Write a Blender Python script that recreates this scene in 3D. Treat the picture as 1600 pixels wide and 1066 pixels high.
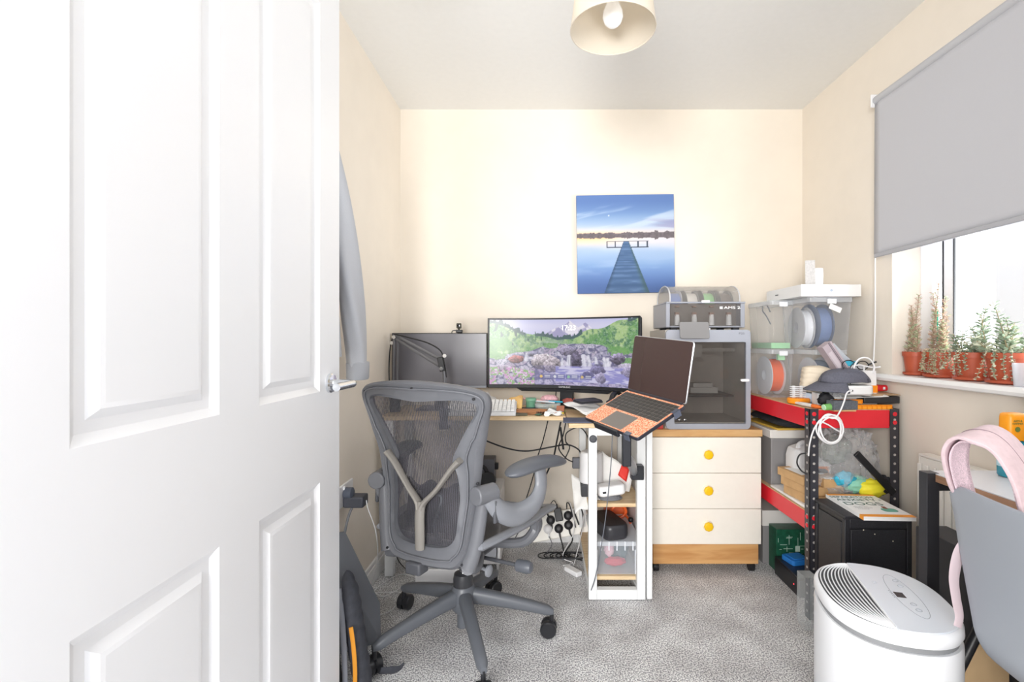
import bpy, math, random
import numpy as np
from mathutils import Matrix, Vector, noise as mnoise
random.seed(7)
PI = math.pi
scene = bpy.context.scene
for o in list(bpy.data.objects):
    bpy.data.objects.remove(o)
COL = scene.collection

# ------------------------------------------------------------------ camera
HC = 1.117                      # eye height
F = 760.0                       # focal length in pixels of the 1600 px frame
cam_d = bpy.data.cameras.new('camera')
cam_d.sensor_fit = 'HORIZONTAL'; cam_d.sensor_width = 36
cam_d.lens = F / 1600 * 36
cam_d.shift_x = -48 / 1600; cam_d.shift_y = -1 / 1600
cam_d.clip_start = .03; cam_d.clip_end = 200
cam = bpy.data.objects.new('camera', cam_d); COL.objects.link(cam)
cam.location = (0, 0, HC); cam.rotation_euler = (PI / 2, 0, 0)
scene.camera = cam

# ------------------------------------------------------------------ colour management
vs = scene.view_settings
scene.display_settings.display_device = 'sRGB'
vs.view_transform = 'Standard'; vs.look = 'None'; vs.gamma = 1; vs.use_curve_mapping = False
vs.exposure = 0.39

# ------------------------------------------------------------------ sky / daylight / added fill
W = bpy.data.worlds.new('sky'); scene.world = W; W.use_nodes = True
wn, wl = W.node_tree.nodes, W.node_tree.links
bg = wn['Background']
tc = wn.new('ShaderNodeTexCoord'); sp = wn.new('ShaderNodeSeparateXYZ')
wl.new(tc.outputs['Generated'], sp.inputs[0])
rp = wn.new('ShaderNodeValToRGB'); wl.new(sp.outputs['X'], rp.inputs[0])
rp.color_ramp.elements[0].position = 0.0; rp.color_ramp.elements[0].color = (.50, .51, .53, 1)
rp.color_ramp.elements[1].position = .75; rp.color_ramp.elements[1].color = (1.9, 2.0, 2.15, 1)
wl.new(rp.outputs[0], bg.inputs[0]); bg.inputs[1].default_value = 1.45

def area(name, loc, target, sx, sy, power, color=(1, 1, 1)):
    d = bpy.data.lights.new(name, 'AREA'); d.shape = 'RECTANGLE'; d.size = sx; d.size_y = sy
    d.energy = power; d.color = color
    o = bpy.data.objects.new(name, d); COL.objects.link(o); o.location = loc
    o.rotation_euler = (Vector(target) - Vector(loc)).to_track_quat('-Z', 'Y').to_euler()
    return o
area('daylight', (2.9, .35, .75), (-.75, 2.3, 1.55), 1.5, 1.2, 135, (.95, .98, 1))        # bright sky outside the window
area('doorway_fill', (-.62, -1.8, 1.35), (.2, 2.6, 1.8), 1.3, 1.2, 115, (1, .985, .96))    # unseen fill light added behind the doorway to brighten the room

# ------------------------------------------------------------------ materials
def lin(c):
    if isinstance(c, str):
        c = tuple(int(c[i:i + 2], 16) / 255 for i in (1, 3, 5))
    return tuple((x / 12.92 if x <= .04045 else ((x + .055) / 1.055) ** 2.4) for x in c)
MC = {}
def mat(name, c, rough=.5, metal=0., alpha=1., spec=.5, var=0., vs_=40., bump=0., bs=200., trans=0., coat=0., emit=0.):
    """procedural surface: base colour broken up by noise, optional noise bump"""
    if name in MC: return MC[name]
    m = bpy.data.materials.new(name); m.use_nodes = True
    n, l = m.node_tree.nodes, m.node_tree.links
    b = n['Principled BSDF']
    rgb = lin(c)
    b.inputs['Base Color'].default_value = (*rgb, 1)
    b.inputs['Roughness'].default_value = rough; b.inputs['Metallic'].default_value = metal
    b.inputs['Alpha'].default_value = alpha; b.inputs['Specular IOR Level'].default_value = spec
    if coat: b.inputs['Coat Weight'].default_value = coat
    if trans: b.inputs['Transmission Weight'].default_value = trans
    if emit:
        b.inputs['Emission Color'].default_value = (*rgb, 1); b.inputs['Emission Strength'].default_value = emit
    t = n.new('ShaderNodeTexCoord')
    if var:
        nz = n.new('ShaderNodeTexNoise'); nz.inputs['Scale'].default_value = vs_; nz.inputs['Detail'].default_value = 3
        l.new(t.outputs['Object'], nz.inputs['Vector'])
        r = n.new('ShaderNodeValToRGB'); l.new(nz.outputs['Fac'], r.inputs[0])
        r.color_ramp.elements[0].position = .3; r.color_ramp.elements[1].position = .7
        r.color_ramp.elements[0].color = (*[x * (1 - var) for x in rgb], 1)
        r.color_ramp.elements[1].color = (*[min(1, x * (1 + var)) for x in rgb], 1)
        l.new(r.outputs[0], b.inputs['Base Color'])
    if bump:
        nz2 = n.new('ShaderNodeTexNoise'); nz2.inputs['Scale'].default_value = bs
        l.new(t.outputs['Object'], nz2.inputs['Vector'])
        bp = n.new('ShaderNodeBump'); bp.inputs['Strength'].default_value = bump; bp.inputs['Distance'].default_value = .002
        l.new(nz2.outputs['Fac'], bp.inputs['Height']); l.new(bp.outputs[0], b.inputs['Normal'])
    MC[name] = m
    return m
def wood(name, c1, c2, axis='X', scale=14, rough=.45):
    if name in MC: return MC[name]
    m = bpy.data.materials.new(name); m.use_nodes = True
    n, l = m.node_tree.nodes, m.node_tree.links; b = n['Principled BSDF']
    t = n.new('ShaderNodeTexCoord'); mp = n.new('ShaderNodeMapping')
    s = {'X': (.12, 1, 1), 'Y': (1, .12, 1), 'Z': (1, 1, .12)}[axis]
    mp.inputs['Scale'].default_value = s; l.new(t.outputs['Object'], mp.inputs['Vector'])
    nz = n.new('ShaderNodeTexNoise'); nz.inputs['Scale'].default_value = scale * 3; nz.inputs['Detail'].default_value = 5
    nz.inputs['Distortion'].default_value = 1.2
    l.new(mp.outputs[0], nz.inputs['Vector'])
    r = n.new('ShaderNodeValToRGB'); l.new(nz.outputs['Fac'], r.inputs[0])
    r.color_ramp.elements[0].position = .35; r.color_ramp.elements[1].position = .62
    r.color_ramp.elements[0].color = (*lin(c1), 1); r.color_ramp.elements[1].color = (*lin(c2), 1)
    l.new(r.outputs[0], b.inputs['Base Color']); b.inputs['Roughness'].default_value = rough
    MC[name] = m
    return m
def paintmat(name, emit=0., rough=.5, coat=0.):
    """shows the per-vertex picture called 'paint' (a printed or displayed image)"""
    m = bpy.data.materials.new(name); m.use_nodes = True
    n, l = m.node_tree.nodes, m.node_tree.links; b = n['Principled BSDF']
    a = n.new('ShaderNodeAttribute'); a.attribute_name = 'paint'
    if emit:
        l.new(a.outputs['Color'], b.inputs['Emission Color']); b.inputs['Emission Strength'].default_value = emit
        b.inputs['Base Color'].default_value = (.01, .01, .012, 1)
    else: l.new(a.outputs['Color'], b.inputs['Base Color'])
    b.inputs['Roughness'].default_value = rough; b.inputs['Coat Weight'].default_value = coat
    return m
def clear(name, c, a=.25, rough=.12):
    """thin see-through plastic or glass sheet"""
    if name in MC: return MC[name]
    m = bpy.data.materials.new(name); m.use_nodes = True
    n, l = m.node_tree.nodes, m.node_tree.links; b = n['Principled BSDF']
    b.inputs['Base Color'].default_value = (*lin(c), 1); b.inputs['Roughness'].default_value = rough
    b.inputs['Specular IOR Level'].default_value = .6
    tr = n.new('ShaderNodeBsdfTransparent'); mx = n.new('ShaderNodeMixShader')
    lw = n.new('ShaderNodeLayerWeight'); lw.inputs[0].default_value = .35
    mm = n.new('ShaderNodeMath'); mm.operation = 'MULTIPLY_ADD'; mm.use_clamp = True
    l.new(lw.outputs['Facing'], mm.inputs[0]); mm.inputs[1].default_value = .5; mm.inputs[2].default_value = a
    l.new(mm.outputs[0], mx.inputs[0]); l.new(tr.outputs[0], mx.inputs[1]); l.new(b.outputs[0], mx.inputs[2])
    l.new(mx.outputs[0], n['Material Output'].inputs[0])
    MC[name] = m
    return m

# ------------------------------------------------------------------ mesh builder
def rotz(a): return Matrix.Rotation(a, 4, 'Z')
def rotx(a): return Matrix.Rotation(a, 4, 'X')
def roty(a): return Matrix.Rotation(a, 4, 'Y')
def T(x, y=0, z=0): return Matrix.Translation((x, y, z))
def frame(o, z, x=None):
    z = Vector(z).normalized()
    x = Vector(x) if x is not None else (Vector((1, 0, 0)) if abs(z.x) < .9 else Vector((0, 1, 0)))
    x = (x - z * x.dot(z)).normalized(); y = z.cross(x)
    m = Matrix((x, y, z)).transposed().to_4x4(); m.translation = Vector(o)
    return m
def rrect(w, h, r, n=5):
    r = min(r, w / 2 - 1e-5, h / 2 - 1e-5); P = []
    for cx, cy, a0 in ((w / 2 - r, h / 2 - r, 0), (-w / 2 + r, h / 2 - r, 90), (-w / 2 + r, -h / 2 + r, 180), (w / 2 - r, -h / 2 + r, 270)):
        for k in range(n + 1):
            a = math.radians(a0 + 90 * k / n); P.append((cx + r * math.cos(a), cy + r * math.sin(a)))
    return P
def spline(pts, n=8, closed=False):
    P = [Vector(p) for p in pts]; N = len(P); out = []
    for i in range(N if closed else N - 1):
        if closed: a, b, c, d = P[(i - 1) % N], P[i], P[(i + 1) % N], P[(i + 2) % N]
        else: a, b, c, d = P[max(i - 1, 0)], P[i], P[i + 1], P[min(i + 2, N - 1)]
        for k in range(n):
            t = k / n
            out.append(.5 * ((2 * b) + (c - a) * t + (2 * a - 5 * b + 4 * c - d) * t * t + (3 * b - a - 3 * c + d) * t ** 3))
    if not closed: out.append(P[-1])
    return out
class MB:
    def __init__(s): s.v = []; s.f = []; s.mi = []; s.cur = 0; s.M = Matrix.Identity(4)
    def add(s, vs_, fs, M=None):
        k = len(s.v); M = s.M @ M if M is not None else s.M
        s.v += [tuple(M @ Vector(p)) for p in vs_]
        s.f += [tuple(k + i for i in f) for f in fs]; s.mi += [s.cur] * len(fs)
        return s
    def box(s, x0, x1, y0, y1, z0, z1, M=None):
        return s.add([(x0, y0, z0), (x1, y0, z0), (x1, y1, z0), (x0, y1, z0), (x0, y0, z1), (x1, y0, z1), (x1, y1, z1), (x0, y1, z1)],
                     [(3, 2, 1, 0), (4, 5, 6, 7), (0, 1, 5, 4), (1, 2, 6, 5), (2, 3, 7, 6), (3, 0, 4, 7)], M)
    def cbox(s, w, d, h, M=None): return s.box(-w / 2, w / 2, -d / 2, d / 2, -h / 2, h / 2, M)
    def prism(s, poly, z0, z1, M=None, cap=True):
        n = len(poly)
        v = [(x, y, z0) for x, y in poly] + [(x, y, z1) for x, y in poly]
        f = [(i, (i + 1) % n, n + (i + 1) % n, n + i) for i in range(n)]
        if cap: f += [tuple(range(n - 1, -1, -1)), tuple(range(n, 2 * n))]
        return s.add(v, f, M)
    def loft(s, loops, M=None, cap=True, closed=True):
        n = len(loops[0]); v = [tuple(p) for L in loops for p in L]; f = []
        for a in range(len(loops) - 1):
            for i in range(n if closed else n - 1):
                f.append((a * n + i, a * n + (i + 1) % n, (a + 1) * n + (i + 1) % n, (a + 1) * n + i))
        if cap: f += [tuple(range(n - 1, -1, -1)), tuple(range((len(loops) - 1) * n, len(loops) * n))]
        return s.add(v, f, M)
    def lathe(s, prof, M=None, seg=28, cap=True):
        return s.loft([[(r * math.cos(2 * PI * i / seg), r * math.sin(2 * PI * i / seg), z) for i in range(seg)] for r, z in prof], M, cap)
    def cyl(s, p0, p1, r0, r1=None, seg=20):
        p0, p1 = Vector(p0), Vector(p1); r1 = r0 if r1 is None else r1
        return s.lathe([(r0, 0), (r1, (p1 - p0).length)], frame(p0, p1 - p0), seg)
    def tube(s, pts, r, seg=8, closed=False, flat=1., up=(0, 0, 1), sm=0):
        if sm: pts = spline(pts, sm, closed)
        P = [Vector(p) for p in pts]; N = len(P); loops = []
        up = Vector(up); prev = None
        for i, p in enumerate(P):
            t = (P[(i + 1) % N] - P[i - 1]) if closed else (P[min(i + 1, N - 1)] - P[max(i - 1, 0)])
            t = t.normalized() if t.length > 1e-9 else Vector((0, 0, 1))
            if prev is None:
                a = up - t * up.dot(t)
                if a.length < 1e-3: a = Vector((1, 0, 0)) - t * t.x
            else: a = prev - t * prev.dot(t)
            if a.length < 1e-6: a = Vector((0, 1, 0)) - t * t.y
            a.normalize(); prev = a; b = t.cross(a)
            rr = r[min(int(i * len(r) / N), len(r) - 1)] if isinstance(r, (list, tuple)) else r
            if isinstance(r, (list, tuple)) and len(r) > 1:
                q = i / (N - 1) * (len(r) - 1); j = min(int(q), len(r) - 2); rr = r[j] + (r[j + 1] - r[j]) * (q - j)
            loops.append([p + (a * math.cos(2 * PI * k / seg) + b * math.sin(2 * PI * k / seg) * flat) * rr for k in range(seg)])
        if closed:
            loops.append(loops[0]); return s.loft(loops, None, False)
        return s.loft(loops)
    def grid(s, fn, nu, nv, M=None, wrap=False):
        v = [fn(i / nu, j / nv) for j in range(nv + 1) for i in range(nu + 1)]
        f = [(j * (nu + 1) + i, j * (nu + 1) + i + 1, (j + 1) * (nu + 1) + i + 1, (j + 1) * (nu + 1) + i) for j in range(nv) for i in range(nu)]
        return s.add(v, f, M)
    def sphere(s, c, r, seg=20, rings=12, sc=(1, 1, 1), fn=None):
        L = []
        for j in range(1, rings):
            a = PI * j / rings - PI / 2
            L.append([(math.cos(a) * math.cos(2 * PI * i / seg), math.cos(a) * math.sin(2 * PI * i / seg), math.sin(a)) for i in range(seg)])
        out = []
        for l in L:
            q = []
            for p in l:
                k = fn(Vector(p)) if fn else 1
                q.append((c[0] + p[0] * r * sc[0] * k, c[1] + p[1] * r * sc[1] * k, c[2] + p[2] * r * sc[2] * k))
            out.append(q)
        return s.loft(out)
    def text(s, txt, size, M, depth=.0006, sx=1., shear=0., align='CENTER'):
        cu = bpy.data.curves.new('t', 'FONT'); cu.body = txt; cu.size = size; cu.extrude = depth; cu.align_x = align; cu.align_y = 'CENTER'
        cu.shear = shear; cu.resolution_u = 3
        o = bpy.data.objects.new('t', cu); COL.objects.link(o); bpy.context.view_layer.update()
        me = bpy.data.meshes.new_from_object(o.evaluated_get(bpy.context.evaluated_depsgraph_get()))
        s.add([(v.co.x * sx, v.co.y, v.co.z) for v in me.vertices], [tuple(p.vertices) for p in me.polygons], M)
        bpy.data.objects.remove(o); bpy.data.meshes.remove(me); bpy.data.curves.remove(cu)
        return s
    def split(s):
        """one builder per connected piece"""
        p = list(range(len(s.v)))
        def find(a):
            while p[a] != a: p[a] = p[p[a]]; a = p[a]
            return a
        for f in s.f:
            for q in f[1:]: p[find(q)] = find(f[0])
        groups = {}
        for f, mi in zip(s.f, s.mi): groups.setdefault(find(f[0]), []).append((f, mi))
        out = []
        for fs in groups.values():
            ids = sorted({i for f, _ in fs for i in f}); k = {i: j for j, i in enumerate(ids)}
            b = MB(); b.v = [s.v[i] for i in ids]; b.f = [tuple(k[i] for i in f) for f, _ in fs]; b.mi = [m_ for _, m_ in fs]; out.append(b)
        return out
    def each(s, name, m, parent=None, **k): return [b.build(name, m, parent, **k) for b in s.split()]
    def build(s, name, m, parent=None, bevel=0., smooth=35, world=False, inv=None, thick=0., seg=2, sub=0):
        me = bpy.data.meshes.new(name)
        v = s.v
        if world and parent is not None:
            im = parent.matrix_basis.inverted(); v = [tuple(im @ Vector(p)) for p in v]
        me.from_pydata(v, [], s.f); me.validate()
        for x in (m if isinstance(m, (list, tuple)) else [m]): me.materials.append(x)
        if len(me.polygons) == len(s.mi): me.polygons.foreach_set('material_index', s.mi)
        if smooth:
            me.polygons.foreach_set('use_smooth', [True] * len(me.polygons))
            me.set_sharp_from_angle(angle=math.radians(smooth))
        me.update()
        o = bpy.data.objects.new(name, me); COL.objects.link(o)
        if parent is not None: o.parent = parent
        if thick:
            k = o.modifiers.new('thickness', 'SOLIDIFY'); k.thickness = thick; k.offset = 0
        if bevel:
            k = o.modifiers.new('bevel', 'BEVEL'); k.width = bevel; k.segments = seg; k.limit_method = 'ANGLE'; k.angle_limit = math.radians(40)
        if sub:
            k = o.modifiers.new('sub', 'SUBSURF'); k.levels = sub; k.render_levels = sub
        return o
def tag(o, label, cat, group=None, kind=None):
    o['label'] = label; o['category'] = cat
    if group: o['group'] = group
    if kind: o['kind'] = kind
    return o
def thing(name, label, cat, loc=(0, 0, 0), rz=0, group=None, M=None):
    o = bpy.data.objects.new(name, None); COL.objects.link(o); o.empty_display_size = .05
    if M is not None: o.matrix_basis = M
    else: o.location = loc; o.rotation_euler = (0, 0, rz)
    o.matrix_basis = M if M is not None else Matrix.Translation(loc) @ rotz(rz)
    return tag(o, label, cat, group)
def solo(mb, name, m, label, cat, loc=(0, 0, 0), rz=0, group=None, M=None, world=False, **k):
    """a thing that is one mesh; geometry local to loc unless world"""
    Mx = M if M is not None else Matrix.Translation(loc) @ rotz(rz)
    if world:
        im = Mx.inverted(); mb.v = [tuple(im @ Vector(p)) for p in mb.v]
    o = mb.build(name, m, None, **k); o.matrix_basis = Mx
    return tag(o, label, cat, group)
def struct(mb, name, m, parent=None, **k):
    o = mb.build(name, m, parent, **k)
    if parent is None: o['kind'] = 'structure'
    return o
def copy_tree(o, M=None, parent=None, label=None):
    c = o.copy(); COL.objects.link(c)
    if parent is not None: c.parent = parent
    if M is not None: c.matrix_basis = M
    if label: c['label'] = label
    for ch in [x for x in bpy.data.objects if x.parent == o]: copy_tree(ch, None, c)
    return c
def at(px, py, Y): return Vector(((px - 848) / F * Y, Y, HC - (py - 532) / F * Y))
def nz(p, s=1.): return mnoise.noise(Vector(p) * s)

# common materials
WHITE = mat('white_plastic', '#f4f4f6', .35); BLACK = mat('black_plastic', '#1d1e22', .4); DARK = mat('dark_rubber', '#2c2d31', .7)
GREY = mat('grey_plastic', '#8c8f96', .45); CHROME = mat('chrome', '#dfe2e6', .12, 1); WHITEMET = mat('white_metal', '#eef0f1', .4)
PAPER = mat('paper', '#f7f6f4', .8, var=.02); CARD = mat('cardboard', '#c9a273', .85, var=.08, vs_=30)
# ================================================================== THE ROOM
XL, XR, YB, ZC = -.790, 1.441, 2.70, 2.40
YF = -.2
WALL = mat('cream_wall_paint', '#f2e9dc', .85, var=.015, vs_=8, bump=.05, bs=300)
CEIL = mat('ceiling_paint', '#f3f3f1', .9, var=.01)
GLOSSW = mat('white_gloss_paint', '#f5f5f5', .3)
# carpet: grey twist pile, mottled and speckled
m = bpy.data.materials.new('grey_carpet'); m.use_nodes = True
n, l = m.node_tree.nodes, m.node_tree.links; b = n['Principled BSDF']
t = n.new('ShaderNodeTexCoord')
n1 = n.new('ShaderNodeTexNoise'); n1.inputs['Scale'].default_value = 190; n1.inputs['Detail'].default_value = 2
n2 = n.new('ShaderNodeTexNoise'); n2.inputs['Scale'].default_value = 7; n2.inputs['Detail'].default_value = 4
for q in (n1, n2): l.new(t.outputs['Object'], q.inputs['Vector'])
r1 = n.new('ShaderNodeValToRGB'); l.new(n1.outputs['Fac'], r1.inputs[0])
r1.color_ramp.elements[0].position = .41; r1.color_ramp.elements[1].position = .58
r1.color_ramp.elements[0].color = (*lin('#97979c'), 1); r1.color_ramp.elements[1].color = (*lin('#ffffff'), 1)
r2 = n.new('ShaderNodeValToRGB'); l.new(n2.outputs['Fac'], r2.inputs[0])
r2.color_ramp.elements[0].position = .35; r2.color_ramp.elements[1].position = .65
r2.color_ramp.elements[0].color = (.72, .71, .71, 1); r2.color_ramp.elements[1].color = (1, 1, 1, 1)
mx = n.new('ShaderNodeMix'); mx.data_type = 'RGBA'; mx.blend_type = 'MULTIPLY'; mx.inputs[0].default_value = 1
l.new(r1.outputs[0], mx.inputs[6]); l.new(r2.outputs[0], mx.inputs[7]); l.new(mx.outputs[2], b.inputs['Base Color'])
bp = n.new('ShaderNodeBump'); bp.inputs['Strength'].default_value = .6; bp.inputs['Distance'].default_value = .004
l.new(n1.outputs['Fac'], bp.inputs['Height']); l.new(bp.outputs[0], b.inputs['Normal']); b.inputs['Roughness'].default_value = .95
CARPET = m
struct(MB().box(-1.0, XR + .15, YF - .6, YB + .1, -.1, 0), 'floor', CARPET, smooth=0)
struct(MB().box(-1.0, XR + .3, YF, YB + .1, ZC, ZC + .1), 'ceiling', CEIL, smooth=0)
struct(MB().box(XL - .1, XL, YF, YB, 0, ZC), 'wall_left', WALL, smooth=0)
struct(MB().box(XL - .1, XR + .1, YB, YB + .1, 0, ZC), 'wall_back', WALL, smooth=0)
struct(MB().box(.34, XR + .26, YF - .1, YF, 0, ZC), 'wall_front', WALL, smooth=0)
# right wall with the window opening (Y .62..2.006, Z .97..2.12)
WY0, WY1, WZ0, WZ1 = .62, 2.006, .955, 2.12
w = MB()
w.box(XR, XR + .26, YF, WY0, 0, ZC); w.box(XR, XR + .26, WY1, YB + .1, 0, ZC)
w.box(XR, XR + .26, WY0, WY1, 0, WZ0); w.box(XR, XR + .26, WY0, WY1, WZ1, ZC)
struct(w, 'wall_right', WALL, smooth=0)
def skirt(name, x0, x1, y0, y1):
    s = MB(); s.box(x0, x1, y0, y1, 0, .075)
    if x1 - x0 < .1: s.box(x0 if x0 < 0 else x0 + .005, x1 - .005 if x0 < 0 else x1, y0, y1, .075, .095)
    else: s.box(x0, x1, y0 + .005, y1, .075, .095)
    struct(s, name, GLOSSW, bevel=.003)
skirt('baseboard_left', XL, XL + .016, YF, YB); skirt('baseboard_back', XL + .016, XR - .016, YB - .016, YB); skirt('baseboard_right', XR - .016, XR, YF, YB)

# window: white frame, mullions, glass
win = MB(); fx0, fx1 = XR + .115, XR + .175
FZ0, FZ1 = WZ0 + .02, WZ1
win.box(fx0, fx1, WY1 - .065, WY1, FZ0 + .05, FZ1 - .06); win.box(fx0, fx1, WY0, WY0 + .05, FZ0 + .05, FZ1 - .06)
win.box(fx0, fx1, WY0, WY1, FZ0, FZ0 + .05); win.box(fx0, fx1, WY0, WY1, FZ1 - .06, FZ1)
UPVC = mat('white_upvc', '#f8f8fa', .3)
wo = struct(win, 'window_1', UPVC, bevel=.004)
s_ = MB(); s_.box(fx0 + .004, fx1 + .01, 1.845, 1.895, FZ0 + .05, FZ1 - .06); s_.box(fx0 + .004, fx1 + .01, 1.17, 1.24, FZ0 + .05, FZ1 - .06)
s_.build('mullion', UPVC, wo, bevel=.004)
g_ = MB()
for y in (1.8945, 1.8445): g_.box(fx0 + .001, fx0 + .008, y - .002, y + .002, FZ0 + .05, FZ1 - .06)
g_.build('gasket', BLACK, wo)
MB().box(fx0 + .03, fx0 + .034, WY0 + .03, WY1 - .05, FZ0 + .03, FZ1 - .03).build('glass', clear('window_glass', '#ffffff', .03, .02), wo)
sill = MB(); prof = [(XR + .2, WZ0), (XR + .2, WZ0 + .022), (1.405, WZ0 + .022), (1.397, WZ0 + .016), (1.394, WZ0 + .008), (1.397, WZ0 - .002), (1.405, WZ0 - .006), (XR - .001, WZ0 - .006), (XR - .001, WZ0)]
sill.loft([[(x, y, z) for x, z in prof] for y in (WY0 - .05, 2.065)])
SZ = WZ0 + .022
struct(sill, 'window_sill', GLOSSW)

# neighbouring house outside the window
nb = thing('neighbouring_house', 'pale house front with grey-framed windows seen through the bright window', 'building', (9.5, 3.2, -2.6))
h = MB(); h.box(0, .4, -6, 7, 0, 7.0); h.build('wall', mat('pale_render', '#f2efee', .9), nb)
for yy, zz in ((-.9, 3.6), (1.5, 3.6), (4, 3.6), (-.9, 1.0), (1.5, 1.0)):
    q = MB(); q.box(-.05, 0, yy, yy + 1.1, zz, zz + 1.3)
    f_ = q.build('window_frame', mat('pale_lilac_frame', '#d9d7e6', .6), nb)
    p = MB(); p.box(-.06, -.05, yy + .1, yy + .5, zz + .1, zz + 1.2); p.box(-.06, -.05, yy + .6, yy + 1.0, zz + .1, zz + 1.2)
    p.build('pane', mat('lilac_pane', '#c4c5da', .2), f_)

# roller blind (outside the recess)
bl = thing('roller_blind', 'grey fabric roller blind pulled half down over the window', 'blind', (1.40, 1.35, 2.134))
def blf(u, v):
    y = .72 + u * (2.05 - .72); z = 1.478 + v * (2.12 - 1.478)
    return (1.40 + .004 * math.sin(y * 5) * (1 - v), y, z)
MB().grid(blf, 40, 24).build('fabric', mat('grey_blackout_fabric', '#c9cad0', .9, var=.015, vs_=900), bl, world=True, thick=.002)
MB().box(1.395, 1.405, .72, 2.05, 1.465, 1.482).build('bottom_bar', mat('grey_bar_fabric', '#b6b7bd', .8), bl, world=True, bevel=.003)
MB().cyl((1.408, .71, 2.128), (1.408, 2.055, 2.128), .018).build('roller_tube', mat('grey_tube', '#c4c5ca', .7), bl, world=True)
MB().box(1.385, 1.44, 2.0505, 2.057, 2.10, 2.155).build('bracket', WHITE, bl, world=True, bevel=.002)
c = MB(); c.tube([(1.412, 2.063, 2.11), (1.41, 2.063, 1.6), (1.412, 2.066, 1.2), (1.405, 2.068, .95), (1.40, 2.03, .885), (1.385, 1.985, .872)], .0028, 6, sm=6)
c.build('pull_cord', WHITE, bl, world=True)

# ------------------------------------------------------------------ the door, open flat along the left wall
DX, DY0, DY1, DH = -.573, .47, 1.37, 2.09
dr = MB(); pan = [(.589, .862), (.983, 1.251)]; rows = [(.20, .752), (.985, 1.985)]
ys = [DY0, .589, .862, .983, 1.251, DY1]; zs = [.004, .20, .752, .985, 1.985, DH]
def face(X, sgn):
    for i in range(5):
        for j in range(5):
            y0, y1, z0, z1 = ys[i], ys[i + 1], zs[j], zs[j + 1]
            if i in (1, 3) and j in (1, 3):
                ins = [(0, 0), (.005, .004), (.014, .009), (.030, .010), (.043, .002), (.050, .001)]
                L = [[(X - sgn * d, a, b_) for a, b_ in ((y0 + t_, z0 + t_), (y1 - t_, z0 + t_), (y1 - t_, z1 - t_), (y0 + t_, z1 - t_))] for t_, d in ins]
                if sgn < 0: L = [l_[::-1] for l_ in L]
                k = MB(); k.loft(L, cap=False); dr.add(k.v, k.f)
                q = L[-1]; dr.add(q, [(0, 1, 2, 3)])
            else:
                q = [(X, y0, z0), (X, y1, z0), (X, y1, z1), (X, y0, z1)]
                dr.add(q if sgn > 0 else q[::-1], [(0, 1, 2, 3)])
face(DX, 1); face(DX - .036, -1)
for a, b_ in (((DY0, zs[0]), (DY1, zs[0])), ((DY1, zs[0]), (DY1, DH)), ((DY1, DH), (DY0, DH)), ((DY0, DH), (DY0, zs[0]))):
    dr.add([(DX, *a), (DX - .036, *a), (DX - .036, *b_), (DX, *b_)], [(0, 1, 2, 3)])
door = struct(dr, 'door_1', mat('white_door_paint', '#f3f4f7', .32, bump=.03, bs=60), smooth=20)
hd = MB(); hz, hy = 1.002, 1.308
hd.lathe([(.026, 0), (.026, .006), (.023, .010), (.010, .011), (.009, .012)], frame((DX, hy, hz), (1, 0, 0)))
hd.tube([(DX + .008, hy, hz), (DX + .05, hy, hz), (DX + .062, hy - .004, hz), (DX + .068, hy - .016, hz), (DX + .069, hy - .03, hz), (DX + .069, hy - .12, hz)], .0098, 16, sm=3)
hd.build('door_handle', CHROME, door)
kh = MB(); kh.lathe([(.026, 0), (.026, .006), (.010, .011)], frame((DX - .036, hy, hz), (-1, 0, 0)))
kh.tube([(DX - .044, hy, hz), (DX - .085, hy, hz), (DX - .095, hy - .03, hz), (DX - .095, hy - .12, hz)], .0095, 12, sm=3)
kh.build('door_handle', CHROME, door)

# ------------------------------------------------------------------ pendant lamp
px_, py_ = .2075, 1.44
pl = thing('pendant_lamp', 'cream drum pendant lampshade with white bulb hanging from the ceiling', 'lamp', (px_, py_, ZC))
SH = mat('cream_shade_fabric', '#f3ebdd', .9, trans=0, var=.01)
n, l = SH.node_tree.nodes, SH.node_tree.links
tl = n.new('ShaderNodeBsdfTranslucent'); tl.inputs[0].default_value = (*lin('#f5ecdd'), 1); mx = n.new('ShaderNodeMixShader'); mx.inputs[0].default_value = .4
l.new(n['Principled BSDF'].outputs[0], mx.inputs[1]); l.new(tl.outputs[0], mx.inputs[2]); l.new(mx.outputs[0], n['Material Output'].inputs[0])
s = MB(); s.lathe([(.125, 0), (.1, .19)], seg=64, cap=False); s.build('lampshade', SH, pl, thick=.0015).location = (0, 0, 2.035 - ZC)
s = MB(); s.tube([(.125 * math.cos(a), .125 * math.sin(a), 2.036 - ZC) for a in [2 * PI * i / 64 for i in range(64)]], .0018, 6, closed=True)
s.tube([(.1 * math.cos(a), .1 * math.sin(a), 2.224 - ZC) for a in [2 * PI * i / 48 for i in range(48)]], .0018, 6, closed=True)
for k in range(3):
    a = 2 * PI * k / 3 + .4; s.cyl((0, 0, 2.17 - ZC), (.1 * math.cos(a), .1 * math.sin(a), 2.222 - ZC), .0015)
s.each('shade_ring', mat('cream_trim', '#d9cfbf', .7), pl)
s = MB(); s.lathe([(.001, 0), (.014, .002), (.024, .011), (.030, .026), (.029, .042), (.022, .06), (.016, .075), (.0145, .09)], seg=28); b_ = s.build('bulb', mat('frosted_bulb', '#ffffff', .15, emit=.12), pl); b_.location = (0, 0, 2.046 - ZC)
s = MB(); s.cyl((0, 0, 2.125 - ZC), (0, 0, 2.19 - ZC), .02); s.build('lampholder', WHITE, pl, bevel=.002)
s = MB(); s.tube([(0, 0, 2.19 - ZC), (0, 0, -.03)], .003); s.lathe([(.05, -.03), (.05, -.003), (.045, 0)]) ; s.build('ceiling_rose', WHITE, pl)

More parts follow.
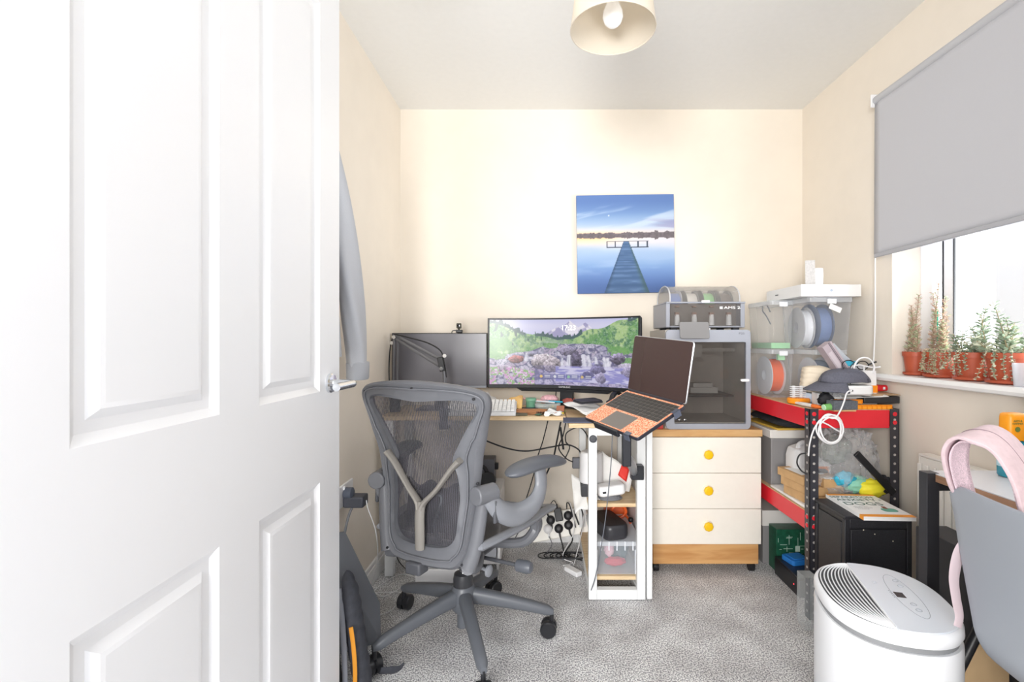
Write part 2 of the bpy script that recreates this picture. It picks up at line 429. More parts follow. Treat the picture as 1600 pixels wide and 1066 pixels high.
# ------------------------------------------------------------------ pictures made as dense coloured meshes
def vnoise(x, y, seed=0):
    xi = np.floor(x).astype(np.int64); yi = np.floor(y).astype(np.int64); fx = x - xi; fy = y - yi
    def h_(a, b): 
        q = (a * 374761393 + b * 668265263 + seed * 1442695041) & 0x7fffffff
        q = ((q ^ (q >> 13)) * 1274126177) & 0x7fffffff
        return ((q ^ (q >> 16)) & 0xffff) / 65535.
    fx = fx * fx * (3 - 2 * fx); fy = fy * fy * (3 - 2 * fy)
    return (h_(xi, yi) * (1 - fx) + h_(xi + 1, yi) * fx) * (1 - fy) + (h_(xi, yi + 1) * (1 - fx) + h_(xi + 1, yi + 1) * fx) * fy
def fbm(x, y, o=4, seed=0):
    r = 0; a = .5
    for k in range(o): r = r + a * vnoise(x * 2 ** k, y * 2 ** k, seed + k); a *= .5
    return r / (1 - .5 ** o)
def mixc(A, B, t): t = np.clip(t, 0, 1)[..., None]; return A * (1 - t) + np.array(B, float) * t
def ss(a, b, x): t = np.clip((x - a) / (b - a), 0, 1); return t * t * (3 - 2 * t)
def picture(name, fn, pos, nu, nv, m, parent, M=None):
    """grid of nu x nv quads at pos(u,v), coloured per vertex by fn(U,V) in sRGB 0..255"""
    mb = MB(); mb.grid(pos, nu, nv); o = mb.build(name, m, parent, smooth=0)
    U, V = np.meshgrid(np.arange(nu + 1) / nu, np.arange(nv + 1) / nv)
    C = np.clip(fn(U, V) / 255., 0, 1).reshape(-1, 3)
    C = np.where(C <= .04045, C / 12.92, ((C + .055) / 1.055) ** 2.4)
    a = o.data.color_attributes.new('paint', 'FLOAT_COLOR', 'POINT')
    a.data.foreach_set('color', np.concatenate([C, np.ones((len(C), 1))], 1).astype(np.float32).ravel())
    return o
def pier(U, V):
    hz_ = .585
    def sky_at(h):      # h 0 at the horizon .. 1 at the top
        C = np.zeros(U.shape + (3,)) + np.array([84, 122, 192.])
        C = mixc(C, (112, 152, 210), 1 - ss(.4, .9, h)); C = mixc(C, (168, 194, 226), 1 - ss(.15, .6, h)); C = mixc(C, (214, 212, 226), 1 - ss(.05, .30, h))
        C = mixc(C, (255, 214, 165), (1 - ss(.0, .24, h)) * (1 - .75 * ss(.1, .9, U))); C = mixc(C, (255, 196, 120), (1 - ss(.0, .09, h)) * (1 - ss(.1, .6, U)))
        return C
    sky = (V - hz_) / (1 - hz_)
    C = sky_at(sky); wav = fbm(U * 2.2 - V * 3, V * 13 - U * 2.5, 4, 3)
    C = mixc(C, (196, 214, 236), ss(.48, .72, wav) * ss(.05, .3, sky) * (1 - ss(.45, .85, sky)) * .8)
    C = mixc(C, (146, 142, 188), ss(.5, .7, fbm(U * 2, V * 16, 3, 7)) * ss(.55, 1, U) * ss(.05, .12, sky) * (1 - ss(.3, .5, sky)) * .7)
    wt = (hz_ - V) / hz_
    Wc = sky_at(wt * .95); Wc = mixc(Wc, (214, 216, 232), (1 - ss(.1, .35, wt)) * .5 * ss(.2, .6, U)); Wc = mixc(Wc, (150, 180, 222), ss(.45, .7, fbm(U * 2.5, V * 10, 3, 9)) * ss(.1, .3, wt) * (1 - ss(.5, .8, wt)) * .6)
    Wc = mixc(Wc, (62, 92, 156), ss(.55, 1, wt) * .7)
    C = np.where((V < hz_)[..., None], Wc, C)
    th = .014 + .022 * fbm(U * 26, U * 0 + 1.5, 4, 5) ** 1.6 * 1.4 + .008 * U
    th = np.where(np.abs(U - .815) < .018, th + .012, th)
    C = np.where((np.abs(V - hz_ - .002) < th)[..., None], np.array([96, 86, 92.]) + 26 * fbm(U * 50, V * 50, 2, 1)[..., None], C)
    # T-shaped rail at the pier head
    def seg(x0, x1, y0, y1): return (U > x0) & (U < x1) & (V > y0) & (V < y1)
    rail = seg(.30, .735, .522, .529) | seg(.30, .49, .462, .469) | seg(.545, .735, .462, .469)
    for x in (.303, .385, .62, .715): rail |= seg(x, x + .012, .462, .53)
    C = np.where(rail[..., None], np.array([52, 62, 84.]), C)
    tp = (.522 - V) / .522; hw = .028 + .205 * tp; cx = .505 - .0 * tp
    d = np.abs(U - cx); dep = .03 / (tp + .05)
    board = (np.sin(1 / (tp + .09) * 34) * .5 + .5)
    P = np.zeros(U.shape + (3,)) + np.array([58, 92, 140.])
    P = mixc(P, (104, 140, 190), board * .55 * fbm(U * 12, V * 60, 2, 4) * 1.5); P = mixc(P, (38, 62, 90), ss(.75, 1, d / hw) * .5)
    P = mixc(P, (64, 100, 96), ss(.6, 1, (U - cx) / hw) * .6)
    C = np.where(((V < .522) & (d < hw))[..., None], P, C)
    g_ = C.mean(-1, keepdims=True); C = C * .80 + g_ * .16 + 6
    C = mixc(C, (255, 255, 255), np.exp(-((U - .33) ** 2 + (V - .79) ** 2) / .00004))
    return C
cv = thing('canvas_picture', 'blue canvas print of a wooden pier on a lake hung on the back wall', 'picture', M=T(.4565, 2.676, 1.648) @ roty(math.radians(-.9)))
MB().box(-.268, .268, 0, .02, -.27, .27).build('canvas_edge', mat('deep_blue_canvas', '#3c5686', .8), cv, bevel=.002)
picture('printed_front', pier, lambda u, v: (-.268 + .536 * u, -.0008, -.27 + .54 * v), 190, 190, paintmat('canvas_print', 0, .8), cv)
# ================================================================== OFFICE CHAIR (mesh back, facing the desk)
ck = thing('office_chair', 'dark grey ergonomic office chair with a see-through mesh back and five-star castor base', 'chair', M=T(-.299, 1.827, 0) @ rotz(math.radians(65 - 90)))
# local: x = sitter's right, y = forward
CG = mat('graphite_frame', '#6d6f75', .42, var=.03, vs_=30); CD = mat('graphite_dark', '#54565c', .45); CM = mat('graphite_base', '#62666d', .38)
def meshmat(name, c, c2, freq, gap):
    m = bpy.data.materials.new(name); m.use_nodes = True
    n, l = m.node_tree.nodes, m.node_tree.links; b = n['Principled BSDF']
    b.inputs['Roughness'].default_value = .5
    t = n.new('ShaderNodeTexCoord'); w = n.new('ShaderNodeTexWave'); w.bands_direction = 'X'; w.inputs['Scale'].default_value = freq
    w.inputs['Distortion'].default_value = .25; w.inputs['Detail'].default_value = 1
    l.new(t.outputs['Object'], w.inputs['Vector'])
    nz_ = n.new('ShaderNodeTexNoise'); nz_.inputs['Scale'].default_value = 9; l.new(t.outputs['Object'], nz_.inputs['Vector'])
    rc = n.new('ShaderNodeValToRGB'); l.new(nz_.outputs['Fac'], rc.inputs[0])
    rc.color_ramp.elements[0].color = (*lin(c), 1); rc.color_ramp.elements[1].color = (*lin(c2), 1)
    rc.color_ramp.elements[0].position = .35; rc.color_ramp.elements[1].position = .65
    l.new(rc.outputs[0], b.inputs['Base Color'])
    r = n.new('ShaderNodeValToRGB'); l.new(w.outputs['Fac'], r.inputs[0])
    r.color_ramp.elements[0].position = .35; r.color_ramp.elements[1].position = .55
    r.color_ramp.elements[0].color = (gap,) * 3 + (1,); r.color_ramp.elements[1].color = (.97,) * 3 + (1,)
    tr = n.new('ShaderNodeBsdfTransparent'); mx = n.new('ShaderNodeMixShader')
    l.new(r.outputs[0], mx.inputs[0]); l.new(tr.outputs[0], mx.inputs[1]); l.new(b.outputs[0], mx.inputs[2])
    l.new(mx.outputs[0], n['Material Output'].inputs[0])
    return m
def yb(x, z):     # back surface
    zs_ = [.36, .50, .60, .72, .85, 1.0]; ysv = [-.232, -.222, -.212, -.225, -.250, -.282]
    return float(np.interp(z, zs_, ysv)) + .55 * x * x
pr = [((0, .372), (0, .438)), ((.08, .374), (.06, .440)), ((.135, .384), (.10, .450)), ((.165, .43), (.125, .48)), ((.180, .53), (.131, .54)),
      ((.192, .62), (.136, .62)), ((.203, .69), (.132, .68)), ((.214, .75), (.118, .728)), ((.229, .80), (.150, .79)), ((.243, .86), (.188, .85)),
      ((.258, .915), (.216, .893)), ((.246, .953), (.214, .918)), ((.19, .972), (.17, .928)), ((.10, .983), (.09, .925)), ((0, .987), (0, .918))]
full = [(a, b) for a, b in pr] + [((-a[0], a[1]), (-b[0], b[1])) for a, b in pr[-2:0:-1]]
O = spline([(a[0], a[1], 0) for a, b in full], 5, True); I = spline([(b[0], b[1], 0) for a, b in full], 5, True)
N = len(O); fr = MB(); th = .013
def P3(p, dy): return (p.x, yb(p.x, p.y) + dy, p.y)
loops = []
for i in range(N + 1):
    o_, i_ = O[i % N], I[i % N]; c_ = (o_ + i_) / 2
    oo = o_ + (o_ - i_).normalized() * 0; k = i_ + (o_ - i_) * .12; k2 = i_ + (o_ - i_) * .85; k3 = i_ + (o_ - i_) * .62
    loops.append([P3(o_, -.009), P3(k2, -.020), P3(k3, -.012), P3(k, -.008), P3(i_, -.014), P3(i_, .010), P3(k2, .016), P3(o_, .008)])
fr.loft(loops, cap=False)
bf = fr.build('back_frame', CG, ck, smooth=50)
q = MB()
for x, z in ((0, .962), (.215, .935), (-.235, .94), (.20, .66), (-.19, .66), (.155, .40), (-.155, .40)):
    q.lathe([(.0045, -.002), (.0045, .0025), (.003, .003)], frame((x, yb(x, z) - .016, z), (0, -1, 0)), 12)
q.each('screw', mat('dark_screw', '#2b2c30', .4), bf)
q = MB(); q.tube([P3(i_ + (o_ - i_) * (.52 if abs(i_.x) > .1 and i_.y < .8 else .60), -.0165) for o_, i_ in zip(O, I)], .0035, 6, closed=True); q.build('frame_ridge', CG, bf, smooth=80)
mb = MB(); half = len(I) // 2
def memb(u, v):
    j = v * half; k = min(int(j), half - 1); f_ = j - k
    R = I[k].lerp(I[k + 1], f_); L = I[(-k) % N].lerp(I[(-k - 1) % N], f_)
    p = L.lerp(R, u); return (p.x, yb(p.x, p.y) + .003, p.y)
mb.grid(memb, 30, half)
mb.build('mesh_back', meshmat('woven_back', '#3f4046', '#55535a', 46, .52), ck)
# Y-shaped brace and stem
yy = MB(); off = -.022
def PY(x, z, d=0): return (x, yb(x, z) + off + d, z)
for sg in (-1, 1):
    yy.tube([PY(sg * .150, .735), PY(sg * .115, .70), PY(sg * .06, .63, -.004), PY(sg * .015, .585, -.008), PY(sg * .004, .56, -.008)], [.018, .015, .013, .015, .017], 10, sm=5, flat=.6, up=(0, 1, 0))
yy.tube([PY(0, .585, -.008), PY(0, .54, -.01), PY(.001, .49, -.006), PY(0, .43, 0)], [.017, .0175, .018, .017], 12, sm=5, flat=.8, up=(1, 0, 0))
yy.build('back_brace', mat('brace_grey', '#8b8782', .5), ck)
# lumbar pad behind the mesh
lp = MB()
def lpf(u, v):
    a = (u - .5) * .21; z = .47 + v * .16; return (a, yb(a, z) + .022 + .008 * math.sin(v * PI), z + .018 * math.cos(u * 4 * PI) * (v - .3))
lp.grid(lpf, 24, 10); lpo = lp.build('lumbar_pad', mat('black_lumbar_pad', '#2e2d31', .4), ck, thick=.014, bevel=.004)
q = MB()
for sg in (-1, 1): q.tube([(sg * .03, yb(.03, .6) + .010, .60), (sg * .055, yb(.05, .58) + .008, .595), (sg * .045, yb(.05, .55) + .010, .55), (sg * .03, yb(.03, .5) + .01, .50), (sg * .045, yb(.05, .47) + .01, .465), (sg * .06, yb(.06, .45) + .01, .45)], .0065, 8, sm=5)
q.build('pad_spring', CD, lpo)
# lower clip
q = MB(); q.box(-.03, .03, -.265, -.215, .345, .385, T(-.02, .0, .0)); q.build('clip', CD, ck, bevel=.006)
# side spines carrying back and arms
for sg in (-1, 1):
    s = MB(); s.tube([(sg * .165, -.215, .385), (sg * .185, -.205, .45), (sg * .2, -.195, .55), (sg * .212, -.19, .64)], [.024, .021, .02, .016], 12, sm=5, flat=1.15, up=(0, 1, 0))
    s.tube([(sg * .165, -.215, .385), (sg * .14, -.13, .355), (sg * .09, -.04, .345)], [.022, .024, .024], 12, sm=5)
    s.build('spine', CG, ck)
    t_ = MB(); t_.cyl((sg * .205, -.235, .625), (sg * .232, -.16, .625), .030, .030, 24); t_.build('arm_pivot', CG, ck, bevel=.004)
    a_ = MB(); a_.tube([(sg * .228, -.19, .615), (sg * .25, -.15, .56), (sg * .272, -.08, .53), (sg * .30, -.01, .55), (sg * .310, .025, .60), (sg * .305, .03, .66)], [.026, .034, .040, .034, .027, .025], 14, sm=6, flat=.62, up=(0, .3, 1))
    ar = a_.build('armrest', mat('arm_grey', '#85888f', .38), ck)
    # soft pad
    p_ = MB(); ang = math.radians(-17) if sg > 0 else math.radians(20)
    cen = T(sg * .298, .028, .672) @ rotz(ang) @ rotx(math.radians(2))
    sec = []
    for k in range(25):
        v = k / 24; y = -.150 + v * .295; wd = .050 * (max(0.02, 1 - abs(2 * v - 1) ** 3.2)) ** .45 * (1 - .12 * v); hh = .025 * (max(.02, 1 - abs(2 * v - 1) ** 4)) ** .5
        dz = .012 * math.sin(v * PI) - .014 * v * v
        sec.append([(wd * math.cos(t2) * 1.0, y, hh * (math.sin(t2) if math.sin(t2) > 0 else .8 * math.sin(t2)) + dz) for t2 in [2 * PI * j / 20 for j in range(20)]])
    p_.loft(sec, cen); p_.build('arm_pad', mat('charcoal_arm_pad', '#5d6169', .38), ar)
    lv = MB(); lv.box(-.006, .006, -.012, .012, -.045, .03, T(sg * .247, -.178, .575)); lv.build('lever', CD, ar, bevel=.005)
# seat
st = MB()
def seatf(u, v):
    a = -1 + 2 * u; y = -.20 + v * .45
    hw = .205 + .045 * math.sin(min(1, v * 1.6) * PI / 2)
    z = .430 + .012 * math.cos(v * 3) + .030 * v + .018 * abs(a) ** 2.5 - (.10 * max(0, v - .80) ** 1.3)
    return (a * hw, y, z)
st.grid(seatf, 30, 24); st.build('mesh_seat', meshmat('woven_seat', '#3a3b40', '#4a494e', 46, .75), ck)
rim = [seatf(0, k / 16) for k in range(17)] + [seatf(k / 14, 1) for k in range(1, 15)] + [seatf(1, 1 - k / 16) for k in range(1, 17)] + [seatf(1 - k / 14, 0) for k in range(1, 14)]
s = MB(); s.tube([(x * 1.02, y, z - .004) for x, y, z in rim], .013, 10, closed=True, flat=1.5, up=(0, 0, 1)); s.build('seat_rim', mat('arm_grey', '#85888f', .38), ck)
# tilt mechanism
s = MB(); s.box(-.085, .085, -.11, .12, .31, .375); s.box(-.05, .05, .10, .18, .33, .385)
s.build('tilt_mechanism', CD, ck, bevel=.015)
for sg in (-1, 1):
    s = MB(); s.tube([(sg * .08, .07, .345), (sg * .2, .09, .36), (sg * .245, .10, .40), (sg * .247, .11, .43)], [.018, .019, .02, .018], 10, sm=5)
    s.lathe([(.03, -.01), (.03, .008), (.022, .012), (.008, .012)], frame((sg * .253, .115, .425), (sg, 0, 0)), 20); s.build('seat_link', CG, ck)
s = MB(); s.cyl((.08, .0, .318), (.23, .0, .318), .007); s.build('tilt_rod', CD, ck)
s = MB(); s.lathe([(.012, 0), (.021, .006), (.023, .045), (.018, .06), (.010, .064)], frame((.225, 0, .318), (1, 0, 0)), 20); s.build('tension_knob', mat('charcoal_arm_pad', '#5d6169', .38), ck)
s = MB(); s.cyl((.09, -.07, .325), (.15, -.075, .315), .006); s.lathe([(.012, 0), (.02, .004), (.02, .012), (.012, .016)], frame((.15, -.075, .315), (1, 0, 0)), 16); s.build('height_lever', GREY, ck)
# column and base
s = MB(); s.cyl((0, 0, .20), (0, 0, .32), .0145, seg=24); s.build('gas_column', CHROME, ck)
s = MB(); s.lathe([(.036, .195), (.037, .225), (.033, .243), (.020, .247)]); s.build('column_sleeve', mat('black_sleeve', '#3a3b3f', .35), ck)
s = MB(); s.lathe([(.03, .10), (.042, .115), (.047, .16), (.044, .19), (.038, .20)]); s.cyl((0, 0, .045), (0, 0, .11), .022); s.build('hub', CM, ck, smooth=50)
world_angles = [2 + 72 * k for k in range(5)]
cast_dir = [200, 250, 100, 160, 300]
for k, wa in enumerate(world_angles):
    a = math.radians(wa + 25)       # chair local frame is turned by -25 degrees
    R_ = rotz(a); s = MB(); L = []
    for i in range(15):
        v = i / 14; x = .025 + v * .315; zc = .162 - .048 * v - .022 * v * v; hh = .030 * (1 - .42 * v); ww = .024 * (1 - .22 * v) * (1 if i < 14 else .55)
        if i == 14: hh *= .6
        L.append([(x, ww * (abs(math.cos(t2)) ** .7) * (1 if math.cos(t2) > 0 else -1), zc + hh * (abs(math.sin(t2)) ** .8) * (1 if math.sin(t2) > 0 else -1)) for t2 in [2 * PI * j / 16 for j in range(16)]])
    s.loft(L, R_); lg = s.build('leg', CM, ck, smooth=50)
    c_ = MB(); C_ = R_ @ T(.333, 0, 0) @ rotz(math.radians(cast_dir[k]) - a) @ T(.012, 0, .0305)
    for sg in (-1, 1):
        c_.lathe([(.012, .003), (.0295, .003), (.0305, .006), (.0305, .022), (.026, .026), (.010, .026)], C_ @ frame((0, 0, 0), (0, sg, 0)), 28)
    c_.add([(x, y, z) for y in (-.003, .003) for x, z in ((-.032, .0), (-.027, .022), (0, .033), (.024, .022), (.01, 0))], [(4, 3, 2, 1, 0), (5, 6, 7, 8, 9), (0, 1, 6, 5), (1, 2, 7, 6), (2, 3, 8, 7), (3, 4, 9, 8)], C_)
    c_.cyl(R_ @ Vector((.333, 0, .05)), R_ @ Vector((.333, 0, .09)), .008)
    c_.build('castor', mat('black_castor', '#26272b', .3), lg)

# ================================================================== DESKS
OAK = wood('pale_oak', '#d3b489', '#e6cda6', 'X'); OAKM = wood('warm_oak', '#c49560', '#d9b07c', 'X', 10)
DZ = .76
dk = thing('desk', 'long pale oak desk top on white metal legs along the back wall under the monitors', 'desk', (-.32, 2.48, 0))
MB().box(-.765, .108, 2.28, 2.685, DZ - .019, DZ).build('desk_top', OAK, dk, world=True, bevel=.001)
def leg(x0, x1, y0, y1, p, z1=DZ - .02):
    MB().box(x0, x1, y0, y1, .004, z1).build('leg', WHITEMET, p, world=True, bevel=.002)
leg(-.745, -.705, 2.29, 2.33, dk); leg(-.745, -.705, 2.62, 2.66, dk)
s = MB(); s.box(-.745, .10, 2.60, 2.62, DZ - .06, DZ - .02); s.box(-.74, -.71, 2.33, 2.62, .05, .08); s.each('crossbar', WHITEMET, dk, world=True, bevel=.002)
d2 = thing('desk_frame_unit', 'narrow return desk on an open white metal frame with two oak shelves', 'desk', (.33, 2.35, 0))
MB().box(.112, .466, 2.085, 2.685, DZ - .019, DZ).build('desk_top', OAK, d2, world=True, bevel=.001)
for x in (.197, .405):
    for y in (2.085, 2.62): leg(x, x + .036, y, y + .036, d2)
s = MB()
for y in (2.085, 2.62): s.box(.233, .405, y, y + .034, DZ - .052, DZ - .02); s.box(.233, .405, y, y + .034, .004, .046)
for x in (.199, .407): s.box(x, x + .032, 2.12, 2.62, DZ - .052, DZ - .02); s.box(x, x + .032, 2.12, 2.62, .004, .040)
s.each('rail', WHITEMET, d2, world=True, bevel=.002)
for z in (.087, .405): MB().box(.199, .437, 2.123, 2.618, z - .016, z).build('shelf', OAK, d2, world=True, bevel=.001)
s = MB(); s.lathe([(.016, 0), (.0165, .006), (.013, .010), (.006, .0105), (.006, .008)], frame((.2155, 2.085, .695), (0, -1, 0))); s.build('knob', mat('dark_knob', '#46484f', .4), d2, world=True)
fp = thing('folded_table_leaf', 'white folded table leaf standing on edge between the desk frame and the drawers', 'board', (.459, 2.3, 0))
MB().box(.4475, .472, 2.09, 2.60, .003, .735).build('panel', WHITEMET, fp, world=True, bevel=.003)

# ================================================================== CHEST OF DRAWERS
ch = thing('drawer_unit', 'chest of three cream drawers with yellow knobs on an oak plinth with castors', 'chest of drawers', (.78, 2.5, 0))
CREAM = mat('cream_laminate', '#f3eee4', .5, var=.01)
MB().box(.508, 1.050, 2.322, 2.69, .657, .69).build('top', OAKM, ch, world=True, bevel=.002)
MB().box(.522, 1.036, 2.335, 2.685, .045, .657).build('carcass', OAKM, ch, world=True, bevel=.001)
MB().box(.528, 1.030, 2.325, 2.340, .048, .143).build('plinth', wood('oak_plinth', '#c08a52', '#d5a56d', 'X', 7), ch, world=True, bevel=.001)
for k, (z0, z1) in enumerate(((.4855, .654), (.3155, .4835), (.146, .3135))):
    d_ = MB().box(.519, 1.040, 2.315, 2.334, z0, z1).build('drawer', CREAM, ch, world=True, bevel=.002)
    zc = (z0 + z1) / 2 + .006
    kb = MB(); kb.lathe([(.024, 0), (.025, .006), (.020, .010)], frame((.784, 2.315, zc), (0, -1, 0)), 28); kb.cur = 0
    kb.build('knob_base', mat('cream_knob_base', '#efe6d2', .4), d_, world=False).matrix_parent_inverse = ch.matrix_basis.inverted()
    kb = MB(); kb.lathe([(.020, .010), (.0225, .015), (.0225, .021), (.019, .026), (.006, .028)], frame((.784, 2.315, zc), (0, -1, 0)), 8)
    kb.build('knob', mat('yellow_knob', '#f5c518', .35), d_, world=False, smooth=25, bevel=.0015).matrix_parent_inverse = ch.matrix_basis.inverted()
for x in (.548, 1.01):
    for y in (2.36, 2.65):
        q = MB(); q.lathe([(.010, -.012), (.022, -.012), (.0225, -.008), (.0225, .008), (.022, .012), (.010, .012)], frame((x, y, .0226), (1, 0, 0)), 24)
        q.box(x - .003, x + .003, y - .012, y + .012, .02, .048); q.build('castor', BLACK, ch, world=True, bevel=.001)
# ================================================================== MONITORS
SCRM = paintmat('lit_display', .62, .25)
def wallpaper(U, V):
    A = 2.3; x = U * A
    n1 = fbm(x * 6, V * 6, 4, 11); n2 = fbm(x * 22, V * 22, 3, 21); n3 = fbm(x * 60, V * 60, 2, 31)
    C = np.zeros(U.shape + (3,)) + np.array([208, 208, 246.])
    C = mixc(C, (232, 228, 250), ss(.7, .9, V) * (1 - ss(.9, 1, V)) * .6)
    # mountain
    mh = np.maximum(.99 - np.abs(U - .535) * 2.1, np.maximum(.95 - np.abs(U - .64) * 1.7, .885 - np.abs(U - .45) * 1.2)) + .035 * (fbm(x * 20, x * 0, 3, 5) - .5)
    M_ = mixc(np.zeros(U.shape + (3,)) + np.array([170, 165, 205.]), (246, 240, 252), ss(.45, .6, fbm(x * 14 + V * 10, V * 9 - x * 5, 4, 8)))
    C = np.where((V < mh)[..., None], M_, C)
    lh = .985 - .75 * U + .5 * np.maximum(0, U - .28) * 0.9 + .02 * np.sin(U * 22); lh = np.maximum(lh, .755 - .1 * U)
    rh = .69 + (U - .45) * .62 + .02 * np.sin(U * 31)
    hill = np.maximum(lh, rh)
    G = np.zeros(U.shape + (3,)) + np.array([108, 160, 96.])
    G = mixc(G, (176, 206, 138), ss(.4, .62, n1)); G = mixc(G, (60, 110, 80), ss(.5, .68, n2) * .7); G = mixc(G, (214, 226, 214), ss(.5, .75, n3) * .35)
    G = mixc(G, (196, 200, 196), np.exp(-((U - .42) / .1) ** 2 - ((V - .62) / .09) ** 2) * .7)
    C = np.where((V < hill)[..., None], G, C)
    tr = hill + .010 + .075 * np.maximum(0, vnoise(x * 46, x * 0, 77) - .35) * ((U < .22) | ((U > .3) & (U < .62)) | (U > .93))
    C = np.where(((V < tr) & (V > hill - .03) & ((U < .24) | ((U > .3) & (U < .62)) | (U > .93)))[..., None], np.array([72, 98, 100.]), C)
    spot = (vnoise(x * 34, V * 13, 91) > .80) & (V > .60) & (V < hill) & (U < .5)
    C = np.where(spot[..., None], np.array([62, 92, 84.]), C)
    # rocks: cellular pattern
    rl = .50 + .13 * ss(.2, .45, U) * (1 - ss(.72, .9, U)) - .10 * ss(.0, .0001, U) * (1 - ss(.0, .2, U)) + .05 * (n1 - .5)
    def cells(sx, sy, seed):
        gx = x * sx; gy = V * sy; bx = np.floor(gx); by = np.floor(gy); best = np.full(U.shape, 9.); sec = np.full(U.shape, 9.); idc = np.zeros(U.shape)
        for i in (-1, 0, 1):
            for j in (-1, 0, 1):
                cx = bx + i; cy = by + j
                hx = vnoise(cx * 1.0, cy * 1.0, seed); hy_ = vnoise(cx * 1.0, cy * 1.0, seed + 5)
                d = (gx - cx - hx) ** 2 + (gy - cy - hy_) ** 2
                idc = np.where(d < best, vnoise(cx * 1., cy * 1., seed + 9), idc); sec = np.where(d < best, best, np.minimum(sec, d)); best = np.minimum(best, d)
        return best, sec, idc
    b_, s_, idc = cells(7, 11, 3)
    Rk = np.zeros(U.shape + (3,)) + np.array([150, 146, 178.]); Rk = mixc(Rk, (212, 204, 226), ss(.3, .8, idc)); Rk = mixc(Rk, (188, 170, 196), (idc < .3) * .8)
    Rk = mixc(Rk, (92, 90, 128), (1 - ss(.02, .24, np.sqrt(s_) - np.sqrt(b_) + (n2 - .5) * .3)) * .85); Rk = mixc(Rk, (235, 228, 242), ss(.5, .7, n2) * .5)
    Rk = mixc(Rk, (96, 104, 120), ss(.55, .7, n3) * .5)
    C = np.where((V < rl)[..., None], Rk, C)
    # green patches inside the rocks
    for gu, gv, ru, rv in ((.06, .60, .09, .12), (.86, .52, .08, .07), (.05, .45, .06, .06), (.40, .60, .05, .04), (.93, .38, .04, .06)):
        C = mixc(C, (112, 168, 92), (((U - gu) / ru) ** 2 + ((V - gv) / rv) ** 2 < 1 + (n2 - .5) * 2) * (.6 + .4 * n3))
    def blob(cu, cv_, ru, rv, c, amp=1.1):
        nonlocal C
        d = ((U - cu) / ru) ** 2 + ((V - cv_) / rv) ** 2 + (n2 - .5) * amp
        t_ = (d < 1)
        sh = np.clip(.72 + .34 * (V - cv_) / rv - .12 * (U - cu) / ru + .55 * (n3 - .5) + .5 * (n2 - .5), .4, 1.25)[..., None]
        C = np.where(t_[..., None], np.array(c, float) * sh, C)
        C = mixc(C, (60, 56, 92), ((d >= 1) & (d < 1.22) & (V < cv_)) * .7)
    blob(.175, .39, .05, .06, (205, 120, 120)); blob(.52, .52, .06, .07, (190, 180, 215)); blob(.30, .47, .05, .04, (170, 165, 196))
    blob(.36, .36, .085, .12, (236, 222, 232)); blob(.42, .30, .06, .11, (226, 212, 224)); blob(.575, .37, .045, .12, (120, 112, 140)); blob(.72, .30, .05, .07, (150, 145, 190))
    blob(.86, .42, .05, .08, (176, 164, 200)); blob(.93, .26, .07, .10, (214, 204, 230)); blob(.09, .24, .09, .06, (214, 200, 224))
    # pool and falls
    pool = (U > .44) & (U < .95) & (V < .285) & (V > .05)
    Pc = mixc(np.zeros(U.shape + (3,)) + np.array([142, 142, 206.]), (232, 230, 250), ss(.45, .65, fbm(x * 8, V * 45, 3, 61)))
    C = np.where((pool & (n1 * .1 + V < .33))[..., None], Pc, C)
    for fu, w_, v0, v1 in ((.485, .008, .25, .42), (.53, .013, .25, .46), (.625, .012, .25, .47), (.66, .012, .25, .46), (.71, .009, .33, .44), (.765, .010, .25, .44), (.79, .012, .24, .42), (.245, .010, .36, .48)):
        d = np.abs(U - fu - .06 * (v1 - V) * (1 if fu > .6 else -.3)) / (w_ * (1 + 1.2 * (v1 - V) / (v1 - v0)))
        C = mixc(C, (244, 243, 255), np.where((V > v0) & (V < v1), 1 - ss(.3, 1.1, d), 0) * (.7 + .5 * (vnoise(x * 120, V * 8, 5) - .3)))
    C = mixc(C, (238, 238, 252), (np.abs(V - .255) < .012) * (U > .46) * (U < .84) * .8)
    blob(.72, .24, .055, .06, (148, 142, 184)); blob(.745, .13, .035, .08, (206, 198, 226)); blob(.66, .17, .04, .05, (110, 108, 150)); blob(.95, .24, .06, .09, (214, 204, 232))
    # flowers bottom left
    fl = (U < .30) & (V < .27 - .5 * np.maximum(0, U - .15)) & (V < .3)
    Fc = mixc(np.zeros(U.shape + (3,)) + np.array([150, 188, 128.]), (216, 160, 210), ss(.48, .56, fbm(x * 40, V * 40, 2, 71))); Fc = mixc(Fc, (240, 225, 245), ss(.62, .7, n3))
    C = np.where((fl & (n1 > .35))[..., None], Fc, C)
    C = mixc(C, (168, 158, 220), (V < .30) * (U > .3) * .28)
    # widget row
    for k in range(4):
        u0 = .325 + k * .092
        C = mixc(C, (96, 98, 150), ((U > u0) & (U < u0 + .087) & (V > .085) & (V < .165)) * .62)
        C = mixc(C, ((240, 200, 120), (230, 230, 240), (150, 200, 170), (220, 190, 130))[k], ((U - u0 - .018) ** 2 * 5 + (V - .128) ** 2 < .0005) * 1.)
        C = mixc(C, (235, 235, 245), ((U > u0 + .04) & (U < u0 + .078) & ((np.abs(V - .142) < .006) | (np.abs(V - .118) < .005))) * .8)
    C = mixc(C, (240, 240, 250), ((U > .45) & (U < .505) & (np.abs(V - .215) < .006)) * .7)
    return C * .94 + 15
mw = thing('curved_monitor', 'wide curved monitor showing a mountain stream and the time 17:23', 'monitor', M=T(.112, 2.492, DZ) @ rotz(math.radians(-20)))
RC = 1.0
def cpos(x, z, d=0):  # arc, edges towards the viewer (-y)
    a = x / RC; return (math.sin(a) * (RC - d) * 1.0, -(RC - (RC - d) * math.cos(a)) - 0 * d + 0, z)
z0, z1 = .108, .474; hw = .408
b_ = MB(); L = []
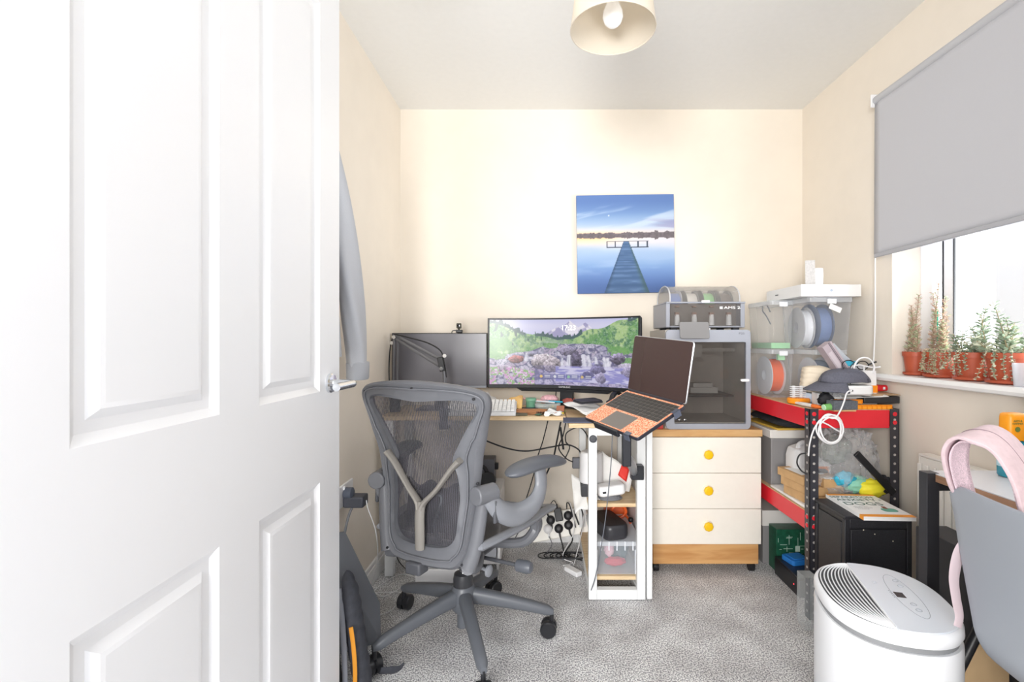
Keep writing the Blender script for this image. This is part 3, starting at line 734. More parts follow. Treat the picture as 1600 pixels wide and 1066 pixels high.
for k in range(41):
    x = -hw + 2 * hw * k / 40
    chin = .010 if abs(x) < .26 else .010 * max(0, 1 - (abs(x) - .26) / .05)
    L.append([cpos(x, z0 - chin * 0, 0), cpos(x, z1, 0), cpos(x, z1 - .01, -.018), cpos(x, z0 + .01, -.022), cpos(x, z0, -.014)])
b_.loft([l_[::-1] for l_ in L]); b_.build('housing', BLACK, mw, bevel=.002)
ch_ = MB(); L = []
for k in range(31):
    x = -.255 + .51 * k / 30; L.append([cpos(x, z0 - .001, .0), cpos(x, z0 - .001, -.02), cpos(x * .9, z0 - .016, -.018), cpos(x * .9, z0 - .016, -.002)])
ch_.loft(L); ch_.build('chin', BLACK, mw)
picture('screen', wallpaper, lambda u, v: cpos(-.398 + .796 * u, .1275 + .337 * v, .0012), 420, 190, SCRM, mw)
tx = MB(); tx.text('17:23', .036, frame(cpos(.022, .420, .0035), (math.sin(0), -1, 0), (1, 0, 0)), .0002); tx.build('clock_digits', mat('display_white', '#ffffff', .5, emit=.6), mw)
tx = MB(); tx.text('SAMSUNG', .0115, frame(cpos(.0, .1175, .0025), (0, -1, 0), (1, 0, 0)), .0002, 1.2); tx.build('maker_logo', mat('logo_silver', '#d8d8dc', .4), mw)
s = MB(); s.box(-.035, .035, .03, .055, .02, .33); s.tube([(-.22, -.12, .009), (0, .04, .011), (.22, -.12, .009)], .008, 8, flat=1.6, sm=3); s.build('stand', BLACK, mw, bevel=.003)

mo = thing('flat_monitor', 'dark switched-off flat monitor at the left end of the desk', 'monitor', (-.533, 2.51, DZ))
MB().box(-.246, .246, 0, .022, .112, .395).build('housing', mat('black_bezel', '#202125', .35), mo, bevel=.003)
sc = mat('dark_screen_glass', '#66656c', .3, spec=.6); MB().box(-.241, .241, -.001, .003, .126, .390).build('screen', sc, mo)
MB().box(-.243, .243, -.003, 0, .113, .124).build('chin', mat('grey_chin', '#8d9099', .35), mo)
s = MB(); s.box(-.03, .03, .024, .04, .01, .28); s.box(-.11, .11, -.06, .10, .0005, .010); s.build('stand', BLACK, mo, bevel=.004)
wc = thing('webcam', 'small black webcam clipped on top of the switched-off flat monitor', 'webcam', (-.433, 2.515, DZ + .396))
s = MB(); s.box(-.016, .016, -.008, .03, .0005, .016); s.box(-.012, .012, .026, .034, -.03, .01); s.build('clip', BLACK, wc, bevel=.003)
s = MB(); s.box(-.012, .012, -.012, .014, .022, .050); s.cyl((0, 0, .015), (0, 0, .024), .005); s.build('body', mat('webcam_olive', '#3f3f33', .4), wc, bevel=.005)
s = MB(); s.lathe([(.008, 0), (.008, .003), (.005, .0035)], frame((0, -.012, .036), (0, -1, 0)), 18); s.build('lens', mat('lens_glass', '#111118', .05), wc)
s = MB(); s.tube([(-.012, .02, .012), (-.03, .02, .012), (-.042, .028, .002), (-.04, .04, -.06)], .0022, 6, sm=5); s.build('cable', BLACK, wc)

# ------------------------------------------------------------------ microphone boom arm
ba = thing('boom_arm', 'black scissor boom arm clamped to the desk in front of the flat monitor', 'boom arm', (-.42, 2.33, DZ))
ST = mat('boom_steel', '#77787d', .35, .4)
j0 = at(697, 628, 2.33); j0.z = DZ; j1 = at(690, 576, 2.33); j1b = at(695, 556, 2.33); j2 = at(616, 527, 2.40); j3 = at(613, 536, 2.42); j4 = at(618, 600, 2.47)
s = MB(); s.box(j0.x - .025, j0.x + .025, 2.281, 2.36, DZ, DZ + .035); s.box(j0.x - .02, j0.x + .02, 2.2805, 2.345, DZ - .06, DZ - .048) ; s.box(j0.x - .02, j0.x + .02, 2.270, 2.2795, DZ - .06, DZ + .03); s.cyl((j0.x, 2.32, DZ - .048), (j0.x, 2.32, DZ - .02), .006); s.build('clamp', BLACK, ba, world=True, bevel=.004)
s = MB(); s.cyl((j0.x, 2.33, DZ + .03), (j1.x + .012, 2.33, j1.z), .009); s.build('post', ST, ba, world=True)
s = MB(); s.box(-.014, .014, -.012, .012, -.035, .035, T(j1.x, 2.33, (j1.z + j1b.z) / 2 - .01) @ roty(math.radians(-12))); s.build('bracket', BLACK, ba, world=True, bevel=.003)
for dz in (0, .035):
    s = MB()
    s.tube([(j1.x, 2.33, j1.z + .005 + dz), (j2.x + .01, 2.40, j2.z - .01 + dz * .5)], .007, 10); s.build('bar', ST, ba, world=True)
for dx in (0, .03):
    s = MB(); s.tube([(j2.x + dx * .6, 2.40, j2.z - .004), (j4.x + dx * .6, 2.44, j4.z - .02)], .0068, 10); s.build('bar', ST, ba, world=True)
s = MB()
for p in (j1, j1b, j2, j3): s.lathe([(.009, -.004), (.009, .004)], frame((p.x + .002, p.y - .014, p.z), (0, -1, 0)), 16)
s.each('joint_screw', CHROME, ba, world=True)
s = MB(); s.tube([at(616, 522, 2.39), at(640, 528, 2.38), at(668, 536, 2.36), at(688, 548, 2.34), at(694, 566, 2.32), at(698, 590, 2.31)], .0035, 6, sm=5)
s.tube([at(614, 524, 2.40), at(609, 550, 2.42), at(608, 590, 2.45), at(612, 630, 2.45)], .003, 6, sm=5); s.build('cable', BLACK, ba, world=True)
s = MB(); s.lathe([(.024, 0), (.026, .02), (.026, .12), (.018, .14), (.006, .145)], T(j4.x + .01, 2.43, DZ + .002)); s.build('microphone', BLACK, ba, world=True)

# ------------------------------------------------------------------ white mechanical keyboard
kb = thing('white_keyboard', 'white mechanical keyboard sitting on the front edge of the long desk', 'keyboard', M=T(-.293, 2.348, DZ) @ rotz(math.radians(1)))
MB().add([(-.165, -.065, .001), (.165, -.065, .001), (.165, .072, .001), (-.165, .072, .001), (-.165, -.065, .018), (.165, -.065, .018), (.165, .072, .056), (-.165, .072, .056)], [(3, 2, 1, 0), (4, 5, 6, 7), (0, 1, 5, 4), (1, 2, 6, 5), (2, 3, 7, 6), (3, 0, 4, 7)]).build('case', mat('white_case', '#f1f2f4', .4), kb, bevel=.003)
KW = mat('white_keycap', '#fbfbfb', .45)
kc = MB(); kc.loft([[(x * .0094, y * .0094, 0) for x, y in ((-1, -1), (1, -1), (1, 1), (-1, 1))], [(x * .0074, y * .0074 + .0005, .0085) for x, y in ((-1, -1), (1, -1), (1, 1), (-1, 1))]])
k0 = None
for r in range(6):
    for c_ in range(16):
        if r == 0 and 4 <= c_ <= 9: continue
        y = -.052 + r * .021; z = .021 + (y + .065) / .137 * .038; x = -.150 + c_ * .020
        if k0 is None: o = k0 = kc.build('keycap', KW, kb, smooth=0)
        else: o = k0.copy(); COL.objects.link(o)
        o.matrix_basis = T(x, y, z) @ rotx(math.radians(15 + r * 2))
s = MB(); s.box(-.05, .05, -.0085, .0085, .0, .009, T(-.019, -.052, .0235) @ rotx(math.radians(15))); s.build('space_bar', KW, kb, bevel=.002)

# ------------------------------------------------------------------ laptop on a stand arm
LR = Matrix(((.46762183, .81442408, -.34357421), (-.88057573, .39539512, -.26124525), (-.07691686, .42470709, .90205747))).to_4x4()
LM = T(.3080782, 1.67895202, .87122899) @ LR
lp_ = thing('laptop', 'open laptop with orange patterned palm rest held on a tilted stand arm', 'laptop', M=LM)
def speckle(name, c1, c2):
    m = bpy.data.materials.new(name); m.use_nodes = True; n, l = m.node_tree.nodes, m.node_tree.links; b = n['Principled BSDF']
    t = n.new('ShaderNodeTexCoord'); v = n.new('ShaderNodeTexVoronoi'); v.inputs['Scale'].default_value = 130; v.feature = 'DISTANCE_TO_EDGE'
    nz_ = n.new('ShaderNodeTexNoise'); nz_.inputs['Scale'].default_value = 220
    l.new(t.outputs['Object'], v.inputs['Vector']); l.new(t.outputs['Object'], nz_.inputs['Vector'])
    ad = n.new('ShaderNodeMath'); ad.operation = 'MULTIPLY_ADD'; l.new(nz_.outputs['Fac'], ad.inputs[0]); ad.inputs[1].default_value = .35; l.new(v.outputs['Distance'], ad.inputs[2])
    r = n.new('ShaderNodeValToRGB'); l.new(ad.outputs[0], r.inputs[0]); r.color_ramp.elements[0].position = .22; r.color_ramp.elements[1].position = .32
    r.color_ramp.elements[0].color = (*lin(c1), 1); r.color_ramp.elements[1].color = (*lin(c2), 1)
    l.new(r.outputs[0], b.inputs['Base Color']); b.inputs['Roughness'].default_value = .55; return m
s = MB(); s.prism(rrect(.305, .215, .010), -.012, 0); s.build('base', mat('dark_slate_case', '#3b3b45', .35, .4), lp_, bevel=.002)
s = MB(); s.prism(rrect(.300, .210, .009), 0, .0012); s.build('palm_rest', speckle('orange_circuit_skin', '#f6cfae', '#e2784e'), lp_)
MB().box(-.143, .143, -.012, .092, .0008, .0018).build('keyboard_tray', mat('key_tray', '#6a6662', .5), lp_)
KD = mat('dark_key', '#3c3a39', .5); kc = MB(); kc.box(-.0083, .0083, -.0069, .0069, 0, .0016); k0 = None
for r in range(6):
    for c_ in range(14):
        if r == 0 and 3 <= c_ <= 8: continue
        if k0 is None: o = k0 = kc.build('key', KD, lp_, bevel=.0008)
        else: o = k0.copy(); COL.objects.link(o)
        o.matrix_basis = T(-.133 + c_ * .0205, -.0035 + r * .0172, .0018)
MB().box(-.072, .035, -.0104, .0034, .0018, .0034).build('space_bar', KD, lp_)
MB().box(-.06, .06, -.100, -.022, .0008, .0016).build('trackpad', mat('grey_trackpad', '#6f6a66', .35), lp_, bevel=.0005)
HL = T(0, .1075, .002) @ rotx(1.027)   # lid frame: y runs up the lid, z = away from back... screen faces +z? (towards user)
s = MB(); s.prism([(x, y + .104) for x, y in rrect(.305, .207, .009)], -.006, 0, HL); lid = s.build('lid', mat('silver_lid', '#c9ccd2', .3, .7), lp_, bevel=.0015)
s = MB(); s.prism([(x, y + .104) for x, y in rrect(.301, .203, .008)], 0, .0008, HL); s.build('screen', mat('glossy_black_screen', '#3c2a2a', .05, spec=.8), lid)
s = MB(); s.cyl(LM.inverted() @ LM @ Vector((-.14, .107, .001)), Vector((.14, .107, .001)), .006, seg=12); s.build('hinge', mat('dark_slate_case', '#3b3b45'), lp_)
# stand
LS = thing('laptop_stand', 'black metal laptop tray with clips on a jointed arm clamped to the white desk frame', 'laptop stand', M=LM)
BM = mat('black_metal', '#303238', .4, .3)
s = MB(); s.prism(rrect(.26, .20, .01), -.0175, -.0135); s.box(-.075, .06, -.118, -.108, -.0175, .004) ; s.build('tray', BM, LS, bevel=.001)
for (x, y, a) in ((.105, -.1125, 0), (.157, .06, 1)):
    s = MB()
    if a == 0: s.box(x - .012, x + .012, y - .004, y + .0005, -.0175, .006); s.box(x - .012, x + .012, y - .004, y + .014, .002, .006)
    else: s.box(x - .0005, x + .004, y - .014, y + .014, -.0175, .006); s.box(x - .012, x + .004, y - .014, y + .014, .0035, .006)
    s.build('clip', mat('clip_slate', '#565c6c', .35), LS, bevel=.001)
# bracket and arm in world space
c0 = LM @ Vector((-.015, -.02, -.018)); a1 = at(975, 690, 1.80); a2 = at(974, 728, 1.83); a3 = Vector((.395, 2.07, a2.z - .10))
s = MB(); s.tube([c0, (c0.x + .005, c0.y + .04, c0.z - .055)], .014, 8, flat=2.0); s.build('tilt_bracket', GREY, LS, world=True, bevel=.002)
top = Vector((c0.x + .005, c0.y + .04, c0.z - .06)); bot = Vector((top.x + .005, top.y + .02, .665))
s = MB(); s.box(-.016, .016, -.013, .013, 0, top.z - bot.z + .02, T(bot.x, bot.y, bot.z)); s.build('upright', BM, LS, world=True, bevel=.004)
s = MB(); s.tube([bot + Vector((0, .01, .03)), bot + Vector((.03, .08, -.005)), (.385, 2.055, .56)], .017, 10, sm=4); s.build('spring_arm', mat('arm_slate', '#7c8088', .35), LS, world=True)
s = MB(); s.box(.372, .425, 2.038, 2.084, .53, .59); s.build('clamp', BM, LS, world=True, bevel=.004)
# ================================================================== LEFT SIDE: garment, charger, bag
GM = mat('grey_jersey', '#c0c3ca', .95, var=.05, vs_=700, bump=.15, bs=900)
gt = thing('hanging_robe', 'grey jersey top hanging on the left wall behind the door, cuff turned up', 'clothing', (-.735, 1.62, 1.85))
s = MB(); s.cyl((-.788, 1.58, 1.84), (-.755, 1.58, 1.84), .006); s.tube([(-.757, 1.58, 1.84), (-.745, 1.58, 1.845), (-.740, 1.58, 1.86)], .006, 8); hk = thing('wall_hook', 'small white hook on the left wall holding the grey jersey top', 'hook', (-.788, 1.58, 1.84))
s.build('hook', WHITE, hk, world=True)
s = MB(); L = []
for k in range(29):   # body
    v = k / 28; z = 1.80 - v * .74; wd = .10 + .10 * v
    L.append([(-.728 + (.030 + .012 * v) * math.cos(a) * (1 + .22 * math.sin(5 * a + 2 * v)), 1.53 + wd * math.sin(a), z) for a in [2 * PI * j / 44 for j in range(44)]])
s.loft(L); s.build('body', GM, gt, world=True, smooth=70)
s = MB(); L = []
kp = [(1.60, 1.83, .02), (1.67, 1.68, .042), (1.73, 1.50, .056), (1.80, 1.25, .062), (1.845, 1.08, .056), (1.855, .985, .050)]
for p in spline([(a, b, c) for a, b, c in kp], 8):
    L.append([(-.705 + p.z * .62 * math.cos(a) * (1 + .12 * math.sin(3 * a + p.y * 9)), p.x + p.z * 1.05 * math.sin(a) * (1 + .06 * math.sin(4 * a + p.y * 14)), p.y) for a in [2 * PI * j / 36 for j in range(36)]])
s.loft(L); s.build('sleeve', GM, gt, world=True, smooth=70)
s = MB(); s.loft([[(-.705 + .036 * r * math.cos(a), 1.855 + .056 * r * math.sin(a), z) for a in [2 * PI * j / 36 for j in range(36)]] for z, r in ((1.035, 1.0), (1.03, 1.08), (.975, 1.05), (.968, .98))]); s.build('cuff', mat('grey_cuff', '#b2b5bc', .95, var=.05, vs_=700), gt, world=True)

so = thing('wall_socket', 'white double wall socket low on the left wall beside the door', 'socket', (XL, 1.93, .50))
MB().box(XL, XL + .009, 1.86, 2.005, .465, .55).build('face_plate', WHITE, so, world=True, bevel=.003)
s = MB(); s.box(XL + .009, XL + .016, 1.90, 1.912, .53, .545); s.build('switch', WHITE, so, world=True, bevel=.002)
pa = thing('power_adapter', 'dark grey charger brick plugged into the wall socket by the door', 'charger', (-.755, 1.91, .48))
MB().box(-.780, -.700, 1.895, 1.955, .462, .505).build('body', mat('charger_slate', '#4a4d57', .5), pa, world=True, bevel=.006)
s = MB(); s.lathe([(.02, 0), (.023, .005), (.023, .03), (.015, .035)], frame((-.780, 1.915, .515), (1, 0, 0))); s.build('plug', mat('plug_slate', '#59606f', .5), pa, world=True)
def cable(name, pts, r, m, label, cat='cable', group=None, sm=8):
    s = MB(); s.tube(pts, r, 7, sm=sm); p = Vector(pts[0])
    return solo(s, name, m, label, cat, loc=tuple(p), world=True, group=group, smooth=80)
def fl(px, py, z=.004):
    Y = F * (HC - z) / (py - 532); return Vector(((px - 848) / F * Y, Y, z))
WC = mat('white_cable', '#f2f2f4', .5); BC = mat('black_cable', '#26272a', .5); GC = mat('grey_cable', '#7c7e84', .5)
cable('charging_cable', [(-.698, 1.925, .484), at(575, 795, 1.92), at(587, 830, 1.95), at(590, 870, 2.02), at(583, 905, 2.05), fl(574, 935), fl(580, 950), fl(588, 965), fl(580, 978)], .0022, WC, 'white charging cable running from the charger brick down the left wall')
cable('white_lead', [fl(584, 924), fl(604, 908), fl(625, 898), fl(640, 899), fl(650, 904), fl(637, 912), fl(600, 932), fl(585, 925)], .0022, WC, 'thin white lead looped on the carpet behind the chair base')
cable('white_flex', [fl(576, 927), fl(600, 926), fl(625, 926), fl(624, 938), fl(610, 955), fl(585, 963), fl(577, 965)], .0022, WC, 'thin white lead lying in a curve near the dark rucksack')
cable('black_lead', [at(617, 850, 2.25), at(622, 875, 2.2), fl(640, 894), fl(660, 903), fl(680, 896), at(688, 872, 2.25)], .0024, BC, 'black lead drooping in a loop behind the chair back')
cable('grey_lead', [(-.745, 1.915, .47), (-.755, 1.88, .42), (-.765, 1.85, .30), (-.75, 1.80, .15)], .005, GC, 'thick grey lead hanging below the wall socket by the door')

rs = thing('rucksack', 'black padded rucksack with an orange strap leaning behind the door edge', 'bag', (-.63, 1.56, 0))
RB = mat('black_ballistic', '#42444c', .85, var=.12, vs_=60, bump=.4, bs=120)
def padded(z0, z1, x, wd, dp, name, M, ribs=7, rb=.006):
    s = MB(); L = []
    for k in range(49):
        v = k / 48; z = z0 + (z1 - z0) * v; e = math.sin(min(1, v * 8) * PI / 2) * math.sin(min(1, (1 - v) * 4) * PI / 2) ** .6
        r_ = rb * abs(math.sin(v * PI * ribs))
        L.append([(x + (dp * e + r_) * math.cos(a), (wd * e + r_) * math.sin(a), z) for a in [2 * PI * j / 24 for j in range(24)]])
    s.loft(L, M); return s
MR = T(-.66, 1.45, 0) @ rotz(.10) @ roty(-.10)
padded(.004, .40, .0, .125, .055, 'body', MR, 1, 0).build('body', mat('rucksack_body', '#3a3c44', .85, bump=.3, bs=100), rs, world=True, smooth=60)
sp_ = padded(.01, .415, .0, .045, .022, 'x', T(-.545, 1.50, 0) @ rotz(.1) @ roty(-.14), 9, .004); sp_.build('back_pad', RB, rs, world=True, smooth=60)
s = MB(); s.tube([(-.612, 1.46, .37), (-.590, 1.435, .27), (-.580, 1.425, .15), (-.578, 1.425, .02)], .005, 10, flat=1.6, sm=6); s.build('piping', mat('grey_piping', '#83868f', .7), rs, world=True)
s = MB(); s.tube([(-.566, 1.435, .27), (-.556, 1.432, .20), (-.552, 1.43, .12), (-.56, 1.43, .01)], .006, 8, flat=.35, sm=6, up=(1, .3, 0)); s.build('orange_strap', mat('orange_webbing', '#e0962a', .7), rs, world=True)
s = MB(); s.tube([(-.535, 1.60, .03), (-.50, 1.63, .012), (-.485, 1.645, .008), (-.472, 1.655, .02)], [.010, .012, .010, .003], 8, flat=.4, sm=5); s.build('strap_tail', RB, rs, world=True)
lb = MB(); lb.add([(-.735, 1.72, .003), (-.60, 1.80, .003), (-.735, 1.62, .47), (-.700, 1.72, .44), (-.615, 1.83, .13)], [(0, 1, 4, 3, 2)])
solo(lb, 'grey_folder', mat('slate_board', '#7d8189', .5), 'plain slate grey board leaning on the left wall behind the rucksack', 'board', loc=(-.7, 1.75, 0), world=True, thick=.008, smooth=0)

# ================================================================== UNDER THE LONG DESK
tw = thing('white_drawer_tower', 'white plastic drawer tower under the desk behind the chair back', 'storage', (-.35, 2.46, 0))
s = MB(); s.box(-.47, -.205, 2.36, 2.62, .03, .055); s.box(-.47, -.205, 2.36, 2.62, .355, .375)
s.box(-.47, -.455, 2.36, 2.62, .055, .355); s.box(-.22, -.205, 2.36, 2.62, .055, .355); s.build('shell', WHITE, tw, world=True, bevel=.003)
for k in range(2):
    z = .065 + k * .145
    d_ = MB().box(-.45, -.225, 2.353, 2.60, z, z + .132).build('drawer', clear('frosted_drawer', '#e4e8f2', .62, .2), tw, world=True, bevel=.004)
    q = MB(); q.box(-.40, -.275, 2.343, 2.3525, z + .10, z + .116); q.build('handle', GREY, d_, world=False, bevel=.002).matrix_parent_inverse = tw.matrix_basis.inverted()
for x in (-.46, -.225):
    MB().box(x, x + .012, 2.37, 2.39, .0, .03).build('foot', WHITE, tw, world=True)
sb = thing('grey_box', 'matt grey box with a small socket block on the white drawer tower', 'box', (-.33, 2.56, .376))
MB().box(-.43, -.250, 2.52, 2.615, .376, .50).build('body', mat('slate_box', '#6c6e76', .6), sb, world=True, bevel=.004)
s = MB(); s.box(-.2495, -.232, 2.53, 2.56, .445, .475); s.build('socket_block', BLACK, sb, world=True)
hp = thing('headset', 'black over-ear headset lying on the white drawer tower under the desk', 'headphones', (-.28, 2.42, .376))
s = MB(); s.lathe([(.02, -.02), (.038, -.018), (.042, 0), (.038, .018), (.02, .02)], T(-.275, 2.42, .42) @ rotx(1.3)); s.build('ear_cup', DARK, hp, world=True)
s = MB(); s.lathe([(.02, -.02), (.038, -.018), (.042, 0), (.038, .018), (.02, .02)], T(-.385, 2.42, .42) @ rotx(1.3)); s.build('ear_cup', DARK, hp, world=True)
s = MB(); s.tube([(-.275, 2.44, .43), (-.29, 2.44, .475), (-.33, 2.44, .49), (-.37, 2.44, .475), (-.385, 2.44, .43)], .010, 8, sm=5); s.build('headband', DARK, hp, world=True)
wp_ = thing('white_tray', 'low white plastic tray on the carpet behind the chair base', 'tray', (-.45, 2.22, 0))
s = MB(); s.box(-.575, -.30, 2.19, 2.335, .0, .022); s.box(-.575, -.30, 2.19, 2.20, .022, .085); s.box(-.575, -.565, 2.20, 2.335, .022, .085); s.box(-.31, -.30, 2.20, 2.335, .022, .085); s.box(-.575, -.30, 2.325, 2.335, .022, .085)
s.build('shell', WHITE, wp_, world=True, bevel=.003)

# extension block leaning on the back wall, with plugs
EM = frame(at(872, 820, 2.63), (-.05, -1, .35), (1, 0, .19))
ex = thing('extension_block', 'cream six-way extension block propped against the back wall under the desk', 'extension lead', M=EM)
s = MB(); s.prism(rrect(.335, .135, .03), -.02, 0); s.build('body', mat('cream_plastic', '#fbf8f0', .4), ex, bevel=.004)
s = MB(); s.box(-.13, -.105, .0, .012, 0, .004, T(0, -.012, 0)); s.build('switch', mat('dark_switch', '#4e4f55', .4), ex)
MP = mat('black_plug', '#2b2b2f', .45)
def plug(name, x, y, m, label, sc=1., box=False, group=None):
    M_ = EM @ T(x, y, .0)
    s = MB()
    if box: s.box(-.020, .020, -.034, .034, .001, .045)
    else: s.lathe([(.022, .001), (.024, .006), (.023, .020), (.016, .028), (.008, .030)], seg=20)
    t_ = thing(name, label, 'plug', M=M_)
    s.build('body', m, t_, bevel=.004)
    c_ = MB(); c_.cyl((0, -.018 if not box else .03, .014), (0, -.045 if not box else .055, .016), .006, .004, 10); c_.build('strain_relief', m, t_)
    return t_
plug('mains_plug', -.035, .030, MP, 'black mains plug at the top left of the extension block')
plug('adapter_plug', .012, .050, MP, 'tall black adapter plug in the top row of the extension block', box=True)
plug('mains_plug', .062, .036, MP, 'black mains plug at the top right of the extension block')
plug('white_plug', -.058, -.012, WHITE, 'white square mains plug on the left of the extension block')
plug('mains_plug', .000, -.020, MP, 'black mains plug in the middle of the bottom row of the extension block')
plug('mains_plug', .055, -.012, MP, 'black mains plug at the bottom right of the extension block')
def E_(x, y, z=.03): return EM @ Vector((x, y, z))
cable('plug_lead', [E_(-.035, .0, .02), E_(-.05, .07, .03), E_(-.09, .075, .03), E_(-.14, .04, .02), E_(-.18, .02, .0)], .004, BC, 'black lead arching left from the top plug of the extension block')
cable('plug_lead', [E_(.012, .10, .02), E_(.0, .125, .03), E_(-.03, .10, .03), E_(-.06, .06, .02), (-.12, 2.60, .10), (-.16, 2.60, .02)], .0022, BC, 'thin black lead rising from the tall adapter plug')
cable('plug_lead', [E_(.062, .07, .02), E_(.068, .10, .03), E_(.080, .09, .03), E_(.085, .04, .04), E_(.09, -.03, .05)], .003, BC, 'short black lead curling over the top right plug')
cable('plug_lead', [E_(.0, -.06, .02), E_(.005, -.10, .03), (.12, 2.52, .008), (.20, 2.45, .008)], .0035, BC, 'black lead dropping from the bottom middle plug to the carpet')
cable('plug_lead', [E_(.055, -.055, .02), E_(.06, -.09, .04), (.11, 2.50, .01), (.17, 2.47, .01)], .0035, BC, 'black lead dropping from the bottom right plug to the carpet')
cable('plug_lead', [E_(-.058, -.05, .02), E_(-.05, -.09, .05), (.02, 2.50, .01), (.09, 2.46, .01), (.16, 2.45, .01)], .0022, GC, 'grey lead curving along the carpet from the white plug')
cable('phone_lead', [E_(.085, .10, .03), E_(.09, .03, .05), E_(.07, -.06, .06), (.10, 2.45, .03), (.15, 2.42, .01), (.10, 2.40, .006)], .0024, WC, 'white lead hanging over the right end of the extension block')
cable('phone_lead', [E_(.16, .06, .02), E_(.14, .01, .05), E_(.12, -.05, .06), (.16, 2.42, .02), (.14, 2.36, .006)], .0024, WC, 'white lead curling down between extension block and shelf unit')
cable('black_flex', [E_(.11, -.02, .02), E_(.10, .05, .03), E_(.12, .075, .03), E_(.14, .05, .03), E_(.135, -.01, .04), E_(.11, -.07, .04)], .004, BC, 'black flex bent into an upright loop beside the extension block')
pb = MB(); pb.box(-.045, .045, -.018, .018, 0, .022); solo(pb, 'white_adapter', WHITE, 'white oblong adapter on the carpet beside the shelf unit', 'charger', loc=(.145, 2.33, .001), rz=-.9, bevel=.004)
tb = MB(); L = [fl(850 + 14 * math.cos(k * .9) * (1 + k * .02) + k * 1.6, 868 + 5 * math.sin(k * .9), .008 + .0008 * k) for k in range(40)]
cable('cable_tangle', L, .003, BC, 'tangle of black leads on the carpet below the extension block', sm=3)

# leads hanging under the desk
cable('hanging_lead', [at(856, 658, 2.42), at(848, 690, 2.48), at(840, 714, 2.52), at(833, 745, 2.55), at(820, 785, 2.58), at(806, 812, 2.6)], .0028, BC, 'black lead hanging straight from the desk top to the left')
cable('hanging_lead', [at(876, 660, 2.36), at(870, 690, 2.4), at(864, 718, 2.45), at(852, 745, 2.5), at(840, 775, 2.55), at(826, 800, 2.6)], .0042, BC, 'thick black lead slanting down behind the armrest')
cable('hanging_lead', [at(884, 660, 2.36), at(880, 680, 2.38), at(873, 700, 2.4), at(884, 716, 2.42), at(895, 722, 2.44)], .003, BC, 'short black lead hanging beside the desk corner')
cable('long_lead', [at(752, 686, 2.42), at(790, 700, 2.42), at(822, 705, 2.42), at(860, 699, 2.42), at(885, 695, 2.42), at(903, 702, 2.42), at(909, 714, 2.42), at(912, 722, 2.42)], .0038, BC, 'black lead sagging across the wall below the long desk')
cable('looped_lead', [at(880, 722, 2.45), at(890, 700, 2.45), at(884, 690, 2.45), at(886, 676, 2.45), at(905, 668, 2.45), at(917, 680, 2.42), at(922, 700, 2.40)], .003, BC, 'black lead bent in a wide arch beside the white leg')
tb = [at(877 + 3.0 * math.sin(k * 1.05), 672 + 15 * (0.5 + .5 * math.cos(k * 1.05 * .5)) + (k % 5), 2.40 + .003 * (k % 7)) for k in range(30)]
cable('bundled_lead', [at(878 + (3 if k % 2 else -3) * (1 if k % 4 < 2 else .5), 668 + (34 if k % 2 else 0), 2.40 + .004 * (k % 5)) for k in range(12)], .0026, BC, 'folded bundle of black lead tied up under the desk corner')
ad = MB(); ad.box(-.022, .022, -.015, .015, -.055, 0); solo(ad, 'grey_adapter', mat('slate_adapter', '#7e8088', .5), 'grey power adapter hanging beside the white shelf unit', 'charger', loc=tuple(at(901, 715, 2.50)), bevel=.004)

# ================================================================== ON THE SHELVES OF THE FRAME UNIT
S1, S2 = .4055, .0875
rl = thing('speaker', 'white cylinder speaker standing on the upper shelf of the white frame', 'speaker', (.225, 2.26, S1 + .0555))
s = MB(); s.lathe([(.052, 0), (.055, .004), (.053, .120), (.050, .136), (.044, .141), (.0, .142)], seg=36); s.build('body', mat('white_soft', '#f4f4f6', .5), rl)
s = MB(); s.lathe([(.0, .1421), (.036, .1424), (.036, .1428), (.0, .1432)]); s.build('top_cap', mat('offwhite_soft', '#e6e6e8', .5), rl)
gb = MB(); gb.box(-.05, .05, -.055, .055, 0, .055); solo(gb, 'black_dock', mat('black_dock_plastic', '#3a3b40', .5), 'black box under the white cylinder speaker on the upper shelf', 'box', loc=(.225, 2.26, S1), bevel=.004)
wd = thing('white_device', 'white rounded gadget with a port lying on the upper shelf of the frame', 'gadget', M=T(.305, 2.17, S1 + .026) @ rotz(.12) @ roty(-.10))
s = MB(); s.prism([(x, y) for x, y in rrect(.125, .075, .025, 6)], .0, .046); s.build('body', mat('white_soft', '#f4f4f6', .5), wd, bevel=.012, seg=4)
s = MB(); s.box(-.045, -.030, -.039, -.036, .018, .026); s.build('port', BLACK, wd)
cc = MB(); cc.tube([(.055 * math.cos(k * .35) * (1 - .004 * k), .038 * math.sin(k * .35) * (1 - .004 * k), .004 + .0045 * (k // 18)) for k in range(90)], .0035, 6)
solo(cc, 'coiled_cable', GC, 'coiled grey cable under the white gadget on the upper shelf', 'cable', loc=(.30, 2.185, S1), smooth=80)
pp = MB()
def papf(pts, n=10, amp=.006, seed=1.):
    A, B, C_, D = [Vector(p) for p in pts]
    def f(u, v):
        p = A.lerp(B, u).lerp(D.lerp(C_, u), v); return (p.x, p.y + amp * nz((u * 2, v * 2, seed)), p.z + amp * 2 * nz((u * 3 + seed, v * 2, seed)))
    return f
def paper(name, pts, label, m=PAPER, n=12, amp=.005, seed=1., cat='paper', group=None, thick=.0008):
    s = MB(); s.grid(papf(pts, n, amp, seed), n, n); c_ = sum((Vector(p) for p in pts), Vector()) / 4
    return solo(s, name, m, label, cat, loc=tuple(c_), world=True, smooth=60, thick=thick, group=group)
paper('letter', [(.145, 2.20, S1 - .075), (.255, 2.15, S1 + .006), (.26, 2.26, S1 + .012), (.135, 2.30, S1 + .08)], 'crumpled white letter drooping over the left side of the upper shelf', amp=.012, seed=3)
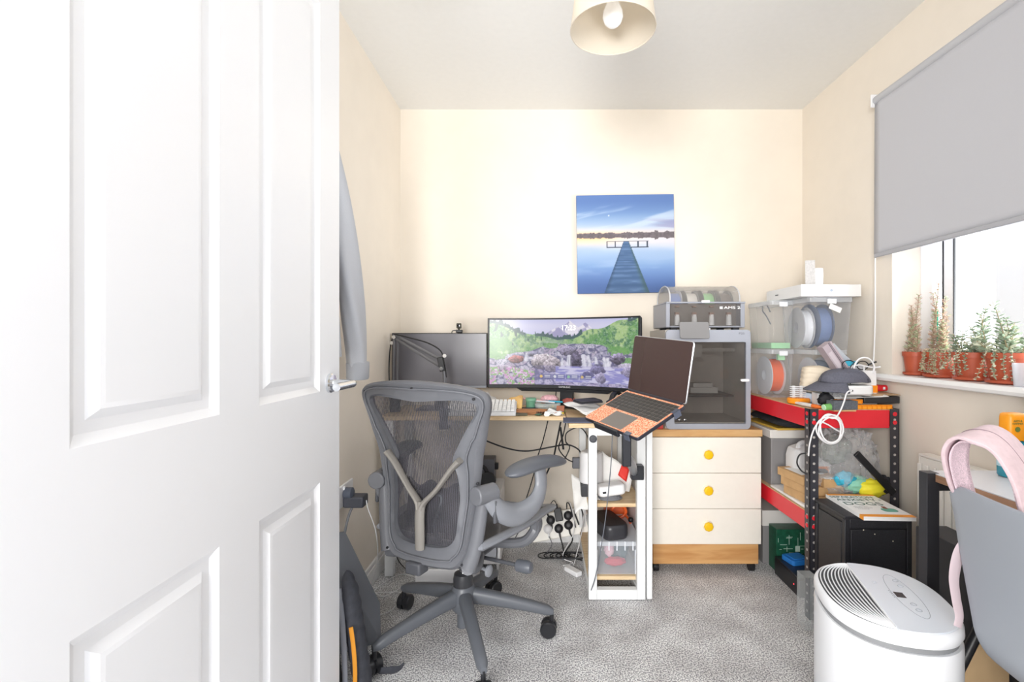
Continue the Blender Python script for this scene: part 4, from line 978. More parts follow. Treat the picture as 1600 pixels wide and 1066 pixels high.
lf = thing('leaflet', 'white leaflet with a red band propped behind the white gadget', 'paper', (.34, 2.32, S1))
s = MB(); s.grid(papf([(.28, 2.30, S1 + .19), (.425, 2.28, S1 + .09), (.40, 2.25, S1 + .01), (.27, 2.27, S1 + .03)], 10, .006, 5), 10, 10); s.build('sheet', PAPER, lf, world=True, thick=.001)
s = MB(); s.grid(papf([(.372, 2.281, S1 + .132), (.405, 2.273, S1 + .109), (.387, 2.255, S1 + .055), (.350, 2.262, S1 + .085)], 10, .003, 5), 4, 4); s.build('red_band', mat('red_print', '#e8392e', .6), lf, world=True, thick=.002)
s = MB(); L = []
for k in range(13):
    v = k / 12; e = (1 - abs(2 * v - 1) ** 4) ** .5 if 0 < k < 12 else .5
    L.append([(x * (.86 + .14 * e), y * (.86 + .14 * e), -.032 + .064 * v) for x, y in rrect(.115, .22, .035, 6)])
s.loft(L); solo(s, 'hard_case', mat('black_leather_case', '#35353a', .35), 'black zipped hard case lying on top of the clear storage box', 'case', M=T(.300, 2.235, S2 + .150 + .0335) @ rotz(.3), bevel=.002, smooth=60)
sbx = thing('clear_storage_box', 'clear plastic lidded box on the bottom shelf of the white frame', 'storage box', (.325, 2.30, S2))
CP = clear('clear_plastic', '#eef4fc', .20, .12)
s = MB(); s.loft([[(x * (1 - .05 * (1 - t_)), y * (1 - .03 * (1 - t_)), z) for x, y in rrect(.20, .33, .02)] for t_, z in ((0, .001), (1, .128))], cap=False); s.prism(rrect(.19, .32, .02), .0005, .003); s.build('tub', CP, sbx)
s = MB(); s.prism(rrect(.215, .345, .022), .128, .148); s.build('lid', clear('clear_lid', '#f2f7ff', .50, .2), sbx, bevel=.003)
for x in (-.07, -.035, 0, .035, .07):
    s = MB(); s.box(x - .002, x + .002, -.1735, -.168, .110, .149); s.build('rib', mat('pale_rib', '#eef2fa', .3), sbx)
for x in (-.088, .082):
    s = MB(); s.box(x - .003, x + .003, -.168, -.164, .004, .110); s.build('corner_rib', mat('pale_rib', '#eef2fa', .3), sbx)
s = MB(); s.box(-.1075, -.100, -.13, -.06, .085, .145); s.build('clip', mat('blue_clip', '#3d5fb8', .4), sbx, bevel=.003)
def lump(name, c, r, sc, m, label, cat, seed=0., amp=.25, fr_=3., group=None, seg=28):
    s = MB(); s.sphere((0, 0, 0), r, seg, seg * 2 // 3, sc, lambda p: 1 + amp * nz(p * fr_ + Vector((seed, seed * 2, 0))))
    return solo(s, name, m, label, cat, loc=c, smooth=70, group=group)
lump('dark_cloth', (.355, 2.27, S2 + .062), .055, (.75, 1.1, .9), mat('dark_teal_cloth', '#4c6068', .9), 'dark bundled cloth inside the clear storage box', 'cloth', 1)
lump('red_toy', (.325, 2.19, S2 + .035), .032, (1.5, .7, .6), mat('red_toy_plastic', '#c4354a', .5), 'small red item at the front of the clear storage box', 'toy', 2)
lump('pink_item', (.30, 2.20, S2 + .085), .028, (.8, .7, 1.1), mat('pale_pink_item', '#e0b7c4', .6), 'pale pink item near the lid inside the clear storage box', 'toy', 3)
s = MB(); s.tube([(.375 + .035 * math.cos(a), 2.40, S2 + .185 + .03 * math.sin(a)) for a in [2 * PI * j / 20 for j in range(20)]], .008, 8, closed=True); s.tube([(.405, 2.40, S2 + .17), (.415, 2.36, S2 + .165), (.42, 2.33, S2 + .155)], .006, 8, sm=4)
lo_ = thing('leash_reel', 'orange looped toy with a black knob resting on the clear storage box', 'toy', (.375, 2.40, S2 + .149)); s.build('loop', mat('orange_plastic', '#f2682a', .4), lo_, world=True)
s = MB(); s.sphere((.422, 2.335, S2 + .168), .013, 14, 10); s.build('knob', BLACK, lo_, world=True)
ob = thing('orange_basket', 'bright orange plastic basket with bars behind the black hard case', 'basket', (.41, 2.45, S2))
s = MB(); s.prism(rrect(.10, .12, .02), .0, .20); s.M = T(.372, 2.50, S2 + .001); 
s = MB(); s.loft([[(.377 + x, 2.545 + y, z) for x, y in rrect(.10 + .015 * t_, .10, .02)] for t_, z in ((0, S2 + .001), (1, S2 + .25))], cap=False); s.build('body', mat('orange_plastic', '#f2682a', .4), ob, world=True, thick=.003)
s = MB(); s.tube([(.325, 2.493, S2 + .245), (.37, 2.49, S2 + .285), (.425, 2.493, S2 + .245)], .006, 8, sm=5); s.build('handle', mat('orange_plastic', '#f2682a', .4), ob, world=True)
cable('thin_lead', [at(957, 672, 2.07), at(955, 720, 2.06), at(951, 765, 2.06), at(946, 810, 2.06), at(940, 850, 2.06), at(934, 885, 2.06), at(928, 910, 2.06), fl(920, 932)], .0022, mat('slate_cable', '#6b6f78', .5), 'thin grey lead dangling in front of the white frame unit')

# ================================================================== CLUTTER ON THE DESK TOP
D = DZ + .0006
pm = MB(); pm.box(-.10, .10, -.06, .06, 0, .006); solo(pm, 'desk_mat', mat('navy_slate_pad', '#4b5166', .5), 'dark slate blue pad lying over the front corner of the desk', 'mat', M=T(.19, 2.150, D) @ rotz(-.04), bevel=.002)
s = MB(); s.lathe([(.023, 0), (.024, .002), (.024, .034), (.0265, .035), (.0265, .046), (.024, .048), (.0, .048)], seg=28)
gp = thing('green_pot', 'small green plastic pot with a lid standing among the desk clutter', 'pot', (-.060, 2.46, D + .016)); s.build('body', mat('sage_green', '#6fa587', .45), gp)
s = MB(); s.lathe([(.0275, .036), (.0275, .047), (.025, .049), (.0, .0495)], seg=28); s.build('lid', mat('sage_lid', '#7fb497', .45), gp)
s = MB(); s.box(-.035, .035, -.03, .03, 0, .016); solo(s, 'spare_box', CARD, 'small flat cardboard box beneath the green pot', 'box', loc=(-.06, 2.46, D), bevel=.001)
s = MB(); s.loft([[(x * k_, y * k_, z) for x, y in rrect(.13, .09, .012)] for k_, z in ((.9, 0), (1, .036))], cap=False); s.prism([(x * .9, y * .9) for x, y in rrect(.13, .09, .012)], 0, .002)
solo(s, 'clear_tray', clear('tray_clear', '#cfd8d8', .35, .15), 'clear plastic tray full of small parts behind the cable coil', 'tray', loc=(.025, 2.47, D + .005), thick=.001)
for k, (x, y, c_) in enumerate(((-.01, 2.45, '#8a9a5b'), (.02, 2.46, '#4d5558'), (.05, 2.44, '#b4a25e'), (.03, 2.49, '#5a6f78'), (.00, 2.48, '#97604a'))):
    lump('small_part', (x, y, D + .026), .014, (1.2, .9, .8), mat('part_%d' % k, c_, .6), 'small %s part in the clear desk tray' % ('olive', 'charcoal', 'mustard', 'slate blue', 'rusty')[k], 'part', k, .4)
for k, (p0, p1, c_, l_) in enumerate((((-.10, 2.50, D + .058), (.03, 2.45, D + .047), '#e8b2b0', 'pink pen lying across the clear tray'), ((-.01, 2.47, D + .05), (.10, 2.43, D + .048), '#2fa8c8', 'turquoise pen lying across the clear tray'), ((-.08, 2.47, D + .052), (.06, 2.44, D + .044), '#d4d8de', 'silver pen lying across the clear tray'))):
    s = MB(); s.cyl(p0, p1, .004, .004, 10); solo(s, 'pen', mat('pen_%d' % k, c_, .4), l_, 'pen', loc=p0, world=True)
lump('wool_ball', (.035, 2.52, D + .055), .035, (1.3, .9, .55), mat('pink_wool', '#e6b5bd', .9, var=.2, vs_=120, bump=.6), 'pale pink ball of wool below the curved monitor', 'wool', 4, .15)
lump('red_ball', (.140, 2.53, D + .04), .030, (1.3, .9, .7), mat('brick_red_wool', '#a85850', .9, var=.2, vs_=120), 'brick red bundle under the right of the curved monitor', 'wool', 5, .15)
s = MB()
for k in range(5): s.tube([(-.055 + .075 * math.cos(t_) + .004 * nz((k, t_, 0)), 2.352 + .020 * math.sin(t_) + .004 * k - .01, D + .006 + .0035 * k + .004 * nz((t_, k, 3))) for t_ in [2 * PI * j / 30 for j in range(30)]], .003, 6, closed=True)
s.M = T(.0, 0, 0); solo(s, 'leather_coil', mat('brown_leather_cord', '#b07a52', .7), 'coil of brown leather cord on the long desk', 'cord', loc=(-.055, 2.352, D), world=True, smooth=80)
s = MB(); s.box(-.02, .02, -.003, .003, 0, .034); solo(s, 'leather_tag', mat('brown_leather', '#a5684f', .7), 'brown leather square standing up beside the clear tray', 'tag', M=T(.085, 2.385, D + .002) @ rotz(-.3) @ rotx(-.35), bevel=.001)
s = MB(); s.tube([(-.03 + .0011 * k, 2.322 + .006 * math.cos(k * .9), D + .009 + .006 * math.sin(k * .9)) for k in range(62)], .002, 6); solo(s, 'spiral_keychain', mat('black_spiral', '#28282b', .4), 'black coiled spiral cord on the long desk in front of the brown cord', 'cord', loc=(-.03, 2.32, D), world=True, smooth=80)
s = MB(); s.box(-.034, .034, -.028, .028, 0, .010); solo(s, 'dark_wallet', mat('olive_card', '#5e5a4a', .6, var=.3, vs_=40), 'small olive and brown card case beside the white keyboard', 'wallet', M=T(-.11, 2.322, D) @ rotz(.2), bevel=.002)
s = MB(); s.box(-.03, .03, -.02, .02, 0, .014); solo(s, 'green_board', mat('deep_green', '#4a7a68', .5), 'dark green gadget lying behind the white keyboard end', 'gadget', loc=(-.115, 2.42, D), bevel=.002)
s = MB(); s.box(-.045, .03, -.03, .03, 0, .02); solo(s, 'navy_gadget', mat('navy_gadget', '#3c4152', .5), 'navy gadget between the keyboard and the cord coil', 'gadget', loc=(-.05, 2.415, D), bevel=.004, rz=.2)
for k, (x, y, c_, l_) in enumerate(((.07, 2.33, '#e2603a', 'orange scrap by the white wrapper on the desk corner'), (.088, 2.34, '#d8c04a', 'yellow scrap at the desk corner'), (.095, 2.40, '#6fb36a', 'green scrap behind the white wrapper'), (-.02, 2.30, '#4c6a58', 'dark green scrap near the front edge of the long desk'))):
    lump('scrap', (x, y, D + .006), .010, (1.6, 1, .5), mat('scrap_%d' % k, c_, .6), l_, 'scrap', k + 9, .4, seg=14)
paper('wrapper', [(.005, 2.289, D + .004), (.085, 2.286, D + .004), (.100, 2.345, D + .008), (.03, 2.35, D + .03)], 'crumpled white wrapper at the front corner of the long desk', mat('white_wrap', '#f5f6f4', .4), 12, .010, 2, 'wrapper')
paper('orange_envelope', [(-.215, 2.42, D + .012), (-.105, 2.42, D + .004), (-.100, 2.47, D + .075), (-.21, 2.49, D + .050)], 'torn orange and white envelope behind the white keyboard', mat('orange_white_print', '#f3c07a', .7, var=.25, vs_=25), 12, .012, 4, 'envelope')
paper('clear_sleeve', [(-.33, 2.45, D + .01), (-.22, 2.46, D + .01), (-.235, 2.50, D + .055), (-.29, 2.50, D + .09)], 'grey plastic sleeve at the left behind the white keyboard', mat('grey_sleeve', '#c9c6c2', .3), 8, .006, 7, 'sleeve')
s = MB(); s.box(-.012, .012, -.01, .01, 0, .02); solo(s, 'lime_block', mat('lime', '#d4dc5c', .6), 'tiny lime green block behind the white keyboard', 'block', loc=(-.225, 2.44, D), bevel=.003)
paper('bill', [(.10, 2.40, D + .045), (.195, 2.245, D + .020), (.30, 2.30, D + .035), (.22, 2.46, D + .055)], 'white printed sheet lying across the desk corner', amp=.006, seed=8)
paper('bill', [(.17, 2.28, D + .020), (.225, 2.17, D + .009), (.30, 2.22, D + .015), (.27, 2.30, D + .025)], 'small white sheet sticking out under the black wallet', amp=.004, seed=9)
s = MB(); s.prism(rrect(.135, .075, .012), 0, .006); s.prism(rrect(.13, .07, .012), .007, .012); wl_ = solo(s, 'wallet', mat('black_wallet', '#38383f', .4), 'black wallet lying open on the white printed sheets', 'wallet', M=T(.215, 2.32, D + .062) @ rotz(.55) @ rotx(.1), bevel=.002)
s = MB(); s.box(-.03, .03, -.004, .004, 0, .002); solo(s, 'blue_pen', mat('blue_pen', '#2c3fae', .4), 'blue pen tucked behind the black wallet', 'pen', M=T(.24, 2.385, D + .068) @ rotz(-.3))
hh = thing('black_headphones', 'black headphones lying behind the laptop on the return desk', 'headphones', (.33, 2.33, D))
s = MB(); s.lathe([(.015, -.02), (.036, -.018), (.04, 0), (.036, .018), (.015, .02)], T(.33, 2.30, D + .041) @ roty(1.2)); s.build('ear_cup', BLACK, hh, world=True)
s = MB(); s.lathe([(.015, -.02), (.036, -.018), (.04, 0), (.036, .018), (.015, .02)], T(.40, 2.40, D + .041) @ roty(1.2)); s.build('ear_cup', BLACK, hh, world=True)
s = MB(); s.tube([(.325, 2.31, D + .06), (.34, 2.34, D + .095), (.37, 2.38, D + .10), (.40, 2.40, D + .07)], .009, 8, sm=5, flat=1.6); s.build('headband', BLACK, hh, world=True)
s = MB(); s.lathe([(.03, 0), (.035, .006), (.03, .028), (.018, .034)], T(.235, 2.135, D + .0065), 24); solo(s, 'mouse', mat('black_mouse', '#34353d', .35), 'black mouse at the left front of the laptop on the slate pad', 'mouse')
cable('monitor_lead', [(.075, 2.52, D + .20), (.07, 2.54, D + .10), (.065, 2.55, D + .01)], .0028, BC, 'black lead hanging from the left of the curved monitor stand')
cable('monitor_lead', [(.092, 2.52, D + .20), (.095, 2.53, D + .10), (.09, 2.54, D + .01)], .0028, BC, 'black lead hanging close to the curved monitor stand post')
# ================================================================== 3D PRINTER ON THE DRAWERS
PX0, PX1, PY0, PY1, PZ0, PZ1 = .592, .999, 2.335, 2.685, .6905, 1.168
PG = mat('printer_grey', '#a9adb8', .4, .2); PG2 = mat('printer_side', '#b7b2ab', .5)
pr_ = thing('desktop_printer', 'grey enclosed 3D printer with a glass front door standing on the drawer unit', 'printer', ((PX0 + PX1) / 2, 2.5, PZ0))
s = MB()
s.box(PX0, PX0 + .012, PY0 + .02, PY1, PZ0, PZ1); s.box(PX1 - .012, PX1, PY0 + .02, PY1, PZ0, PZ1); s.box(PX0 + .012, PX1 - .012, PY1 - .012, PY1, PZ0, PZ1)
s.box(PX0 + .012, PX1 - .012, PY0 + .02, PY1 - .012, PZ0, PZ0 + .03); s.box(PX0 + .012, PX1 - .012, PY0 + .02, PY1 - .012, PZ1 - .014, PZ1)
s.build('housing', PG2, pr_, world=True)
def ring(x0, x1, z0, z1, a0, a1, c0, c1, y0, y1, r=.02, r2=.006):
    o = [(x + (x0 + x1) / 2, z + (z0 + z1) / 2) for x, z in rrect(x1 - x0, z1 - z0, r, 5)]
    i = [(x + (a0 + a1) / 2, z + (c0 + c1) / 2) for x, z in rrect(a1 - a0, c1 - c0, r2, 5)]
    k = MB(); k.loft([[(x, y1, z) for x, z in o], [(x, y0 + .006, z) for x, z in o], [(x * .997 + .003 * (x0 + x1) / 2, y0, z) for x, z in o], [(x, y0, z) for x, z in i], [(x, y1, z) for x, z in i], [(x, y1, z) for x, z in o]], cap=False); return k
ring(PX0, PX1, PZ0, PZ1, .632, .976, .716, 1.109, PY0, PY0 + .0195).build('front_frame', PG, pr_, world=True, smooth=50)
dg = MB(); dg.box(.634, .974, PY0 + .004, PY0 + .008, .718, 1.107); dob = dg.build('door', clear('smoked_glass', '#5a5450', .22, .03), pr_, world=True)
q = MB(); q.prism(rrect(.040, .012, .005), -.004, .006); q.M = Matrix.Identity(4); hq = q.build('door_handle', WHITE, dob); hq.matrix_basis = pr_.matrix_basis.inverted() @ frame((.968, PY0 - .004, .926), (0, -1, 0), (1, 0, 0))
s = MB(); s.box(.62, .985, PY1 - .03, PY1 - .014, .72, 1.15); s.build('back_liner', mat('grey_liner', '#97908a', .6), pr_, world=True)
s = MB(); s.box(.66, .95, 2.42, 2.64, .835, .845); s.build('print_bed', mat('dark_bed', '#2f2e31', .5), pr_, world=True)
s = MB(); s.box(.615, .975, 2.47, 2.49, 1.06, 1.078); s.box(.74, .80, 2.44, 2.50, 1.03, 1.10); s.build('print_head', mat('head_grey', '#8a8681', .5), pr_, world=True)
s = MB(); s.lathe([(.027, -.002), (.027, .004), (.022, .006), (.018, .003)], frame((.735, PY1 - .032, 1.075), (0, -1, 0)), 24); s.build('fan', mat('fan_grey', '#7a7671', .5), pr_, world=True)
s = MB(); s.box(.76, .90, 2.50, 2.60, .846, .875); s.box(.78, .88, 2.52, 2.58, .875, .895); s.build('print_part', mat('grey_print', '#a9a6a2', .6), pr_, world=True)
for x in (.662, .688):
    s = MB(); s.lathe([(.006, 0), (.006, .006), (.003, .007)], frame((x, PY0 + .0185, .732), (0, -1, 0)), 12); s.build('screw', CHROME, pr_, world=True)
tx = MB(); tx.text('P2S', .013, frame((.955, PY0 - .0006, 1.150), (0, -1, 0), (1, 0, 0)), .0003, 1.5); tx.build('model_marking', mat('marking_grey', '#6d6f76', .5), pr_, world=True)
s = MB(); s.prism(rrect(.014, .02, .004), 0, .02, T(1.0065, PY0 + .04, .72)); s.build('side_tab', WHITE, pr_, world=True)
s = MB(); s.prism(rrect(.140, .082, .008), 0, .008); db = s.build('touch_panel', mat('panel_grey', '#8b8a8b', .35), pr_, bevel=.002); db.matrix_basis = pr_.matrix_basis.inverted() @ frame((.7225, PY0 - .014, 1.164), (0, -1, .22), (1, 0, 0))
s = MB(); s.box(.78, .80, PY0 - .012, PY0 + .02, 1.168, 1.176); s.build('panel_hinge', WHITE, pr_, world=True)

# filament changer on top of the printer
ams = thing('spool_unit', 'four-spool filament unit with a clear domed lid on top of the 3D printer', 'filament unit', (.79, 2.5, PZ1))
AX0, AX1, AY0, AY1, AZ0, AZ1 = .600, .985, 2.368, 2.640, 1.180, 1.298
s = MB(); s.box(AX0, AX0 + .02, AY0, AY1, AZ0, AZ1); s.box(AX1 - .022, AX1, AY0, AY1, AZ0, AZ1); s.box(AX0 + .02, AX1 - .022, AY1 - .02, AY1, AZ0, AZ1); s.box(AX0 + .02, AX1 - .022, AY0, AY1 - .02, AZ0, AZ0 + .008)
s.build('tub', mat('ams_grey', '#9b9ea8', .4), ams, world=True, bevel=.003)
s = MB(); s.box(AX0, AX1, AY0 - .006, AY0 + .008, AZ1 - .001, AZ1 + .007); s.box(AX0, AX0 + .016, AY0, AY1, AZ1, AZ1 + .007); s.box(AX1 - .016, AX1, AY0, AY1, AZ1, AZ1 + .007); s.build('rim', mat('ams_grey', '#9b9ea8', .4), ams, world=True, bevel=.002)
s = MB(); s.box(AX0 + .020, AX1 - .022, AY0 + .001, AY0 + .004, AZ0 + .006, AZ1 - .002); s.build('front_window', clear('smoked_window', '#6b6663', .22, .08), ams, world=True)
s = MB(); s.box(AX0 + .02, AX1 - .022, AY0 + .055, AY0 + .06, AZ0 + .008, AZ1); s.build('inner_wall', mat('ams_inner', '#8f8a86', .6), ams, world=True)
for k in range(4):
    x = AX0 + .062 + k * .085
    s = MB(); s.lathe([(.0135, 0), (.0115, .052)], frame((x, AY0 + .03, AZ0 + .012), (0, 0, 1)), 16); s.build('feeder', mat('feeder_white', '#ffffff', .5), ams, world=True)
    s = MB(); s.box(x - .010, x + .010, AY0 + .022, AY0 + .04, AZ0 + .055, AZ0 + .075); s.box(x - .009, x + .009, AY0 + .022, AY0 + .04, AZ0 + .10, AZ0 + .107); s.each('feeder_cap', mat('feeder_tan', '#a98a7c', .5), ams, world=True)
for z in (AZ0 - .011,):
    for x in (AX0 + .03, AX1 - .05):
        for y in (AY0 + .02, AY1 - .05):
            MB().box(x, x + .03, y, y + .03, z, AZ0).build('foot', DARK, ams, world=True)
def dome(u, v):
    a = PI * v; y = (AY0 + AY1) / 2 - .128 * math.cos(a); z = AZ1 + .007 + .088 * math.sin(a) ** .75; return (AX0 + .022 + u * (AX1 - AX0 - .044) , y, z)
s = MB(); s.grid(dome, 12, 28)
for u in (0, 1):
    k = [dome(u, i / 28) for i in range(29)]; s.add(k, [tuple(range(29)) if u else tuple(range(28, -1, -1))])
s.build('lid', clear('smoke_clear_lid', '#b9b6b2', .30, .08), ams, world=True, smooth=40)
for u in (0, .999):
    s = MB(); s.tube([dome(u, i / 24) for i in range(25)], .0035, 6); s.build('lid_edge', mat('lid_edge_grey', '#c9cace', .4), ams, world=True)
s = MB(); s.box(.772, .812, AY0 - .009, AY0 + .006, AZ1 + .002, AZ1 + .014); s.build('latch', WHITE, ams, world=True, bevel=.003)
tx = MB(); tx.text('AMS 2', .0175, frame((.922, AY0 + .0004, AZ1 - .022), (0, -1, 0), (1, 0, 0)), .0003, 1.7)
tx.text('PRO', .007, frame((.958, AY0 + .0004, AZ1 - .0255), (0, -1, 0), (1, 0, 0)), .0003, 1.1)
tx.box(.862, .868, AY0, AY0 + .0008, AZ1 - .028, AZ1 - .016); tx.box(.870, .876, AY0, AY0 + .0008, AZ1 - .028, AZ1 - .022); tx.box(.870, .876, AY0, AY0 + .0008, AZ1 - .021, AZ1 - .016)
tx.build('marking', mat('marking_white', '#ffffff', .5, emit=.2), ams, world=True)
def spool(name, c, R, wd, mcol, mfl, label, group=None, core=.45, axis=(1, 0, 0), full=.86):
    t_ = thing(name, label, 'filament spool', M=frame(c, axis), group=group)
    for sg in (-1, 1):
        f_ = MB(); z = sg * wd / 2
        f_.lathe([(R * .28, z - .0015), (R, z - .0015), (R, z + .0015), (R * .28, z + .0015)][::1], seg=40, cap=False); f_.build('flange', mfl, t_)
    f_ = MB(); f_.lathe([(R * core, -wd / 2 + .002), (R * full, -wd / 2 + .002), (R * full, wd / 2 - .002), (R * core, wd / 2 - .002)], seg=40, cap=False); f_.build('filament', mcol, t_)
    f_ = MB(); f_.lathe([(R * .27, -wd / 2), (R * .33, -wd / 2), (R * .33, wd / 2), (R * .27, wd / 2)], seg=28, cap=False); f_.build('core', mfl, t_)
    return t_
SG = mat('spool_grey', '#57565a', .5); SC = clear('spool_clear', '#d4d4d8', .5, .2)
for k, (c_, l_, fl_) in enumerate((('#6f88c8', 'blue filament spool at the left of the domed spool unit', SC), ('#e9e4dd', 'white filament spool second from left in the domed spool unit', SG), ('#8fd08a', 'green filament spool third from left in the domed spool unit', SG), ('#6b5d56', 'brown filament spool at the right end of the domed spool unit', SG))):
    spool('filament_spool', (AX0 + .067 + k * .0845, (AY0 + AY1) / 2 + .012, AZ1 - .012), .092, .060, mat('filament_%d' % k, c_, .5), fl_, l_, 'filament spools in the domed unit', full=.80)
rb_ = MB(); rb_.box(-.028, .028, -.02, .02, 0, .028); solo(rb_, 'red_box', mat('red_black_box', '#b83a34', .5), 'small red box beside the 3D printer on the drawer top', 'box', loc=(.552, 2.36, .6905), bevel=.002)

# ================================================================== RED AND BLACK SHELVING
RX0, RX1, RY0, RY1 = 1.064, 1.422, 1.94, 2.675
RT, RL = .841, .425
RED = mat('red_enamel', '#e62a38', .35); BLK = mat('black_enamel', '#38383f', .4)
sh = thing('shelving_unit', 'boltless shelving unit with red beams and black slotted posts in the right corner', 'shelves', ((RX0 + RX1) / 2, 2.3, 0))
def post(x, y, sx, sy):
    s = MB(); t_ = .0022; w_ = .036
    xa, xb = (x, x + w_) if sx > 0 else (x - w_, x); ya, yb_ = (y, y + w_) if sy > 0 else (y - w_, y)
    yf = (y, y + t_) if sy > 0 else (y - t_, y); xf = (x, x + t_) if sx > 0 else (x - t_, x)
    s.box(xa, xb, *yf, 0.001, RT + .002); s.box(*xf, ya, yb_, 0.001, RT + .002)
    p = s.build('post', BLK, sh, world=True)
    if sy > 0:
        h = MB(); yy = y - .0006 if sy > 0 else y + .0006
        for k in range(23):
            z = .80 - k * .035
            h.lathe([(.0052, 0), (.0052, .0005)], frame(((xa + xb) / 2, y, z), (0, -1, 0)), 10)
            if sx > 0: h.lathe([(.0052, 0), (.0052, .0005)], frame((x, (ya + yb_) / 2, z), (-1, 0, 0)), 10)
        hh_ = h.build('slots', mat('slot_light', '#b9b4b0', .6), p); hh_.matrix_parent_inverse = sh.matrix_basis.inverted(); hh_['kind'] = 'stuff'
        r = MB()
        for z in (RT - .018, RT - .052, RL - .018, RL - .052):
            for dx in (0,):
                r.lathe([(.0085, .0006), (.0085, .002), (.006, .003)], frame(((xa + xb) / 2, y, z), (0, -1, 0)), 14)
                if sx > 0: r.lathe([(.0085, .0006), (.0085, .002), (.006, .003)], frame((x, (ya + yb_) / 2, z), (-1, 0, 0)), 14)
        for q in r.each('rivet', RED, p): q.matrix_parent_inverse = sh.matrix_basis.inverted()
for x, sx in ((RX0, 1), (RX1, -1)):
    for y, sy in ((RY0, 1), (RY1, -1)): post(x, y, sx, sy)
for z in (RT, RL):
    for y in (RY0 + .003, RY1 - .018):
        MB().box(RX0 + (.036 if z == RT else .004), RX1 - (.036 if z == RT else .004), y, y + .015, z - .075, z - .002).build('beam', RED, sh, world=True, bevel=.002)
    for x in (RX0 + .003, RX1 - .018):
        MB().box(x, x + .015, RY0 + .036, RY1 - .036, z - .075, z - .002).build('beam', RED, sh, world=True, bevel=.002)
    MB().box(RX0 + .004, RX1 - .004, RY0 + .004, RY1 - .004, z - .006, z).build('board', wood('chipboard', '#c59d72', '#dcbd95', 'Y', 20, .7), sh, world=True)
# ---- spool storage boxes on top
CB = clear('cereal_box_plastic', '#f2f5fb', .07, .05); CBL = clear('cereal_lid', '#f0f4fa', .35, .12)
def spool_box(x, y, z, w_, d_, h, label, col, fl_, sp_label, grp='clear filament boxes on the shelving', rev=False, R=.095):
    t_ = thing('filament_box', label, 'storage box', (x, y, z), group=grp)
    s = MB(); s.loft([[(a * k, b * (1 - (1 - k) * .4), zz) for a, b in rrect(w_, d_, .02)] for k, zz in ((.86, .001), (1, h - .022))], cap=False); s.prism([(a * .86, b * .94) for a, b in rrect(w_, d_, .02)], 0, .002); s.build('tub', CB, t_)
    s = MB(); s.prism(rrect(w_ + .008, d_ + .008, .022), h - .022, h); s.build('lid', CBL, t_, bevel=.002)
    s = MB(); s.box(-.02, .02, -d_ / 2 - .010, -d_ / 2 - .004, h - .030, h - .008); s.build('clip', mat('clip_clear_white', '#f2f4f8', .3), t_, bevel=.002)
    if col: spool('filament_spool', (x, y, z + .005 + R), R, min(.062, w_ * .6), col, fl_, sp_label, 'filament spools inside the clear boxes')
    return t_
FLW = mat('pale_flange', '#d9dce2', .4); FLD = mat('slate_flange', '#5f6a80', .5)
T0 = RT + .0005
x1, y1 = 1.150, 2.46
spool_box(x1, y1, T0, .115, .26, .232, 'clear box with an orange spool, lower left of the stacked filament boxes', mat('filament_orange', '#ee6a3a', .5), FLW, 'orange filament spool in the lower left clear box')
tb_ = spool_box(x1, y1, T0 + .2325, .115, .26, .235, 'empty clear box with a green base, upper left of the stacked filament boxes', None, None, '')
s = MB(); s.box(-.045, .045, -.11, .11, .003, .030); solo(s, 'green_desiccant_tray', mat('mint_green', '#a9dcae', .5), 'mint green tray in the bottom of the empty clear box', 'tray', loc=(x1, y1, T0 + .2325 + .001))
s = MB(); s.box(-.016, .016, -.129, -.11, .18, .21); solo(s, 'mint_strip', mat('mint_green', '#a9dcae', .5), 'small mint green clip inside the orange spool box', 'clip', loc=(x1, y1 + .010, T0))
s = MB(); s.tube([(0, -.03, .12), (0, .02, .165), (0, .055, .19), (0, .05, .215), (0, .01, .215), (0, -.025, .18)], .003, 6, sm=5); solo(s, 'wire_hook', mat('dark_wire', '#6b6e75', .4), 'bent grey wire standing in the empty clear box', 'wire', loc=(x1 - .035, y1 - .05, T0 + .235))
x2, y2 = 1.268, 2.42
spool_box(x2 + .03, y2 - .10, T0, .15, .26, .232, 'large clear box under the stack with the white box, lower right', mat('filament_slate', '#7e8ba0', .5), FLW, 'slate filament spool in the lower right clear box')
spool_box(x2 + .03, y2 - .10, T0 + .2325, .20, .26, .238, 'large clear box of blue-grey spools directly beneath the flat white box', mat('filament_blue_grey', '#6f86b4', .5), FLD, 'blue-grey filament spool in the box under the white box', R=.105)
spool('filament_spool', (x2 - .025, y2 - .08, T0 + .2375 + .098), .098, .045, mat('filament_white', '#eef1f6', .5), SC, 'white filament spool in the box under the white box', 'filament spools inside the clear boxes', axis=(1, -.1, 0))
s = MB(); s.box(-.028, .028, -.0006, .0006, -.012, .012); solo(s, 'label_sticker', PAPER, 'white sticker on the large clear filament box', 'sticker', M=T(1.315, 2.186, T0 + .42) @ roty(.4))
fb = thing('flat_white_box', 'flat white electronics box lying on top of the stacked clear filament boxes', 'box', (1.28, 2.31, T0 + .472))
FB0, FB1 = T0 + .4715, T0 + .525
MB().box(1.150, 1.418, 2.165, 2.50, FB0, FB1).build('lid', mat('matt_white_card', '#f3f3f3', .5), fb, world=True, bevel=.001)
tx = MB(); tx.box(1.1494, 1.1498, 2.375, 2.405, FB0 + .023, FB0 + .028); tx.build('side_marking', mat('marking_grey', '#6d6f76', .5), fb, world=True)
tx = MB(); tx.lathe([(.006, 0), (.006, .0004)], frame((1.285, 2.1648, FB0 + .027), (0, -1, 0)), 16); tx.build('round_mark', mat('marking_blue_grey', '#a9b4c4', .5), fb, world=True)
FT = FB1 + .0005
wg = thing('white_gadget', 'upright white rounded gadget standing on the flat white box', 'gadget', (1.265, 2.24, FT))
